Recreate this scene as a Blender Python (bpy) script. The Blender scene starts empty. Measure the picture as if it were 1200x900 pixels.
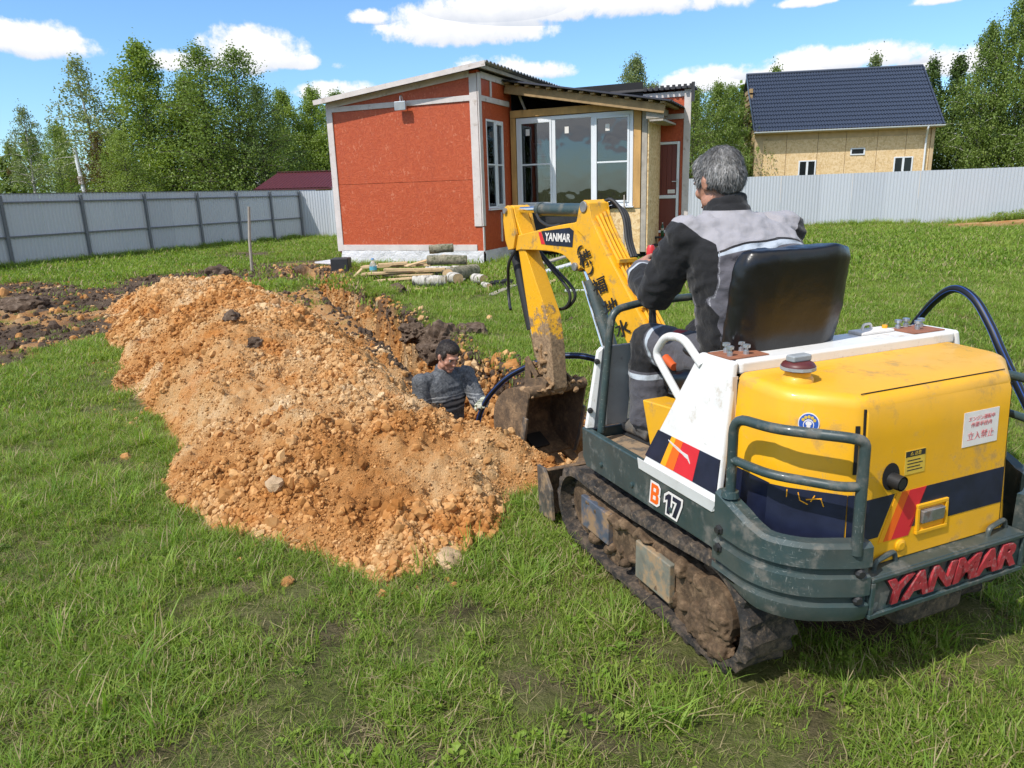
import bpy, bmesh, math, random
import numpy as np
from mathutils import Vector, Matrix, noise as mnoise

random.seed(7)
np.random.seed(7)
SC = bpy.context.scene
COL = SC.collection
R = math.radians

# ---------------------------------------------------------------- camera
cam_d = bpy.data.cameras.new('camera')
cam = bpy.data.objects.new('camera', cam_d)
COL.objects.link(cam)
cam_d.sensor_width = 36.0
cam_d.lens = 36.0 * 850 / 1200
cam_d.clip_start = 0.05
cam_d.clip_end = 3000
CAM_H = 1.65
pitch, roll = math.atan(224 / 850), R(1.76)
fw = Vector((0, math.cos(pitch), -math.sin(pitch)))
up0 = Vector((0, math.sin(pitch), math.cos(pitch)))
rt0 = Vector((1, 0, 0))
rt = rt0 * math.cos(roll) - up0 * math.sin(roll)
up = up0 * math.cos(roll) + rt0 * math.sin(roll)
cam.matrix_world = Matrix(((rt.x, up.x, -fw.x, 0), (rt.y, up.y, -fw.y, 0), (rt.z, up.z, -fw.z, CAM_H), (0, 0, 0, 1)))
SC.camera = cam

# ---------------------------------------------------------------- sun, sky, exposure
TO_SUN = Vector((-0.60, -0.50, 1.0)).normalized()
sun_d = bpy.data.lights.new('sun', 'SUN')
sun_d.energy = 4.0
sun_d.angle = R(0.53)
sun_d.color = (1.0, 0.955, 0.89)
sun = bpy.data.objects.new('sun', sun_d)
COL.objects.link(sun)
sun.rotation_euler = TO_SUN.to_track_quat('Z', 'Y').to_euler()
SC.view_settings.view_transform = 'Standard'
SC.view_settings.look = 'None'
SC.view_settings.exposure = 0.22
SC.view_settings.gamma = 1.0

W = bpy.data.worlds.new('World')
SC.world = W
W.use_nodes = True


class NT:
    """small node-tree writer"""
    def __init__(self, tree):
        self.t = tree
        self.n = tree.nodes
        self.l = tree.links

    def put(self, sock, v):
        if isinstance(v, bpy.types.NodeSocket):
            self.l.new(v, sock)
        elif v is not None:
            if sock.type == 'RGBA' and hasattr(v, '__len__') and len(v) == 3:
                v = (*v, 1)
            sock.default_value = v

    def math(self, op, a, b=None, c=None, clamp=False):
        n = self.n.new('ShaderNodeMath')
        n.operation = op
        n.use_clamp = clamp
        for i, v in enumerate((a, b, c)):
            self.put(n.inputs[i], v)
        return n.outputs[0]

    def vmath(self, op, a, b=None, out=0):
        n = self.n.new('ShaderNodeVectorMath')
        n.operation = op
        self.put(n.inputs[0], a)
        if b is not None:
            self.put(n.inputs[1] if op != 'SCALE' else n.inputs['Scale'], b)
        return n.outputs[out]

    def noise(self, vec, scale, detail=4, rough=0.55, out='Fac', dist=0.0):
        n = self.n.new('ShaderNodeTexNoise')
        self.put(n.inputs['Vector'], vec)
        self.put(n.inputs['Scale'], scale)
        n.inputs['Detail'].default_value = detail
        n.inputs['Roughness'].default_value = rough
        n.inputs['Distortion'].default_value = dist
        return n.outputs[out]

    def voro(self, vec, scale, feature='F1', out='Distance', rnd=1.0):
        n = self.n.new('ShaderNodeTexVoronoi')
        n.feature = feature
        self.put(n.inputs['Vector'], vec)
        n.inputs['Scale'].default_value = scale
        n.inputs['Randomness'].default_value = rnd
        return n.outputs[out]

    def ramp(self, fac, stops, interp='LINEAR'):
        n = self.n.new('ShaderNodeValToRGB')
        n.color_ramp.interpolation = interp
        cr = n.color_ramp
        while len(cr.elements) < len(stops):
            cr.elements.new(0.5)
        for e, (p, c) in zip(cr.elements, stops):
            e.position = p
            e.color = (c, c, c, 1) if not hasattr(c, '__len__') else (*c, 1)
        self.put(n.inputs[0], fac)
        return n.outputs[0]

    def mix(self, fac, a, b, blend='MIX'):
        n = self.n.new('ShaderNodeMix')
        n.data_type = 'RGBA'
        n.blend_type = blend
        self.put(n.inputs[0], fac)
        self.put(n.inputs[6], a)
        self.put(n.inputs[7], b)
        return n.outputs[2]

    def smooth(self, v, lo, hi):
        n = self.n.new('ShaderNodeMapRange')
        n.interpolation_type = 'SMOOTHSTEP'
        self.put(n.inputs[0], v)
        n.inputs[1].default_value = lo
        n.inputs[2].default_value = hi
        n.inputs[3].default_value = 0
        n.inputs[4].default_value = 1
        return n.outputs[0]

    def mapping(self, vec, scale=(1, 1, 1), rot=(0, 0, 0), loc=(0, 0, 0)):
        n = self.n.new('ShaderNodeMapping')
        self.put(n.inputs[0], vec)
        n.inputs['Location'].default_value = loc
        n.inputs['Rotation'].default_value = rot
        n.inputs['Scale'].default_value = scale
        return n.outputs[0]

    def attr(self, name, out='Fac'):
        n = self.n.new('ShaderNodeAttribute')
        n.attribute_name = name
        return n.outputs[out]

    def coord(self, out='Object'):
        return self.n.new('ShaderNodeTexCoord').outputs[out]

    def sep(self, v):
        n = self.n.new('ShaderNodeSeparateXYZ')
        self.put(n.inputs[0], v)
        return n.outputs

    def comb(self, x, y, z):
        n = self.n.new('ShaderNodeCombineXYZ')
        for i, v in enumerate((x, y, z)):
            self.put(n.inputs[i], v)
        return n.outputs[0]

    def bump(self, h, strength=0.3, dist=0.01):
        n = self.n.new('ShaderNodeBump')
        n.inputs['Strength'].default_value = strength
        n.inputs['Distance'].default_value = dist
        self.put(n.inputs['Height'], h)
        return n.outputs[0]


def build_sky():
    t = NT(W.node_tree)
    bg = t.n['Background']
    sky = t.n.new('ShaderNodeTexSky')
    sky.sky_type = 'NISHITA'
    sky.sun_disc = False
    sky.sun_elevation = math.asin(TO_SUN.z)
    sky.sun_rotation = math.atan2(TO_SUN.x, TO_SUN.y)
    sky.altitude = 100
    sky.air_density = 1.0
    sky.dust_density = 0.6
    sky.ozone_density = 1.6
    skyc = t.mix(1.0, sky.outputs[0], (0.72, 0.98, 1.20), 'MULTIPLY')
    d = t.vmath('NORMALIZE', t.coord('Generated'))
    sx, sy, sz = t.sep(d)
    # billow offset shared by every cloud
    n1 = t.noise(d, 15.0, 7, 0.62, dist=0.3)
    n2 = t.noise(d, 52.0, 6, 0.62)
    nn = t.math('ADD', t.math('MULTIPLY', t.math('SUBTRACT', n1, 0.5), 3.6), t.math('MULTIPLY', t.math('SUBTRACT', n2, 0.5), 1.5))
    # cumulus of the photograph: (azimuth from +Y, elevation, half width, half height, strength) in degrees
    clouds = CLOUDS
    acc = None
    base = None
    for az, el, hw, hh, st in clouds:
        a, e = R(az), R(el)
        c = Vector((math.sin(a) * math.cos(e), math.cos(a) * math.cos(e), math.sin(e)))
        tx = Vector((math.cos(a), -math.sin(a), 0))
        ty = c.cross(tx) * -1
        if ty.z < 0:
            ty = -ty
        x = t.math('MULTIPLY', t.vmath('DOT_PRODUCT', d, tuple(tx), out=1), 1 / math.radians(hw))
        y = t.math('MULTIPLY', t.math('SUBTRACT', t.vmath('DOT_PRODUCT', d, tuple(ty), out=1), c.dot(ty)), 1 / math.radians(hh))
        # flat underside: the lower half falls off faster
        yl = t.math('MULTIPLY', t.math('MINIMUM', y, 0.0), 1.7)
        yy = t.math('ADD', t.math('MAXIMUM', y, 0.0), yl)
        r2 = t.math('ADD', t.math('MULTIPLY', x, x), t.math('MULTIPLY', yy, yy))
        front = t.math('GREATER_THAN', t.vmath('DOT_PRODUCT', d, tuple(c), out=1), 0.3)
        m = t.math('SUBTRACT', t.math('MULTIPLY', t.math('MULTIPLY', t.math('SUBTRACT', 1.15, r2), st), front), t.math('MULTIPLY', t.math('SUBTRACT', 1.0, front), 6.0))
        m = t.math('MAXIMUM', m, -6.0)
        acc = m if acc is None else t.math('MAXIMUM', acc, m)
        b = t.math('MULTIPLY', t.math('SUBTRACT', t.math('MULTIPLY', y, -1.0), 0.0), t.math('GREATER_THAN', m, -0.4))
        base = b if base is None else t.math('MAXIMUM', base, b)
    # more of the same cumulus over the rest of the sky (behind and beside the camera)
    pz = t.math('MAXIMUM', sz, 0.06)
    pp = t.comb(t.math('DIVIDE', sx, pz), t.math('DIVIDE', sy, pz), 0.0)
    field = t.math('MULTIPLY', t.math('SUBTRACT', t.noise(pp, 0.42, 3, 0.5), 0.485), 11.0)
    inframe = t.math('MULTIPLY', t.math('GREATER_THAN', sy, 0.55), t.math('LESS_THAN', sz, 0.50))
    field = t.math('SUBTRACT', field, t.math('MULTIPLY', inframe, 6.0))
    field = t.math('MULTIPLY', field, t.math('GREATER_THAN', sz, 0.02))
    acc = t.math('MAXIMUM', acc, field)
    dens = t.math('SUBTRACT', t.math('ADD', acc, nn), t.math('MULTIPLY', t.math('LESS_THAN', sz, 0.01), 9.0))
    mask = t.smooth(dens, 0.05, 0.85)
    shade = t.smooth(t.math('ADD', base, t.math('MULTIPLY', nn, -0.30)), -0.25, 0.85)
    ccol = t.mix(shade, (6.6, 6.6, 6.65), (4.3, 4.6, 5.2))
    col = t.mix(mask, skyc, ccol)
    t.put(bg.inputs[0], col)
    bg.inputs[1].default_value = 0.145


CLOUDS = [
    (-30.6, 9.7, 4.0, 1.4, 1.1), (-34.0, 9.6, 3.0, 1.1, 0.9),
    (-17.6, 9.7, 3.9, 2.0, 1.2), (-21.6, 9.0, 3.6, 0.9, 1.0), (-15.2, 9.2, 2.4, 0.8, 1.0),
    (-12.0, 7.3, 3.4, 0.9, 1.0), (-9.3, 12.1, 1.6, 0.6, 0.8), (-11.7, 9.0, 0.7, 0.35, 0.6),
    (-2.4, 11.5, 6.2, 2.1, 1.2), (-0.5, 12.9, 4.5, 1.6, 1.2), (3.6, 12.5, 6.4, 1.5, 1.2), (11.0, 12.4, 7.0, 1.5, 1.15),
    (-0.8, 8.2, 3.4, 1.5, 1.1), (2.8, 8.4, 2.6, 0.8, 1.0),
    (14.4, 7.0, 3.0, 1.25, 1.1), (17.6, 7.1, 3.0, 1.2, 1.1), (21.6, 7.7, 4.6, 1.2, 1.2), (25.9, 7.9, 3.2, 1.1, 1.1), (29.7, 7.0, 3.2, 1.3, 1.1),
    (-137, 4.6, 5.0, 1.7, 1.2), (-129, 5.0, 4.0, 1.5, 1.1), (-144, 3.8, 4.5, 1.3, 1.1), (-122, 4.0, 4.0, 1.3, 1.1),
    (20.8, 11.6, 1.9, 0.4, 0.7), (28.9, 10.8, 1.7, 0.4, 0.7),
]
build_sky()


# ---------------------------------------------------------------- materials
def new_mat(name):
    m = bpy.data.materials.new(name)
    m.use_nodes = True
    t = NT(m.node_tree)
    return m, t, t.n['Principled BSDF']


DUST = (0.30, 0.21, 0.13)
MUD = (0.15, 0.10, 0.065)


def M(name, col, rough=0.5, metal=0.0, var=0.12, vscale=6.0, bump=0.0, bscale=60.0, bdist=0.004,
      dirt=None, coat=0.0, spec=0.5, stretch=None, rvar=0.1, scratch=None):
    """a painted / plain surface: tone variation, fine relief and optional dirt patches"""
    m, t, p = new_mat(name)
    co = t.coord('Object')
    if stretch:
        co = t.mapping(co, scale=stretch)
    n = t.noise(co, vscale, 5, 0.6)
    lo = tuple(max(0, c * (1 - var)) for c in col)
    hi = tuple(min(1, c * (1 + var)) for c in col)
    c = t.ramp(n, [(0.3, lo), (0.7, hi)])
    r = t.math('ADD', rough - rvar / 2, t.math('MULTIPLY', t.noise(co, vscale * 3, 4, 0.6), rvar))
    if dirt:
        dcol, amount, dscale = dirt
        dn = t.noise(co, dscale, 8, 0.7)
        k = t.smooth(dn, 1 - amount - 0.09, 1 - amount + 0.09)
        c = t.mix(k, c, dcol)
        r = t.math('ADD', t.math('MULTIPLY', r, t.math('SUBTRACT', 1.0, k)), t.math('MULTIPLY', k, 0.9))
        if metal:
            t.put(p.inputs['Metallic'], t.math('MULTIPLY', t.math('SUBTRACT', 1.0, k), metal))
    elif metal:
        p.inputs['Metallic'].default_value = metal
    if scratch:
        # fine scuffs in several directions, only in rubbed patches
        rub = t.smooth(t.noise(co, 4.3, 5, 0.7), 0.47, 0.62)
        for sc, ro in (((30, 260, 30), (0.3, 0.2, 0.1)), ((240, 26, 40), (0.1, 0.5, -0.4)), ((40, 40, 300), (0.4, -0.3, 0.6))):
            ln = t.smooth(t.noise(t.mapping(co, scale=sc, rot=ro), 1.0, 2, 0.5), 0.66, 0.71)
            c = t.mix(t.math('MULTIPLY', t.math('MULTIPLY', ln, rub), 0.7), c, scratch)
        dust = t.smooth(t.noise(co, 1.7, 7, 0.72), 0.40, 0.72)
        c = t.mix(t.math('MULTIPLY', dust, 0.16), c, DUST)
        r = t.math('ADD', r, t.math('MULTIPLY', dust, 0.16))
    t.put(p.inputs['Base Color'], c)
    t.put(p.inputs['Roughness'], r)
    p.inputs['Specular IOR Level'].default_value = spec
    p.inputs['Coat Weight'].default_value = coat
    p.inputs['Coat Roughness'].default_value = 0.08
    if bump:
        t.put(p.inputs['Normal'], t.bump(t.noise(co, bscale, 5, 0.65), bump, bdist))
    return m


MT = {}
MT['yellow'] = M('yellow_paint', (0.78, 0.395, 0.006), 0.40, var=0.07, vscale=3, dirt=((0.47, 0.27, 0.06), 0.38, 9), coat=0.12, scratch=(0.55, 0.34, 0.10), bump=.05, bscale=14)
MT['yellow_old'] = M('worn_yellow_paint', (0.80, 0.40, 0.008), 0.42, var=0.08, vscale=9, dirt=((0.33, 0.20, 0.07), 0.40, 13), scratch=(0.40, 0.30, 0.16))
MT['green'] = M('dark_green_paint', (0.030, 0.055, 0.058), 0.38, var=0.2, vscale=5, dirt=((0.125, 0.125, 0.11), 0.41, 11), coat=0.08, scratch=(0.22, 0.24, 0.23), bump=.05, bscale=14)
MT['white'] = M('white_paint', (0.74, 0.74, 0.73), 0.35, var=0.05, vscale=5, dirt=((0.50, 0.44, 0.36), 0.36, 9), coat=0.1, scratch=(0.46, 0.42, 0.37))
MT['beige'] = M('primer_beige', (0.62, 0.50, 0.40), 0.5)
MT['grey_panel'] = M('grey_panel_paint', (0.30, 0.32, 0.33), 0.42, var=0.12, vscale=7, dirt=((0.14, 0.13, 0.12), 0.33, 9))
MT['navy'] = M('navy_decal', (0.012, 0.016, 0.038), 0.35, var=0.3, vscale=14, dirt=((0.12, 0.12, 0.13), 0.27, 24))
MT['orange_decal'] = M('orange_decal', (0.82, 0.13, 0.012), 0.4, var=0.08)
MT['amber_decal'] = M('amber_decal', (0.85, 0.36, 0.012), 0.4, var=0.08)
MT['red_decal'] = M('red_decal', (0.62, 0.022, 0.035), 0.4, var=0.1, dirt=((0.5, 0.25, 0.24), 0.27, 30))
MT['red_letter'] = M('worn_red_letter_paint', (0.33, 0.020, 0.028), 0.65, var=0.3, vscale=30, dirt=((0.36, 0.19, 0.18), 0.40, 70))
MT['sticker'] = M('white_sticker', (0.74, 0.70, 0.66), 0.5, var=0.06, vscale=30, dirt=((0.62, 0.42, 0.40), 0.3, 50))
MT['sticker_yellow'] = M('yellow_sticker', (0.62, 0.42, 0.05), 0.5, var=0.1, vscale=60)
MT['pink_print'] = M('faded_red_print', (0.66, 0.16, 0.17), 0.6, var=0.25, vscale=120)
MT['blue_print'] = M('blue_print', (0.03, 0.10, 0.42), 0.45, var=0.1)
MT['black'] = M('black_rubber_plastic', (0.018, 0.018, 0.019), 0.55, var=0.2)
MT['gap'] = M('gap_shade_and_letter_black', (0.006, 0.006, 0.006), 0.9)  # black for drawn-on shade of gaps and holes, also for lettering
MT['steel'] = M('worn_steel', (0.36, 0.36, 0.36), 0.42, metal=0.8, var=0.2, vscale=20, dirt=(MUD, 0.42, 9), bump=0.2)
MT['chrome'] = M('chrome_rod', (0.75, 0.76, 0.78), 0.12, metal=1.0, var=0.03)
MT['zinc'] = M('zinc_bolt', (0.50, 0.56, 0.62), 0.35, metal=0.8, var=0.15, vscale=60)
MT['rust'] = M('rust_primer', (0.27, 0.105, 0.055), 0.75, var=0.25, vscale=30, bump=0.15)
MT['vinyl'] = M('black_vinyl', (0.0085, 0.0085, 0.0095), 0.30, var=0.25, vscale=10, bump=0.25, bscale=9, bdist=0.010, spec=0.5)
MT['floor_dirt'] = M('dirty_floor_plate', (0.09, 0.08, 0.07), 0.8, var=0.3, vscale=20, dirt=(DUST, 0.52, 12), bump=0.4, bscale=50)
MT['cap_red'] = M('dark_red_cap', (0.10, 0.02, 0.018), 0.45, var=0.2)
MT['red_plastic'] = M('red_plastic', (0.55, 0.03, 0.03), 0.35)
MT['orange_plastic'] = M('orange_plastic', (0.60, 0.10, 0.02), 0.4)
MT['pipe'] = M('black_pe_pipe', (0.008, 0.009, 0.012), 0.48, var=0.2)
MT['pipe_blue'] = M('blue_pipe_stripe', (0.03, 0.08, 0.30), 0.4)


def track_mat():
    m, t, p = new_mat('muddy_track_rubber')
    co = t.coord('Object')
    n = t.noise(co, 13, 8, 0.7)
    n2 = t.noise(co, 55, 6, 0.7)
    k = t.smooth(t.math('ADD', n, t.math('MULTIPLY', t.math('SUBTRACT', n2, 0.5), 0.5)), 0.36, 0.68)
    c = t.mix(k, (0.022, 0.020, 0.019), (0.135, 0.098, 0.068))
    c = t.mix(t.smooth(n2, 0.55, 0.75), c, (0.24, 0.17, 0.105))
    t.put(p.inputs['Base Color'], c)
    p.inputs['Roughness'].default_value = 0.85
    t.put(p.inputs['Normal'], t.bump(t.math('ADD', n, n2), 0.7, 0.012))
    return m


def mud_mat(name, a, b, c3, scale=16):
    m, t, p = new_mat(name)
    co = t.coord('Object')
    n = t.noise(co, scale, 8, 0.7)
    n2 = t.noise(co, scale * 5, 6, 0.7)
    v = t.math('ADD', t.math('MULTIPLY', n, 0.7), t.math('MULTIPLY', n2, 0.3))
    t.put(p.inputs['Base Color'], t.ramp(v, [(0.32, a), (0.5, b), (0.68, c3)]))
    p.inputs['Roughness'].default_value = 0.95
    p.inputs['Specular IOR Level'].default_value = 0.2
    t.put(p.inputs['Normal'], t.bump(v, 0.9, 0.02))
    return m


MT['track'] = track_mat()
MT['mud'] = mud_mat('caked_mud', (0.035, 0.025, 0.018), (0.115, 0.075, 0.045), (0.30, 0.20, 0.12), 11)
MT['bucket'] = mud_mat('soil_stained_bucket_steel', (0.055, 0.042, 0.033), (0.15, 0.10, 0.062), (0.36, 0.23, 0.125), 10)


def stick_mat():
    """yellow paint at the top, worn to soil-caked metal towards the bucket end (wear pattern of the stick)"""
    m, t, p = new_mat('stick_paint_caked_with_soil')
    co = t.coord('Object')
    z = t.sep(co)[2]
    n = t.noise(co, 14, 8, 0.7)
    n2 = t.noise(co, 60, 6, 0.7)
    lev = t.math('ADD', t.math('MULTIPLY', t.math('SUBTRACT', 0.98, z), 1.9), t.math('MULTIPLY', t.math('SUBTRACT', n, 0.5), 2.2))
    k = t.smooth(lev, 0.1, 0.35)
    mud = t.ramp(n2, [(0.3, (0.10, 0.07, 0.045)), (0.5, (0.26, 0.17, 0.095)), (0.7, (0.42, 0.29, 0.17))])
    t.put(p.inputs['Base Color'], t.mix(k, (0.80, 0.40, 0.008), mud))
    t.put(p.inputs['Roughness'], t.math('ADD', 0.4, t.math('MULTIPLY', k, 0.5)))
    t.put(p.inputs['Normal'], t.bump(t.math('MULTIPLY', t.math('ADD', n2, k), 0.5), 0.5, 0.012))
    return m


MT['stick'] = stick_mat()


# ---------------------------------------------------------------- mesh helpers
def mesh_obj(name, verts, faces, mats=None, parent=None, smooth=False, fmat=None, sharp=40):
    me = bpy.data.meshes.new(name)
    me.from_pydata([tuple(v) for v in verts], [], [tuple(f) for f in faces])
    return link_mesh(name, me, mats, parent, smooth, fmat, sharp)


def link_mesh(name, me, mats=None, parent=None, smooth=False, fmat=None, sharp=40):
    if mats is not None:
        if not isinstance(mats, (list, tuple)):
            mats = [mats]
        for m in mats:
            me.materials.append(m)
    if fmat is not None:
        me.polygons.foreach_set('material_index', list(fmat))
    if smooth:
        me.polygons.foreach_set('use_smooth', [True] * len(me.polygons))
        if sharp:
            me.set_sharp_from_angle(angle=R(sharp))
    me.update()
    o = bpy.data.objects.new(name, me)
    COL.objects.link(o)
    if parent is not None:
        o.parent = parent
    return o


def thing(name, label, cat, loc=(0, 0, 0), rz=0.0, group=None, kind=None):
    o = bpy.data.objects.new(name, None)
    COL.objects.link(o)
    o.empty_display_size = 0.2
    o.location = loc
    o.rotation_euler = (0, 0, rz)
    tag(o, label, cat, group, kind)
    return o


def tag(o, label=None, cat=None, group=None, kind=None):
    if label:
        o['label'] = label
    if cat:
        o['category'] = cat
    if group:
        o['group'] = group
    if kind:
        o['kind'] = kind
    return o


def copy_tree(o, parent=None):
    c = o.copy()
    COL.objects.link(c)
    c.parent = parent
    for ch in list(o.children):
        copy_tree(ch, c)
    return c


class MB:
    """collects solids and links them as one mesh"""
    def __init__(self):
        self.v, self.f, self.m = [], [], []
        self.cur = 0

    def add(self, verts, faces):
        b = len(self.v)
        self.v.extend([Vector(v) for v in verts])
        self.f.extend([tuple(i + b for i in f) for f in faces])
        self.m.extend([self.cur] * len(faces))
        return self

    def box(self, lo, hi, mtx=None):
        (x0, y0, z0), (x1, y1, z1) = lo, hi
        vs = [Vector(p) for p in ((x0, y0, z0), (x1, y0, z0), (x1, y1, z0), (x0, y1, z0), (x0, y0, z1), (x1, y0, z1), (x1, y1, z1), (x0, y1, z1))]
        if mtx:
            vs = [mtx @ v for v in vs]
        return self.add(vs, [(0, 3, 2, 1), (4, 5, 6, 7), (0, 1, 5, 4), (1, 2, 6, 5), (2, 3, 7, 6), (3, 0, 4, 7)])

    def cbox(self, c, s, mtx=None):
        return self.box([c[i] - s[i] / 2 for i in range(3)], [c[i] + s[i] / 2 for i in range(3)], mtx)

    def bar(self, a, b, w, h, upv=(0, 0, 1)):
        """a straight bar of width w and height h from a to b"""
        a, b = Vector(a), Vector(b)
        d = (b - a).normalized()
        s = d.cross(Vector(upv))
        if s.length < 1e-5:
            s = d.cross(Vector((1, 0, 0)))
        s.normalize()
        u = s.cross(d)
        vs = []
        for p in (a, b):
            vs += [p - s * w / 2 - u * h / 2, p + s * w / 2 - u * h / 2, p + s * w / 2 + u * h / 2, p - s * w / 2 + u * h / 2]
        return self.add(vs, [(0, 1, 2, 3), (7, 6, 5, 4), (0, 4, 5, 1), (1, 5, 6, 2), (2, 6, 7, 3), (3, 7, 4, 0)])

    def prism(self, poly, fn0, fn1):
        """polygon (2-D points) swept between two maps 2-D -> 3-D"""
        n = len(poly)
        vs = [fn0(*p) for p in poly] + [fn1(*p) for p in poly]
        fs = [tuple(range(n - 1, -1, -1)), tuple(range(n, 2 * n))]
        fs += [(i, (i + 1) % n, n + (i + 1) % n, n + i) for i in range(n)]
        return self.add(vs, fs)

    def loft(self, loops, cap0=True, cap1=True, closed=True):
        n = len(loops[0])
        vs = [p for l in loops for p in l]
        fs = []
        for k in range(len(loops) - 1):
            for i in range(n if closed else n - 1):
                j = (i + 1) % n
                fs.append((k * n + i, k * n + j, (k + 1) * n + j, (k + 1) * n + i))
        if cap0:
            fs.append(tuple(range(n - 1, -1, -1)))
        if cap1:
            fs.append(tuple(range((len(loops) - 1) * n, len(loops) * n)))
        return self.add(vs, fs)

    def tube(self, pts, r, n=10, caps=True, flat=None):
        """tube through pts; r a number or list; flat = (ratio, axis) squashes rings"""
        pts = [Vector(p) for p in pts]
        k = len(pts)
        rs = list(r) if hasattr(r, '__len__') else [r] * k
        loops = []
        prev = None
        for i in range(k):
            d = (pts[min(i + 1, k - 1)] - pts[max(i - 1, 0)])
            d = d.normalized() if d.length > 1e-9 else Vector((0, 0, 1))
            if prev is None:
                s = d.cross(Vector((0, 0, 1)))
                if s.length < 0.05:
                    s = d.cross(Vector((0, 1, 0)))
                s.normalize()
            else:
                s = prev - d * prev.dot(d)
                s.normalize()
            prev = s
            u = d.cross(s)
            rr = rs[i]
            ra, rb = rr if hasattr(rr, '__len__') else (rr, rr)
            loops.append([pts[i] + s * ra * math.cos(2 * math.pi * j / n) + u * rb * math.sin(2 * math.pi * j / n) for j in range(n)])
        return self.loft(loops, caps, caps)

    def cyl(self, a, b, r, n=16, r2=None):
        return self.tube([a, b], [r, r if r2 is None else r2], n)

    def lathe(self, prof, origin, axis=(0, 0, 1), n=20):
        ax = Vector(axis).normalized()
        s = ax.cross(Vector((1, 0, 0)))
        if s.length < 0.1:
            s = ax.cross(Vector((0, 1, 0)))
        s.normalize()
        u = ax.cross(s)
        o = Vector(origin)
        loops = [[o + ax * h + (s * math.cos(2 * math.pi * j / n) + u * math.sin(2 * math.pi * j / n)) * r for j in range(n)] for r, h in prof]
        return self.loft(loops)

    def ell(self, c, r, mtx=None, nu=14, nv=9):
        c = Vector(c)
        r = r if hasattr(r, '__len__') else (r, r, r)
        loops = []
        for i in range(1, nv):
            th = math.pi * i / nv
            lp = []
            for j in range(nu):
                ph = 2 * math.pi * j / nu
                p = Vector((r[0] * math.sin(th) * math.cos(ph), r[1] * math.sin(th) * math.sin(ph), -r[2] * math.cos(th)))
                lp.append(c + (mtx @ p if mtx else p))
            loops.append(lp)
        return self.loft(loops)

    def sheet(self, quad):
        return self.add(quad, [tuple(range(len(quad)))])

    def build(self, name, mats, parent=None, smooth=False, bevel=0.0, seg=2, off=None, sharp=40):
        v = self.v if off is None else [p - Vector(off) for p in self.v]
        multi = isinstance(mats, (list, tuple))
        o = mesh_obj(name, v, self.f, mats, parent, smooth or bevel > 0, self.m if multi else None, sharp if bevel == 0 else None)
        bm = bmesh.new()
        bm.from_mesh(o.data)
        bmesh.ops.recalc_face_normals(bm, faces=bm.faces)
        bm.to_mesh(o.data)
        bm.free()
        if bevel > 0:
            b = o.modifiers.new('bevel', 'BEVEL')
            b.width = bevel
            b.segments = seg
            b.limit_method = 'ANGLE'
            b.angle_limit = R(32)
            b.harden_normals = True
        return o


def bend(pts, rad=0.05, n=5):
    """round the corners of a polyline"""
    pts = [Vector(p) for p in pts]
    out = [pts[0]]
    for i in range(1, len(pts) - 1):
        a, b, c = pts[i - 1], pts[i], pts[i + 1]
        d1, d2 = (a - b), (c - b)
        r = min(rad, d1.length * 0.45, d2.length * 0.45)
        p0, p1 = b + d1.normalized() * r, b + d2.normalized() * r
        for k in range(n + 1):
            s = k / n
            out.append(p0 * (1 - s) ** 2 + b * 2 * s * (1 - s) + p1 * s * s)
    out.append(pts[-1])
    return out


def spline(pts, n=8):
    """Catmull-Rom through pts"""
    P = [Vector(p) for p in pts]
    P = [P[0] * 2 - P[1]] + P + [P[-1] * 2 - P[-2]]
    out = []
    for i in range(1, len(P) - 2):
        for k in range(n):
            s = k / n
            a, b, c, d = P[i - 1:i + 3]
            out.append(0.5 * ((2 * b) + (c - a) * s + (2 * a - 5 * b + 4 * c - d) * s * s + (3 * b - a - 3 * c + d) * s ** 3))
    out.append(P[-2])
    return out


DG = None


def evaluated_mesh(o):
    dg = bpy.context.evaluated_depsgraph_get()
    dg.update()
    return bpy.data.meshes.new_from_object(o.evaluated_get(dg))


def remesh(mb, voxel=0.008, smooth=6):
    """union of overlapping closed solids as one continuous surface"""
    o = mb.build('blend', None)
    r = o.modifiers.new('r', 'REMESH')
    r.mode = 'VOXEL'
    r.voxel_size = voxel
    s = o.modifiers.new('s', 'SMOOTH')
    s.factor = 0.5
    s.iterations = smooth
    me = evaluated_mesh(o)
    old = o.data
    bpy.data.objects.remove(o)
    bpy.data.meshes.remove(old)
    return me


def coords(me):
    a = np.empty(len(me.vertices) * 3, dtype=np.float32)
    me.vertices.foreach_get('co', a)
    return a.reshape(-1, 3)


def set_coords(me, a):
    me.vertices.foreach_set('co', np.ascontiguousarray(a, dtype=np.float32).ravel())
    me.update()


def normals(me):
    a = np.empty(len(me.vertices) * 3, dtype=np.float32)
    me.vertices.foreach_get('normal', a)
    return a.reshape(-1, 3)


def set_attr(me, name, vals):
    at = me.attributes.new(name, 'FLOAT', 'POINT')
    at.data.foreach_set('value', np.ascontiguousarray(vals, dtype=np.float32))


def _hash(ix, iy, seed):
    h = (ix.astype(np.int64) * 374761393 + iy.astype(np.int64) * 668265263 + seed * 974711) & 0x7fffffff
    h = ((h ^ (h >> 13)) * 1274126177) & 0x7fffffff
    h = h ^ (h >> 16)
    return (h & 0xffff) / 65535.0


def vnoise(x, y, seed=0):
    x, y = np.asarray(x, float), np.asarray(y, float)
    ix, iy = np.floor(x), np.floor(y)
    fx, fy = x - ix, y - iy
    fx, fy = fx * fx * fx * (fx * (fx * 6 - 15) + 10), fy * fy * fy * (fy * (fy * 6 - 15) + 10)
    a, b = _hash(ix, iy, seed), _hash(ix + 1, iy, seed)
    c, d = _hash(ix, iy + 1, seed), _hash(ix + 1, iy + 1, seed)
    return (a * (1 - fx) + b * fx) * (1 - fy) + (c * (1 - fx) + d * fx) * fy


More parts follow.
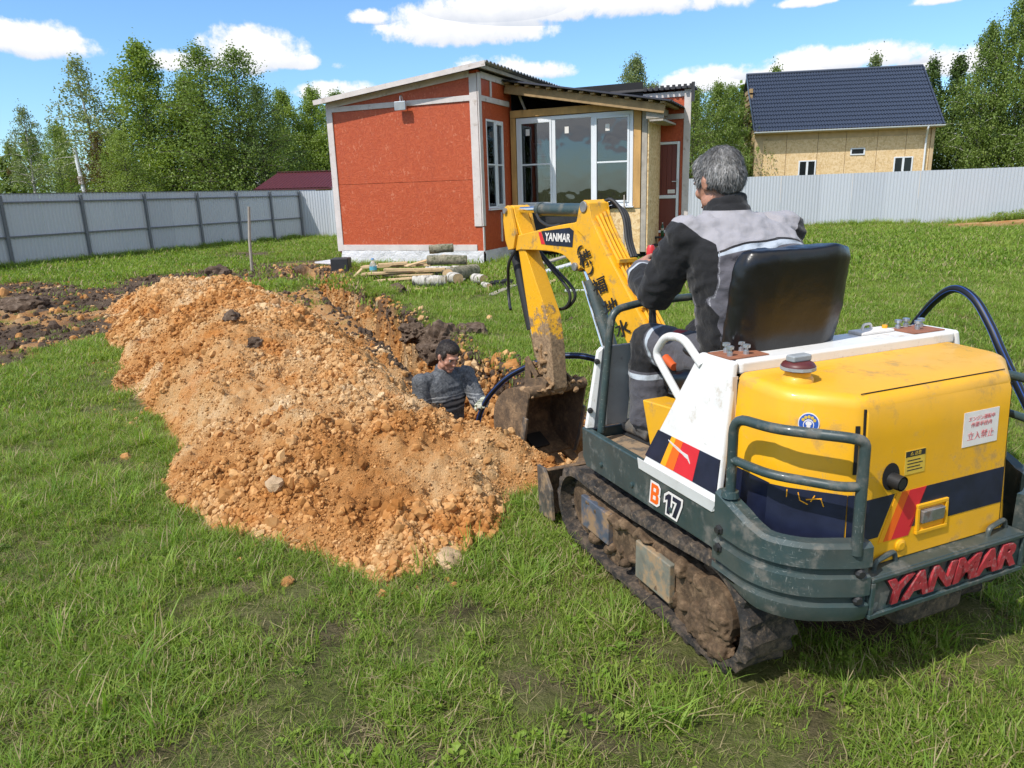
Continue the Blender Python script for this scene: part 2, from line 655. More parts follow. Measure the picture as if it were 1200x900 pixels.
def fbm(x, y, oct=4, seed=0, gain=0.5):
    s, a, tot = 0, 1, 0
    for k in range(oct):
        s = s + a * vnoise(x * 2 ** k + 17.3 * k, y * 2 ** k - 9.1 * k, seed + k)
        tot += a
        a *= gain
    return s / tot


def noise3(p, scale, seed=0.0):
    """per-vertex 3-D noise (rows of p), -1..1"""
    out = np.empty(len(p), dtype=np.float32)
    for i, q in enumerate(p):
        out[i] = mnoise.noise(Vector((q[0] * scale + seed, q[1] * scale - seed, q[2] * scale + 2 * seed)))
    return out


def text_obj(body, size, mtx, mat, parent, name, extrude=0.002, shear=0.0, offset=0.0, width=1.0, align='CENTER', bevel=0.0, space=1.0):
    cu = bpy.data.curves.new(name, 'FONT')
    cu.body = body
    cu.size = size
    cu.shear = shear
    cu.offset = offset
    cu.extrude = extrude
    cu.bevel_depth = bevel
    cu.align_x = align
    cu.align_y = 'CENTER'
    cu.space_character = space
    cu.resolution_u = 3
    o = bpy.data.objects.new(name, cu)
    COL.objects.link(o)
    me = evaluated_mesh(o)
    bpy.data.objects.remove(o)
    bpy.data.curves.remove(cu)
    me.transform(mtx @ Matrix.Diagonal((width, 1, 1, 1)))
    me.name = name
    me.materials.clear()
    return link_mesh(name, me, mat, parent)


def frame(o, x, y):
    """matrix whose local X, Y run along x and y, Z out of the surface"""
    x = Vector(x).normalized()
    z = x.cross(Vector(y)).normalized()
    y = z.cross(x)
    o = Vector(o)
    return Matrix(((x.x, y.x, z.x, o.x), (x.y, y.y, z.y, o.y), (x.z, y.z, z.z, o.z), (0, 0, 0, 1)))


# ================================================================ THE SETTING
TRENCH = [(.30, 4.50, .33), (-.02, 5.1, .40), (-.26, 5.8, .44), (-.46, 6.3, .42), (-.90, 7.5, .38), (-1.45, 9.1, .36), (-2.6, 11.9, .36), (-3.8, 14.9, .36), (-4.75, 17.2, .34)]
HEAP = [(.55, 4.28), (.30, 4.22), (.02, 4.45), (-.24, 4.8), (-.46, 5.2), (-.74, 5.8), (-.94, 6.3), (-1.42, 7.5), (-2.28, 9.1), (-3.75, 11.6), (-4.3, 12.7),
        (-5.2, 12.8), (-6.35, 11.3), (-5.6, 9.8), (-4.70, 8.4), (-3.9, 7.0), (-3.57, 6.24), (-2.8, 5.2), (-2.35, 4.46), (-1.95, 3.80), (-1.6, 3.42), (-.95, 3.12), (-.62, 2.86), (-.34, 3.02), (.0, 3.42), (.16, 3.70), (.42, 3.92)]
HEAP_RIGHT = HEAP[0:11]
HEAP_LEFT = HEAP[10:] + [HEAP[0]]


def seg_dist(x, y, pts):
    best = np.full(np.shape(x), 1e9)
    for (ax, ay), (bx, by) in zip(pts[:-1], pts[1:]):
        dx, dy = bx - ax, by - ay
        t = np.clip(((x - ax) * dx + (y - ay) * dy) / (dx * dx + dy * dy), 0, 1)
        best = np.minimum(best, np.hypot(x - ax - t * dx, y - ay - t * dy))
    return best


def in_poly(x, y, poly):
    c = np.zeros(np.shape(x), bool)
    n = len(poly)
    for i in range(n):
        (x0, y0), (x1, y1) = poly[i], poly[(i + 1) % n]
        if y0 == y1:
            continue
        k = ((y0 > y) != (y1 > y)) & (x < (x1 - x0) * (y - y0) / (y1 - y0) + x0)
        c ^= k
    return c


def sstep(v, lo, hi):
    t = np.clip((v - lo) / (hi - lo), 0, 1)
    return t * t * (3 - 2 * t)


def trench_sd(x, y):
    """signed distance to the trench edge (negative inside)"""
    best = np.full(np.shape(x), 1e9)
    for (ax, ay, aw), (bx, by, bw) in zip(TRENCH[:-1], TRENCH[1:]):
        dx, dy = bx - ax, by - ay
        t = np.clip(((x - ax) * dx + (y - ay) * dy) / (dx * dx + dy * dy), 0, 1)
        best = np.minimum(best, np.hypot(x - ax - t * dx, y - ay - t * dy) - (aw + (bw - aw) * t))
    return best


def heap_sd(x, y):
    d = seg_dist(x, y, HEAP + [HEAP[0]])
    return np.where(in_poly(x, y, HEAP), -d, d)


def dirt_mask(x, y):
    """1 where the turf is gone: churned soil left of the heap, along the trench, under the machine, bare spots"""
    x, y = np.asarray(x, float), np.asarray(y, float)
    w = (fbm(x * .8, y * .8, 4, 11) - .5) * 2.4
    ell = lambda cx, cy, rx, ry, a: 1 - np.hypot(((x - cx) * math.cos(a) + (y - cy) * math.sin(a)) / rx, (-(x - cx) * math.sin(a) + (y - cy) * math.cos(a)) / ry)
    k = ell(-8.1, 11.9, 6.6, 3.3, -.92) * 1.3
    k = np.maximum(k, ell(-6.4, 16.2, 3.6, 2.3, 0) * 1.5)
    k = np.maximum(k, ell(-5.3, 18.6, 2.2, 2.8, 0) * 1.1)
    k = np.maximum(k, ell(-5.6, 9.6, 1.6, 1.2, .5) * .8)
    k = np.maximum(k, ell(-8.2, 22.5, 3.4, 2.6, 0) * .62)
    k = np.maximum(k, ell(11.7, 17.6, 1.7, .55, 0.05) * 1.0)
    k = np.maximum(k, ell(17.6, 26.0, 3.0, 1.2, -.25) * 1.3)
    k = np.maximum(k, np.where(heap_height(x, y, False) > -.026, .62, -1))
    k = np.maximum(k, .5 - trench_sd(x, y) * 2.4)
    k = np.maximum(k, ell(1.1, 3.0, .55, .9, .4) * .9)
    k = np.maximum(k, np.where((heap_sd(x, y) < .75) & (trench_sd(x, y) < .9) & (y > 6.5), .75, -1))
    m = sstep(k * 1.5 + w * .55, .28, .62)
    # small bare spots in the lawn
    s = fbm(x * 4.2 + 5, y * 4.2, 3, 31)
    s2 = fbm(x * .33, y * .33, 2, 77)
    m = np.maximum(m, sstep(s + (s2 - .5) * .4, .66, .82) * .62)
    return m


def ground_h(x, y):
    x, y = np.asarray(x, float), np.asarray(y, float)
    h = (fbm(x * .9, y * .9, 4, 3) - .5) * .05 * sstep(80 - np.hypot(x, y), 0, 40)
    dm = dirt_mask(x, y)
    rough = (fbm(x * 3.1, y * 3.1, 4, 5) - .45) * .17 + (fbm(x * 9, y * 9, 3, 8) - .5) * .05
    near = sstep(40 - np.hypot(x, y), 0, 10)
    big = sstep(1 - np.hypot((x + 7.6) / 4.2, (y - 12.6) / 4.6), 0, .5)
    h = h + dm * rough * near * (.25 + .75 * big)
    sd = trench_sd(x, y) + (fbm(x * 3.2, y * 3.2, 3, 21) - .5) * .26 + (fbm(x * 13, y * 13, 3, 27) - .5) * .16
    inside = .22 * sstep(-sd, -.03, .03) + .30 * sstep(-sd + (fbm(x * 7, y * 7, 2, 33) - .5) * .2, .02, .12) + .48 * sstep(-sd, .05, .24)
    # low spoil berm on the house side of the trench
    berm = np.exp(-((sd - .16) / .17) ** 2) * (.02 + .11 * sstep(fbm(x * 2.4, y * 2.4, 4, 44), .40, .68))
    h = h + berm * sstep(y, 5.0, 6.0)
    depth = 1.08 * sstep(y, 4.25, 4.95) + .1
    h = h * (1 - inside) - depth * inside + inside * (fbm(x * 5, y * 5, 3, 9) - .5) * .14
    # spoil kicked up between the bucket and the machine
    h = h + .20 * np.exp(-(((x - .74) / .30) ** 2 + ((y - 4.42) / .32) ** 2)) * (.7 + .6 * fbm(x * 6, y * 6, 3, 2))
    # low sand heap by the far right fence
    h = h + .60 * np.exp(-(((x - 18.3) / 1.5) ** 2 + ((y - 26.3) / .8) ** 2)) * (.6 + .8 * fbm(x * 1.4, y * 1.4, 3, 71))
    return h


def soil_color(t, co, rnd=None):
    """the dug sandy clay: ochre, pale sand, rusty streaks, a few dark lumps"""
    n = t.noise(co, 1.3, 4, 0.6)
    n2 = t.noise(co, 5.0, 6, 0.7)
    n3 = t.noise(co, 28.0, 6, 0.75)
    v = t.math('ADD', t.math('ADD', t.math('MULTIPLY', n, .62), t.math('MULTIPLY', n2, .33)), t.math('MULTIPLY', n3, .20))
    if rnd is not None:
        v = t.math('ADD', v, t.math('MULTIPLY', t.math('SUBTRACT', rnd, 0.45), 0.10))
    c = t.ramp(v, [(0.38, (0.26, 0.115, 0.038)), (0.47, (0.50, 0.222, 0.068)), (0.56, (0.60, 0.310, 0.118)), (0.65, (0.67, 0.420, 0.205)), (0.78, (0.75, 0.57, 0.37))])
    rust = t.smooth(t.noise(co, 2.1, 5, 0.65, dist=0.4), 0.53, 0.66)
    c = t.mix(t.math('MULTIPLY', rust, 0.55), c, (0.56, 0.200, 0.038))
    if rnd is None:
        dark = t.smooth(t.noise(co, 11, 5, 0.7), 0.67, 0.75)
        c = t.mix(t.math('MULTIPLY', dark, 0.6), c, (0.17, 0.11, 0.07))
    return c, n3


def soil_mat(name, random_hue=False):
    m, t, p = new_mat(name)
    co = t.coord('Object')
    rnd = None
    if random_hue:
        oi = t.n.new('ShaderNodeObjectInfo')
        rnd = oi.outputs['Random']
        co = t.vmath('ADD', t.vmath('SCALE', co, 0.012), oi.outputs['Location'])
    c, n3 = soil_color(t, co, rnd)
    if random_hue:
        c = t.mix(1.0, c, t.ramp(rnd, [(0.0, (0.58, 0.56, 0.52)), (0.6, (0.78, 0.77, 0.74)), (1.0, (0.90, 0.92, 0.92))]), 'MULTIPLY')
    t.put(p.inputs['Base Color'], c)
    p.inputs['Roughness'].default_value = 0.95
    p.inputs['Specular IOR Level'].default_value = 0.15
    b = t.math('ADD', n3, t.noise(co, 90, 5, 0.7))
    if not random_hue:
        t.put(p.inputs['Normal'], t.bump(b, 1.0, 0.022))
    return m


MT['soil'] = soil_mat('dug_sandy_clay')
MT['clod'] = soil_mat('sandy_clay_clod', True)
MT['lump'] = soil_mat('sandy_clay_lump')
MT['turf_soil'] = mud_mat('dark_turf_soil', (0.030, 0.020, 0.014), (0.105, 0.072, 0.050), (0.25, 0.19, 0.145), 12)
MT['grey_stone'] = M('pale_stone', (0.46, 0.32, 0.19), 0.9, var=0.35, vscale=9, bump=0.6, bscale=25, bdist=0.02)


def ground_mat():
    m, t, p = new_mat('lawn_soil')
    co = t.coord('Object')
    d = t.attr('dirt')
    sandy = t.attr('sandy')
    n = t.noise(co, 2.2, 6, 0.65)
    n2 = t.noise(co, 17, 7, 0.7)
    n3 = t.noise(co, 0.25, 4, 0.6)
    n5 = t.noise(co, 110, 4, 0.75)
    v = t.math('ADD', t.math('ADD', t.math('MULTIPLY', n, .35), t.math('MULTIPLY', n2, .35)), t.math('MULTIPLY', n5, .30))
    turf = t.ramp(v, [(0.36, (0.060, 0.060, 0.025)), (0.46, (0.120, 0.140, 0.036)), (0.56, (0.200, 0.200, 0.080)), (0.66, (0.30, 0.25, 0.15))])
    turf = t.mix(t.smooth(n3, .4, .7), turf, t.mix(1.0, turf, (1.15, 1.05, .8), 'MULTIPLY'))
    dark = t.ramp(v, [(0.34, (0.040, 0.027, 0.019)), (0.48, (0.115, 0.078, 0.054)), (0.60, (0.21, 0.155, 0.11)), (0.70, (0.30, 0.24, 0.18))])
    sc, sn = soil_color(t, co)
    dirt = t.mix(sandy, dark, sc)
    c = t.mix(d, turf, dirt)
    t.put(p.inputs['Base Color'], c)
    p.inputs['Roughness'].default_value = 0.95
    p.inputs['Specular IOR Level'].default_value = 0.15
    t.put(p.inputs['Normal'], t.bump(t.math('ADD', t.math('MULTIPLY', n2, 1.6), t.noise(co, 70, 5, 0.7)), 1.0, 0.035))
    return m


def build_ground():
    def axis(lo, f0, f1, hi, step):
        fine = np.arange(f0, f1, step)
        up_, v, s = [], f1, step
        while v < hi:
            s *= 1.16
            up_.append(v)
            v += s
        dn, v, s = [], f0, step
        while v > lo:
            s *= 1.16
            v -= s
            dn.append(v)
        return np.concatenate([dn[::-1], fine, up_, [hi]])
    xs = axis(-900, -9.5, 2.4, 900, .05)
    ys = axis(-300, 1.2, 18.0, 1500, .05)
    X, Y = np.meshgrid(xs, ys)
    Z = ground_h(X, Y)
    nx, ny = len(xs), len(ys)
    verts = np.stack([X.ravel(), Y.ravel(), Z.ravel()], 1)
    i = np.arange(nx * ny).reshape(ny, nx)
    faces = np.stack([i[:-1, :-1].ravel(), i[:-1, 1:].ravel(), i[1:, 1:].ravel(), i[1:, :-1].ravel()], 1)
    me = bpy.data.meshes.new('ground')
    me.vertices.add(len(verts))
    me.vertices.foreach_set('co', verts.astype(np.float32).ravel())
    me.loops.add(faces.size)
    me.loops.foreach_set('vertex_index', faces.ravel().astype(np.int32))
    me.polygons.add(len(faces))
    me.polygons.foreach_set('loop_start', np.arange(0, faces.size, 4, dtype=np.int32))
    me.polygons.foreach_set('loop_total', np.full(len(faces), 4, dtype=np.int32))
    me.update(calc_edges=True)
    x, y, z = verts.T
    set_attr(me, 'dirt', dirt_mask(x, y))
    sd = trench_sd(x, y)
    sandy = np.maximum(sstep(-z + (fbm(x * 4, y * 4, 3, 66) - .5) * .30, .13, .27), sstep(.5 - sd, 0, .5) * sstep(sd, -.05, .05) * sstep(fbm(x * 1.3, y * 1.3, 3, 61), .50, .62) * .8)
    sandy = np.maximum(sandy, np.where(heap_height(x, y, False) > -.029, 1.0, 0.0))
    sandy = np.maximum(sandy, ((heap_sd(x, y) < .75) & (trench_sd(x, y) < .9) & (trench_sd(x, y) > .0) & (y > 6.5)) * .85)
    sandy = np.maximum(sandy, sstep(1.3 - np.hypot(x - .7, (y - 4.4)), 0, .4))
    sandy = np.maximum(sandy, sstep(x, 8, 9) * .9)
    sandy = np.maximum(sandy, sstep(fbm(x * .9 + 3, y * .9, 3, 91), .62, .72) * .7 * sstep(y, 6, 8))
    sandy = np.maximum(sandy, sstep(1 - np.hypot((x + 6.1) / 1.2, (y - 15.2) / .8), 0, .5) * .8)
    set_attr(me, 'sandy', sandy)
    o = link_mesh('ground', me, ground_mat(), None, True, sharp=None)
    tag(o, 'lawn and bare soil with an open trench cut through it', None, None, 'structure')


def worley(x, y, seed=0):
    """distance to the nearest feature point of a jittered grid"""
    ix, iy = np.floor(x), np.floor(y)
    best = np.full(np.shape(x), 9.0)
    for a in (-1, 0, 1):
        for b in (-1, 0, 1):
            cx, cy = ix + a, iy + b
            best = np.minimum(best, np.hypot(cx + _hash(cx, cy, seed) - x, cy + _hash(cx, cy, seed + 50) - y))
    return best


def heap_height(x, y, crumbs=True):
    ins = in_poly(x, y, HEAP)
    w = (fbm(x * 2.2, y * 2.2, 3, 52) - .5) * .30
    lobe = (fbm(x * 1.5 + 4, y * 1.5, 3, 58) - .50) * 1.1 - .03
    lobe = np.clip(lobe, -.15, .12)
    lobe = lobe + (.08 - lobe) * sstep(-np.hypot(x + .55, y - 3.0), -.9, -.45)
    dl = np.maximum(seg_dist(x, y, HEAP_LEFT) + lobe, 0)
    dr = np.maximum(seg_dist(x, y, HEAP_RIGHT) + w * .25, 0)
    a = .66 * dl
    b = .90 * dr
    cap = .31 + .24 * sstep(y, 4.2, 7.2) - .22 * sstep(y, 10.2, 13.0) - .16 * sstep(-y, -4.4, -3.4)
    cap = cap * (.86 + .30 * fbm(x * .8, y * .8, 2, 15))
    def smin(p, q, k):
        hh = np.clip(.5 + .5 * (q - p) / k, 0, 1)
        return q + (p - q) * hh - k * hh * (1 - hh)
    h = smin(smin(a, b, .16), cap, .22)
    h = np.maximum(h, 0)
    k = sstep(h, .0, .16)
    rid = 1 - np.abs(fbm(x * 2.6, y * 2.6, 4, 23) - .5) * 4
    h = h + k * ((fbm(x * 1.7, y * 1.7, 3, 29) - .5) * .20 + rid * .03 + (fbm(x * 7, y * 7, 3, 37) - .5) * .10)
    if crumbs:
        h = h + k * ((.5 - worley(x * 7.5, y * 7.5, 3)) * .055 + (.5 - worley(x * 17, y * 17, 4)) * .046 + (fbm(x * 24, y * 24, 2, 41) - .5) * .034)
    return np.where(ins, h - .03, -.08)


def build_heap():
    st = .0185
    xs, ys = np.arange(-6.5, .9, st), np.arange(2.7, 13.2, st)
    X, Y = np.meshgrid(xs, ys)
    Z = heap_height(X, Y)
    ok = heap_sd(X, Y) < .03
    idx = -np.ones(X.shape, int)
    cell = ok[:-1, :-1] & ok[:-1, 1:] & ok[1:, 1:] & ok[1:, :-1]
    used = np.zeros(X.shape, bool)
    used[:-1, :-1] |= cell
    used[:-1, 1:] |= cell
    used[1:, 1:] |= cell
    used[1:, :-1] |= cell
    idx[used] = np.arange(used.sum())
    jx = (vnoise(X * 37, Y * 37, 5) - .5) * .018
    jy = (vnoise(X * 37, Y * 37, 6) - .5) * .018
    v = np.stack([(X + jx)[used], (Y + jy)[used], (Z + ground_h(X, Y) * 0)[used]], 1)
    f = np.stack([idx[:-1, :-1][cell], idx[:-1, 1:][cell], idx[1:, 1:][cell], idx[1:, :-1][cell]], 1)
    o = mesh_obj('soil_heap', v, f, MT['soil'], None, True, sharp=None)
    tag(o, 'long heap of freshly dug orange sandy soil beside the open trench', 'soil heap')


build_ground()
build_heap()


# ---------------------------------------------------------------- scattering (geometry nodes, for what nobody could count)
def scatter(name, label, pts, rot, scl, idx, variants, attrs=None):
    coll = bpy.data.collections.new(name + '_sources')
    for i, v in enumerate(variants):
        coll.objects.link(v)
    me = bpy.data.meshes.new(name)
    me.vertices.add(len(pts))
    me.vertices.foreach_set('co', np.asarray(pts, np.float32).ravel())
    a = me.attributes.new('rot', 'FLOAT_VECTOR', 'POINT')
    a.data.foreach_set('vector', np.asarray(rot, np.float32).ravel())
    set_attr(me, 'scl', scl)
    a = me.attributes.new('pick', 'INT', 'POINT')
    a.data.foreach_set('value', np.asarray(idx, np.int32))
    o = bpy.data.objects.new(name, me)
    COL.objects.link(o)
    g = bpy.data.node_groups.new(name, 'GeometryNodeTree')
    g.interface.new_socket('Geometry', in_out='INPUT', socket_type='NodeSocketGeometry')
    g.interface.new_socket('Geometry', in_out='OUTPUT', socket_type='NodeSocketGeometry')
    N = g.nodes
    gi, go = N.new('NodeGroupInput'), N.new('NodeGroupOutput')
    ci = N.new('GeometryNodeCollectionInfo')
    ci.inputs['Collection'].default_value = coll
    ci.inputs['Separate Children'].default_value = True
    ci.inputs['Reset Children'].default_value = True
    io = N.new('GeometryNodeInstanceOnPoints')
    io.inputs['Pick Instance'].default_value = True

    def named(nm, typ):
        n = N.new('GeometryNodeInputNamedAttribute')
        n.data_type = typ
        n.inputs['Name'].default_value = nm
        return n.outputs['Attribute']
    L = g.links
    L.new(gi.outputs[0], io.inputs['Points'])
    L.new(ci.outputs[0], io.inputs['Instance'])
    L.new(named('pick', 'INT'), io.inputs['Instance Index'])
    e2r = N.new('FunctionNodeEulerToRotation')
    L.new(named('rot', 'FLOAT_VECTOR'), e2r.inputs[0])
    L.new(e2r.outputs[0], io.inputs['Rotation'])
    L.new(named('scl', 'FLOAT'), io.inputs['Scale'])
    L.new(io.outputs[0], go.inputs[0])
    md = o.modifiers.new('scatter', 'NODES')
    md.node_group = g
    tag(o, label, None, None, 'stuff')
    return o


def source(name, verts, faces, mats, fmat=None, smooth=False):
    """an object that only feeds a scatter (lives in no scene collection)"""
    me = bpy.data.meshes.new(name)
    me.from_pydata([tuple(v) for v in verts], [], [tuple(f) for f in faces])
    for m in (mats if isinstance(mats, list) else [mats]):
        me.materials.append(m)
    if fmat is not None:
        me.polygons.foreach_set('material_index', list(fmat))
    if smooth:
        me.polygons.foreach_set('use_smooth', [True] * len(me.polygons))
    me.update()
    return bpy.data.objects.new(name, me)


def rock(name, seed, mat, sub=2, rough=.35):
    bm = bmesh.new()
    bmesh.ops.create_icosphere(bm, subdivisions=sub, radius=1)
    rg = random.Random(seed)
    sc = (rg.uniform(.8, 1.25), rg.uniform(.75, 1.1), rg.uniform(.55, .85))
    for v in bm.verts:
        k = 1 + rough * mnoise.noise(v.co * 1.3 + Vector((seed * 7.1, 0, 0))) + rough * .5 * mnoise.noise(v.co * 3.1 + Vector((0, seed * 3.3, 0)))
        v.co = Vector((v.co.x * sc[0], v.co.y * sc[1], v.co.z * sc[2])) * k
    vs = [v.co.copy() for v in bm.verts]
    fs = [[v.index for v in f.verts] for f in bm.faces]
    bm.free()
    return source(name, vs, fs, mat, smooth=False)


def build_clods():
    rg = np.random.default_rng(3)
    vs = [rock('clod_%s' % s, i + 1, MT['clod'], 2 if i < 5 else 1) for i, s in enumerate('abcdefg')]
    n = 420000
    x, y = rg.uniform(-6.6, 1.0, n), 2.7 + (13.2 - 2.7) * rg.uniform(0, 1, n) ** 1.75
    sd = heap_sd(x, y) + (fbm(x * 3, y * 3, 2, 81) - .5) * .35
    hh = heap_height(x, y)
    keep = (sd < .16) & (rg.uniform(0, 1, n) < np.clip(.80 + (fbm(x * 1.6, y * 1.6, 4, 83) - .5) * 3.0, .34, 1)) & ((hh > 0) | (rg.uniform(0, 1, n) < .035))
    keep &= trench_sd(x, y) > .02
    x, y = x[keep], y[keep]
    z = np.maximum(np.where(heap_sd(x, y) < 0, heap_height(x, y), -1), ground_h(x, y))
    s = np.exp(rg.normal(math.log(.0064), .50, len(x))) * (.75 + .9 * sstep(fbm(x * 2.4, y * 2.4, 3, 87), .42, .66))
    s *= 1 + 1.0 * sstep(y, 4.5, 11)
    big = rg.uniform(0, 1, len(x)) < .0035
    s[big] = rg.uniform(.022, .048, big.sum())
    s = np.minimum(s * .88, .050)
    # berm and churned soil: crumbs there too
    m = 16000
    x2, y2 = rg.uniform(-11.5, 1.2, m), rg.uniform(4, 19, m)
    d2 = dirt_mask(x2, y2)
    k2 = (d2 > .6) & (trench_sd(x2, y2) > -.05) & (heap_sd(x2, y2) > 0)
    x2, y2 = x2[k2], y2[k2]
    x, y = np.concatenate([x, x2]), np.concatenate([y, y2])
    z = np.concatenate([z, ground_h(x2, y2)])
    s = np.concatenate([s, np.exp(rg.normal(math.log(.022), .5, len(x2)))])
    # broken topsoil and turf crumbs along both lips and down the walls of the trench
    q = rg.integers(0, len(TRENCH) - 1, 9000)
    tt = rg.uniform(0, 1, 9000)
    T_ = np.array(TRENCH)
    c0 = T_[q] + (T_[q + 1] - T_[q]) * tt[:, None]
    dv = (T_[q + 1] - T_[q])[:, :2]
    dv = dv / np.linalg.norm(dv, axis=1)[:, None]
    off = (c0[:, 2] + np.abs(rg.normal(0, .10, 9000)) * np.where(rg.uniform(0, 1, 9000) < .45, -1, 1)) * np.where(rg.uniform(0, 1, 9000) < .72, 1, -1)
    x3, y3 = c0[:, 0] + dv[:, 1] * off, c0[:, 1] - dv[:, 0] * off
    k3 = (y3 > 5.0) & (heap_height(x3, y3, False) < 0)
    x3, y3 = x3[k3], y3[k3]
    z3 = ground_h(x3, y3)
    s3 = np.minimum(np.exp(rg.normal(math.log(.014), .6, len(x3))), .07)
    dark3 = (z3 > -.10 - rg.uniform(0, .10, len(x3))) & (rg.uniform(0, 1, len(x3)) < .6)
    idx = rg.integers(0, 7, len(x))
    # the churned ground left of the heap is dark topsoil
    far = np.zeros(len(x), bool)
    far[len(x) - len(x2):] = rg.uniform(0, 1, len(x2)) < .8
    idx[far] = rg.integers(7, 10, far.sum())
    idx = np.concatenate([idx, np.where(dark3, rg.integers(7, 10, len(x3)), rg.integers(0, 7, len(x3)))])
    x, y, z, s = np.concatenate([x, x3]), np.concatenate([y, y3]), np.concatenate([z, z3]), np.concatenate([s, s3])
    # lumps sticking out of the cut faces
    m4 = 5200
    q = rg.integers(0, len(TRENCH) - 1, m4)
    tt = rg.uniform(0, 1, m4)
    c0 = T_[q] + (T_[q + 1] - T_[q]) * tt[:, None]
    dv = (T_[q + 1] - T_[q])[:, :2]
    dv = dv / np.linalg.norm(dv, axis=1)[:, None]
    zt4 = -rg.uniform(.03, .85, m4)
    off = c0[:, 2] - .02 - .16 * (-zt4) + rg.normal(0, .02, m4)
    sgn = np.where(rg.uniform(0, 1, m4) < .75, 1, -1)
    # march each sample across the wall until the ground drops to its height
    bx, by, bd = c0[:, 0].copy(), c0[:, 1].copy(), np.full(m4, 9.0)
    for o4 in np.arange(-.12, .46, .02):
        xx, yy = c0[:, 0] + dv[:, 1] * sgn * o4, c0[:, 1] - dv[:, 0] * sgn * o4
        e4 = np.abs(ground_h(xx, yy) - zt4)
        k4 = e4 < bd
        bx, by, bd = np.where(k4, xx, bx), np.where(k4, yy, by), np.where(k4, e4, bd)
    k4 = (bd < .12) & (by > 5.0) & (np.hypot(bx + .565, by - 5.715) > .45)
    x4, y4, z4 = bx[k4], by[k4], zt4[k4]
    s4 = np.minimum(np.exp(rg.normal(math.log(.019), .5, len(x4))), .06)
    idx = np.concatenate([idx, np.where((z4 > -.16) & (rg.uniform(0, 1, len(x4)) < .75), rg.integers(7, 10, len(x4)), rg.integers(0, 7, len(x4)))])
    x, y, z, s = np.concatenate([x, x4]), np.concatenate([y, y4]), np.concatenate([z, z4]), np.concatenate([s, s4])
    vs += [rock('clod_%s' % c, i + 31, MT['turf_soil'], 2, .5) for i, c in enumerate('hij')]
    rot = rg.uniform(0, 6.28, (len(x), 3))
    scatter('soil_clods', 'loose clods and crumbs of sandy soil lying on the heap', np.stack([x, y, z + s * .12], 1), rot, s, idx, vs)


build_clods()


def lump(name, label, x, y, r, mat, seed, z=None, group=None, cat='soil clod', squash=(1.2, 1.0, .75), rough=.3, sub=3):
    bm = bmesh.new()
    bmesh.ops.create_icosphere(bm, subdivisions=sub, radius=r)
    for v in bm.verts:
        q = v.co / r
        k = 1 + rough * mnoise.noise(q * 1.4 + Vector((seed * 5.3, 0, 0))) + rough * .6 * mnoise.noise(q * 3.3 + Vector((0, seed, 0))) + rough * .30 * mnoise.noise(q * 7 + Vector((0, 0, seed))) + rough * .12 * mnoise.noise(q * 16 + Vector((seed, 0, seed)))
        v.co = Vector((v.co.x * squash[0], v.co.y * squash[1], v.co.z * squash[2])) * k
    me = bpy.data.meshes.new(name)
    bm.to_mesh(me)
    bm.free()
    o = link_mesh(name, me, mat, None, True, sharp=35)
    if z is None:
        z = float(max(heap_height(np.array([x]), np.array([y]))[0], ground_h(np.array([x]), np.array([y]))[0]))
    o.location = (x, y, z + r * .18)
    o.rotation_euler = (0, 0, seed * 1.7)
    tag(o, label, cat, group)
    return o


lump('stone', 'flat pale stone lying at the near foot of the soil heap', -.33, 3.05, .062, MT['grey_stone'], 3, cat='stone', squash=(1.5, 1.0, .5))
lump('soil_clod', 'small orange lump of soil lying alone on the grass left of the stone', -1.02, 2.90, .028, MT['lump'], 5, rough=.4)
lump('soil_clod', 'orange crumb of soil on the grass between the heap and the rubber track', -.08, 3.02, .022, MT['lump'], 6, rough=.4)
lump('soil_clod', 'grey broken lump of clay high on the middle of the heap', -2.15, 6.0, .065, MT['turf_soil'], 8, rough=.45, cat='clay lump')
lump('soil_clod', 'dark lump of turf lying on the flank of the heap facing the fence', -2.55, 6.6, .07, MT['turf_soil'], 9, rough=.45, cat='turf lump')
lump('soil_clod', 'rounded pale lump sticking out of the near left flank of the heap', -1.28, 3.62, .05, MT['grey_stone'], 12, cat='clay lump', squash=(1.1, 1, .8))
lump('turf_clod', 'big dark upturned turf clod behind the man in the trench', -.78, 8.25, .25, MT['turf_soil'], 21, rough=.5, cat='turf clod', squash=(1.25, 1, .85), sub=5)
lump('turf_clod', 'dark turf clod leaning against the big upturned clod on its house side', -1.20, 9.1, .16, MT['turf_soil'], 22, rough=.5, cat='turf clod', sub=5)
lump('turf_clod', 'small dark clod on the grass to the right of the big upturned clod', -.45, 8.75, .17, MT['turf_soil'], 23, rough=.5, cat='turf clod')
lump('turf_clod', 'dark brown clod on the house side lip halfway along the trench', -1.95, 12.4, .20, MT['turf_soil'], 24, rough=.5, cat='turf clod')
lump('turf_clod', 'dark churned clod beside the wooden stake', -6.6, 16.6, .28, MT['turf_soil'], 25, rough=.5, cat='turf clod', squash=(1.7, 1.1, .7))
lump('turf_clod', 'dark churned hump in the bare soil nearest the left fence', -8.2, 12.2, .24, MT['turf_soil'], 26, rough=.32, cat='turf clod', squash=(1.6, 1.2, .7), sub=4)
lump('dirt_clod', 'muddy clod of earth in front of the rubber track next to the bucket', .50, 4.02, .12, MT['mud'], 31, rough=.5, cat='earth clod', z=.05)


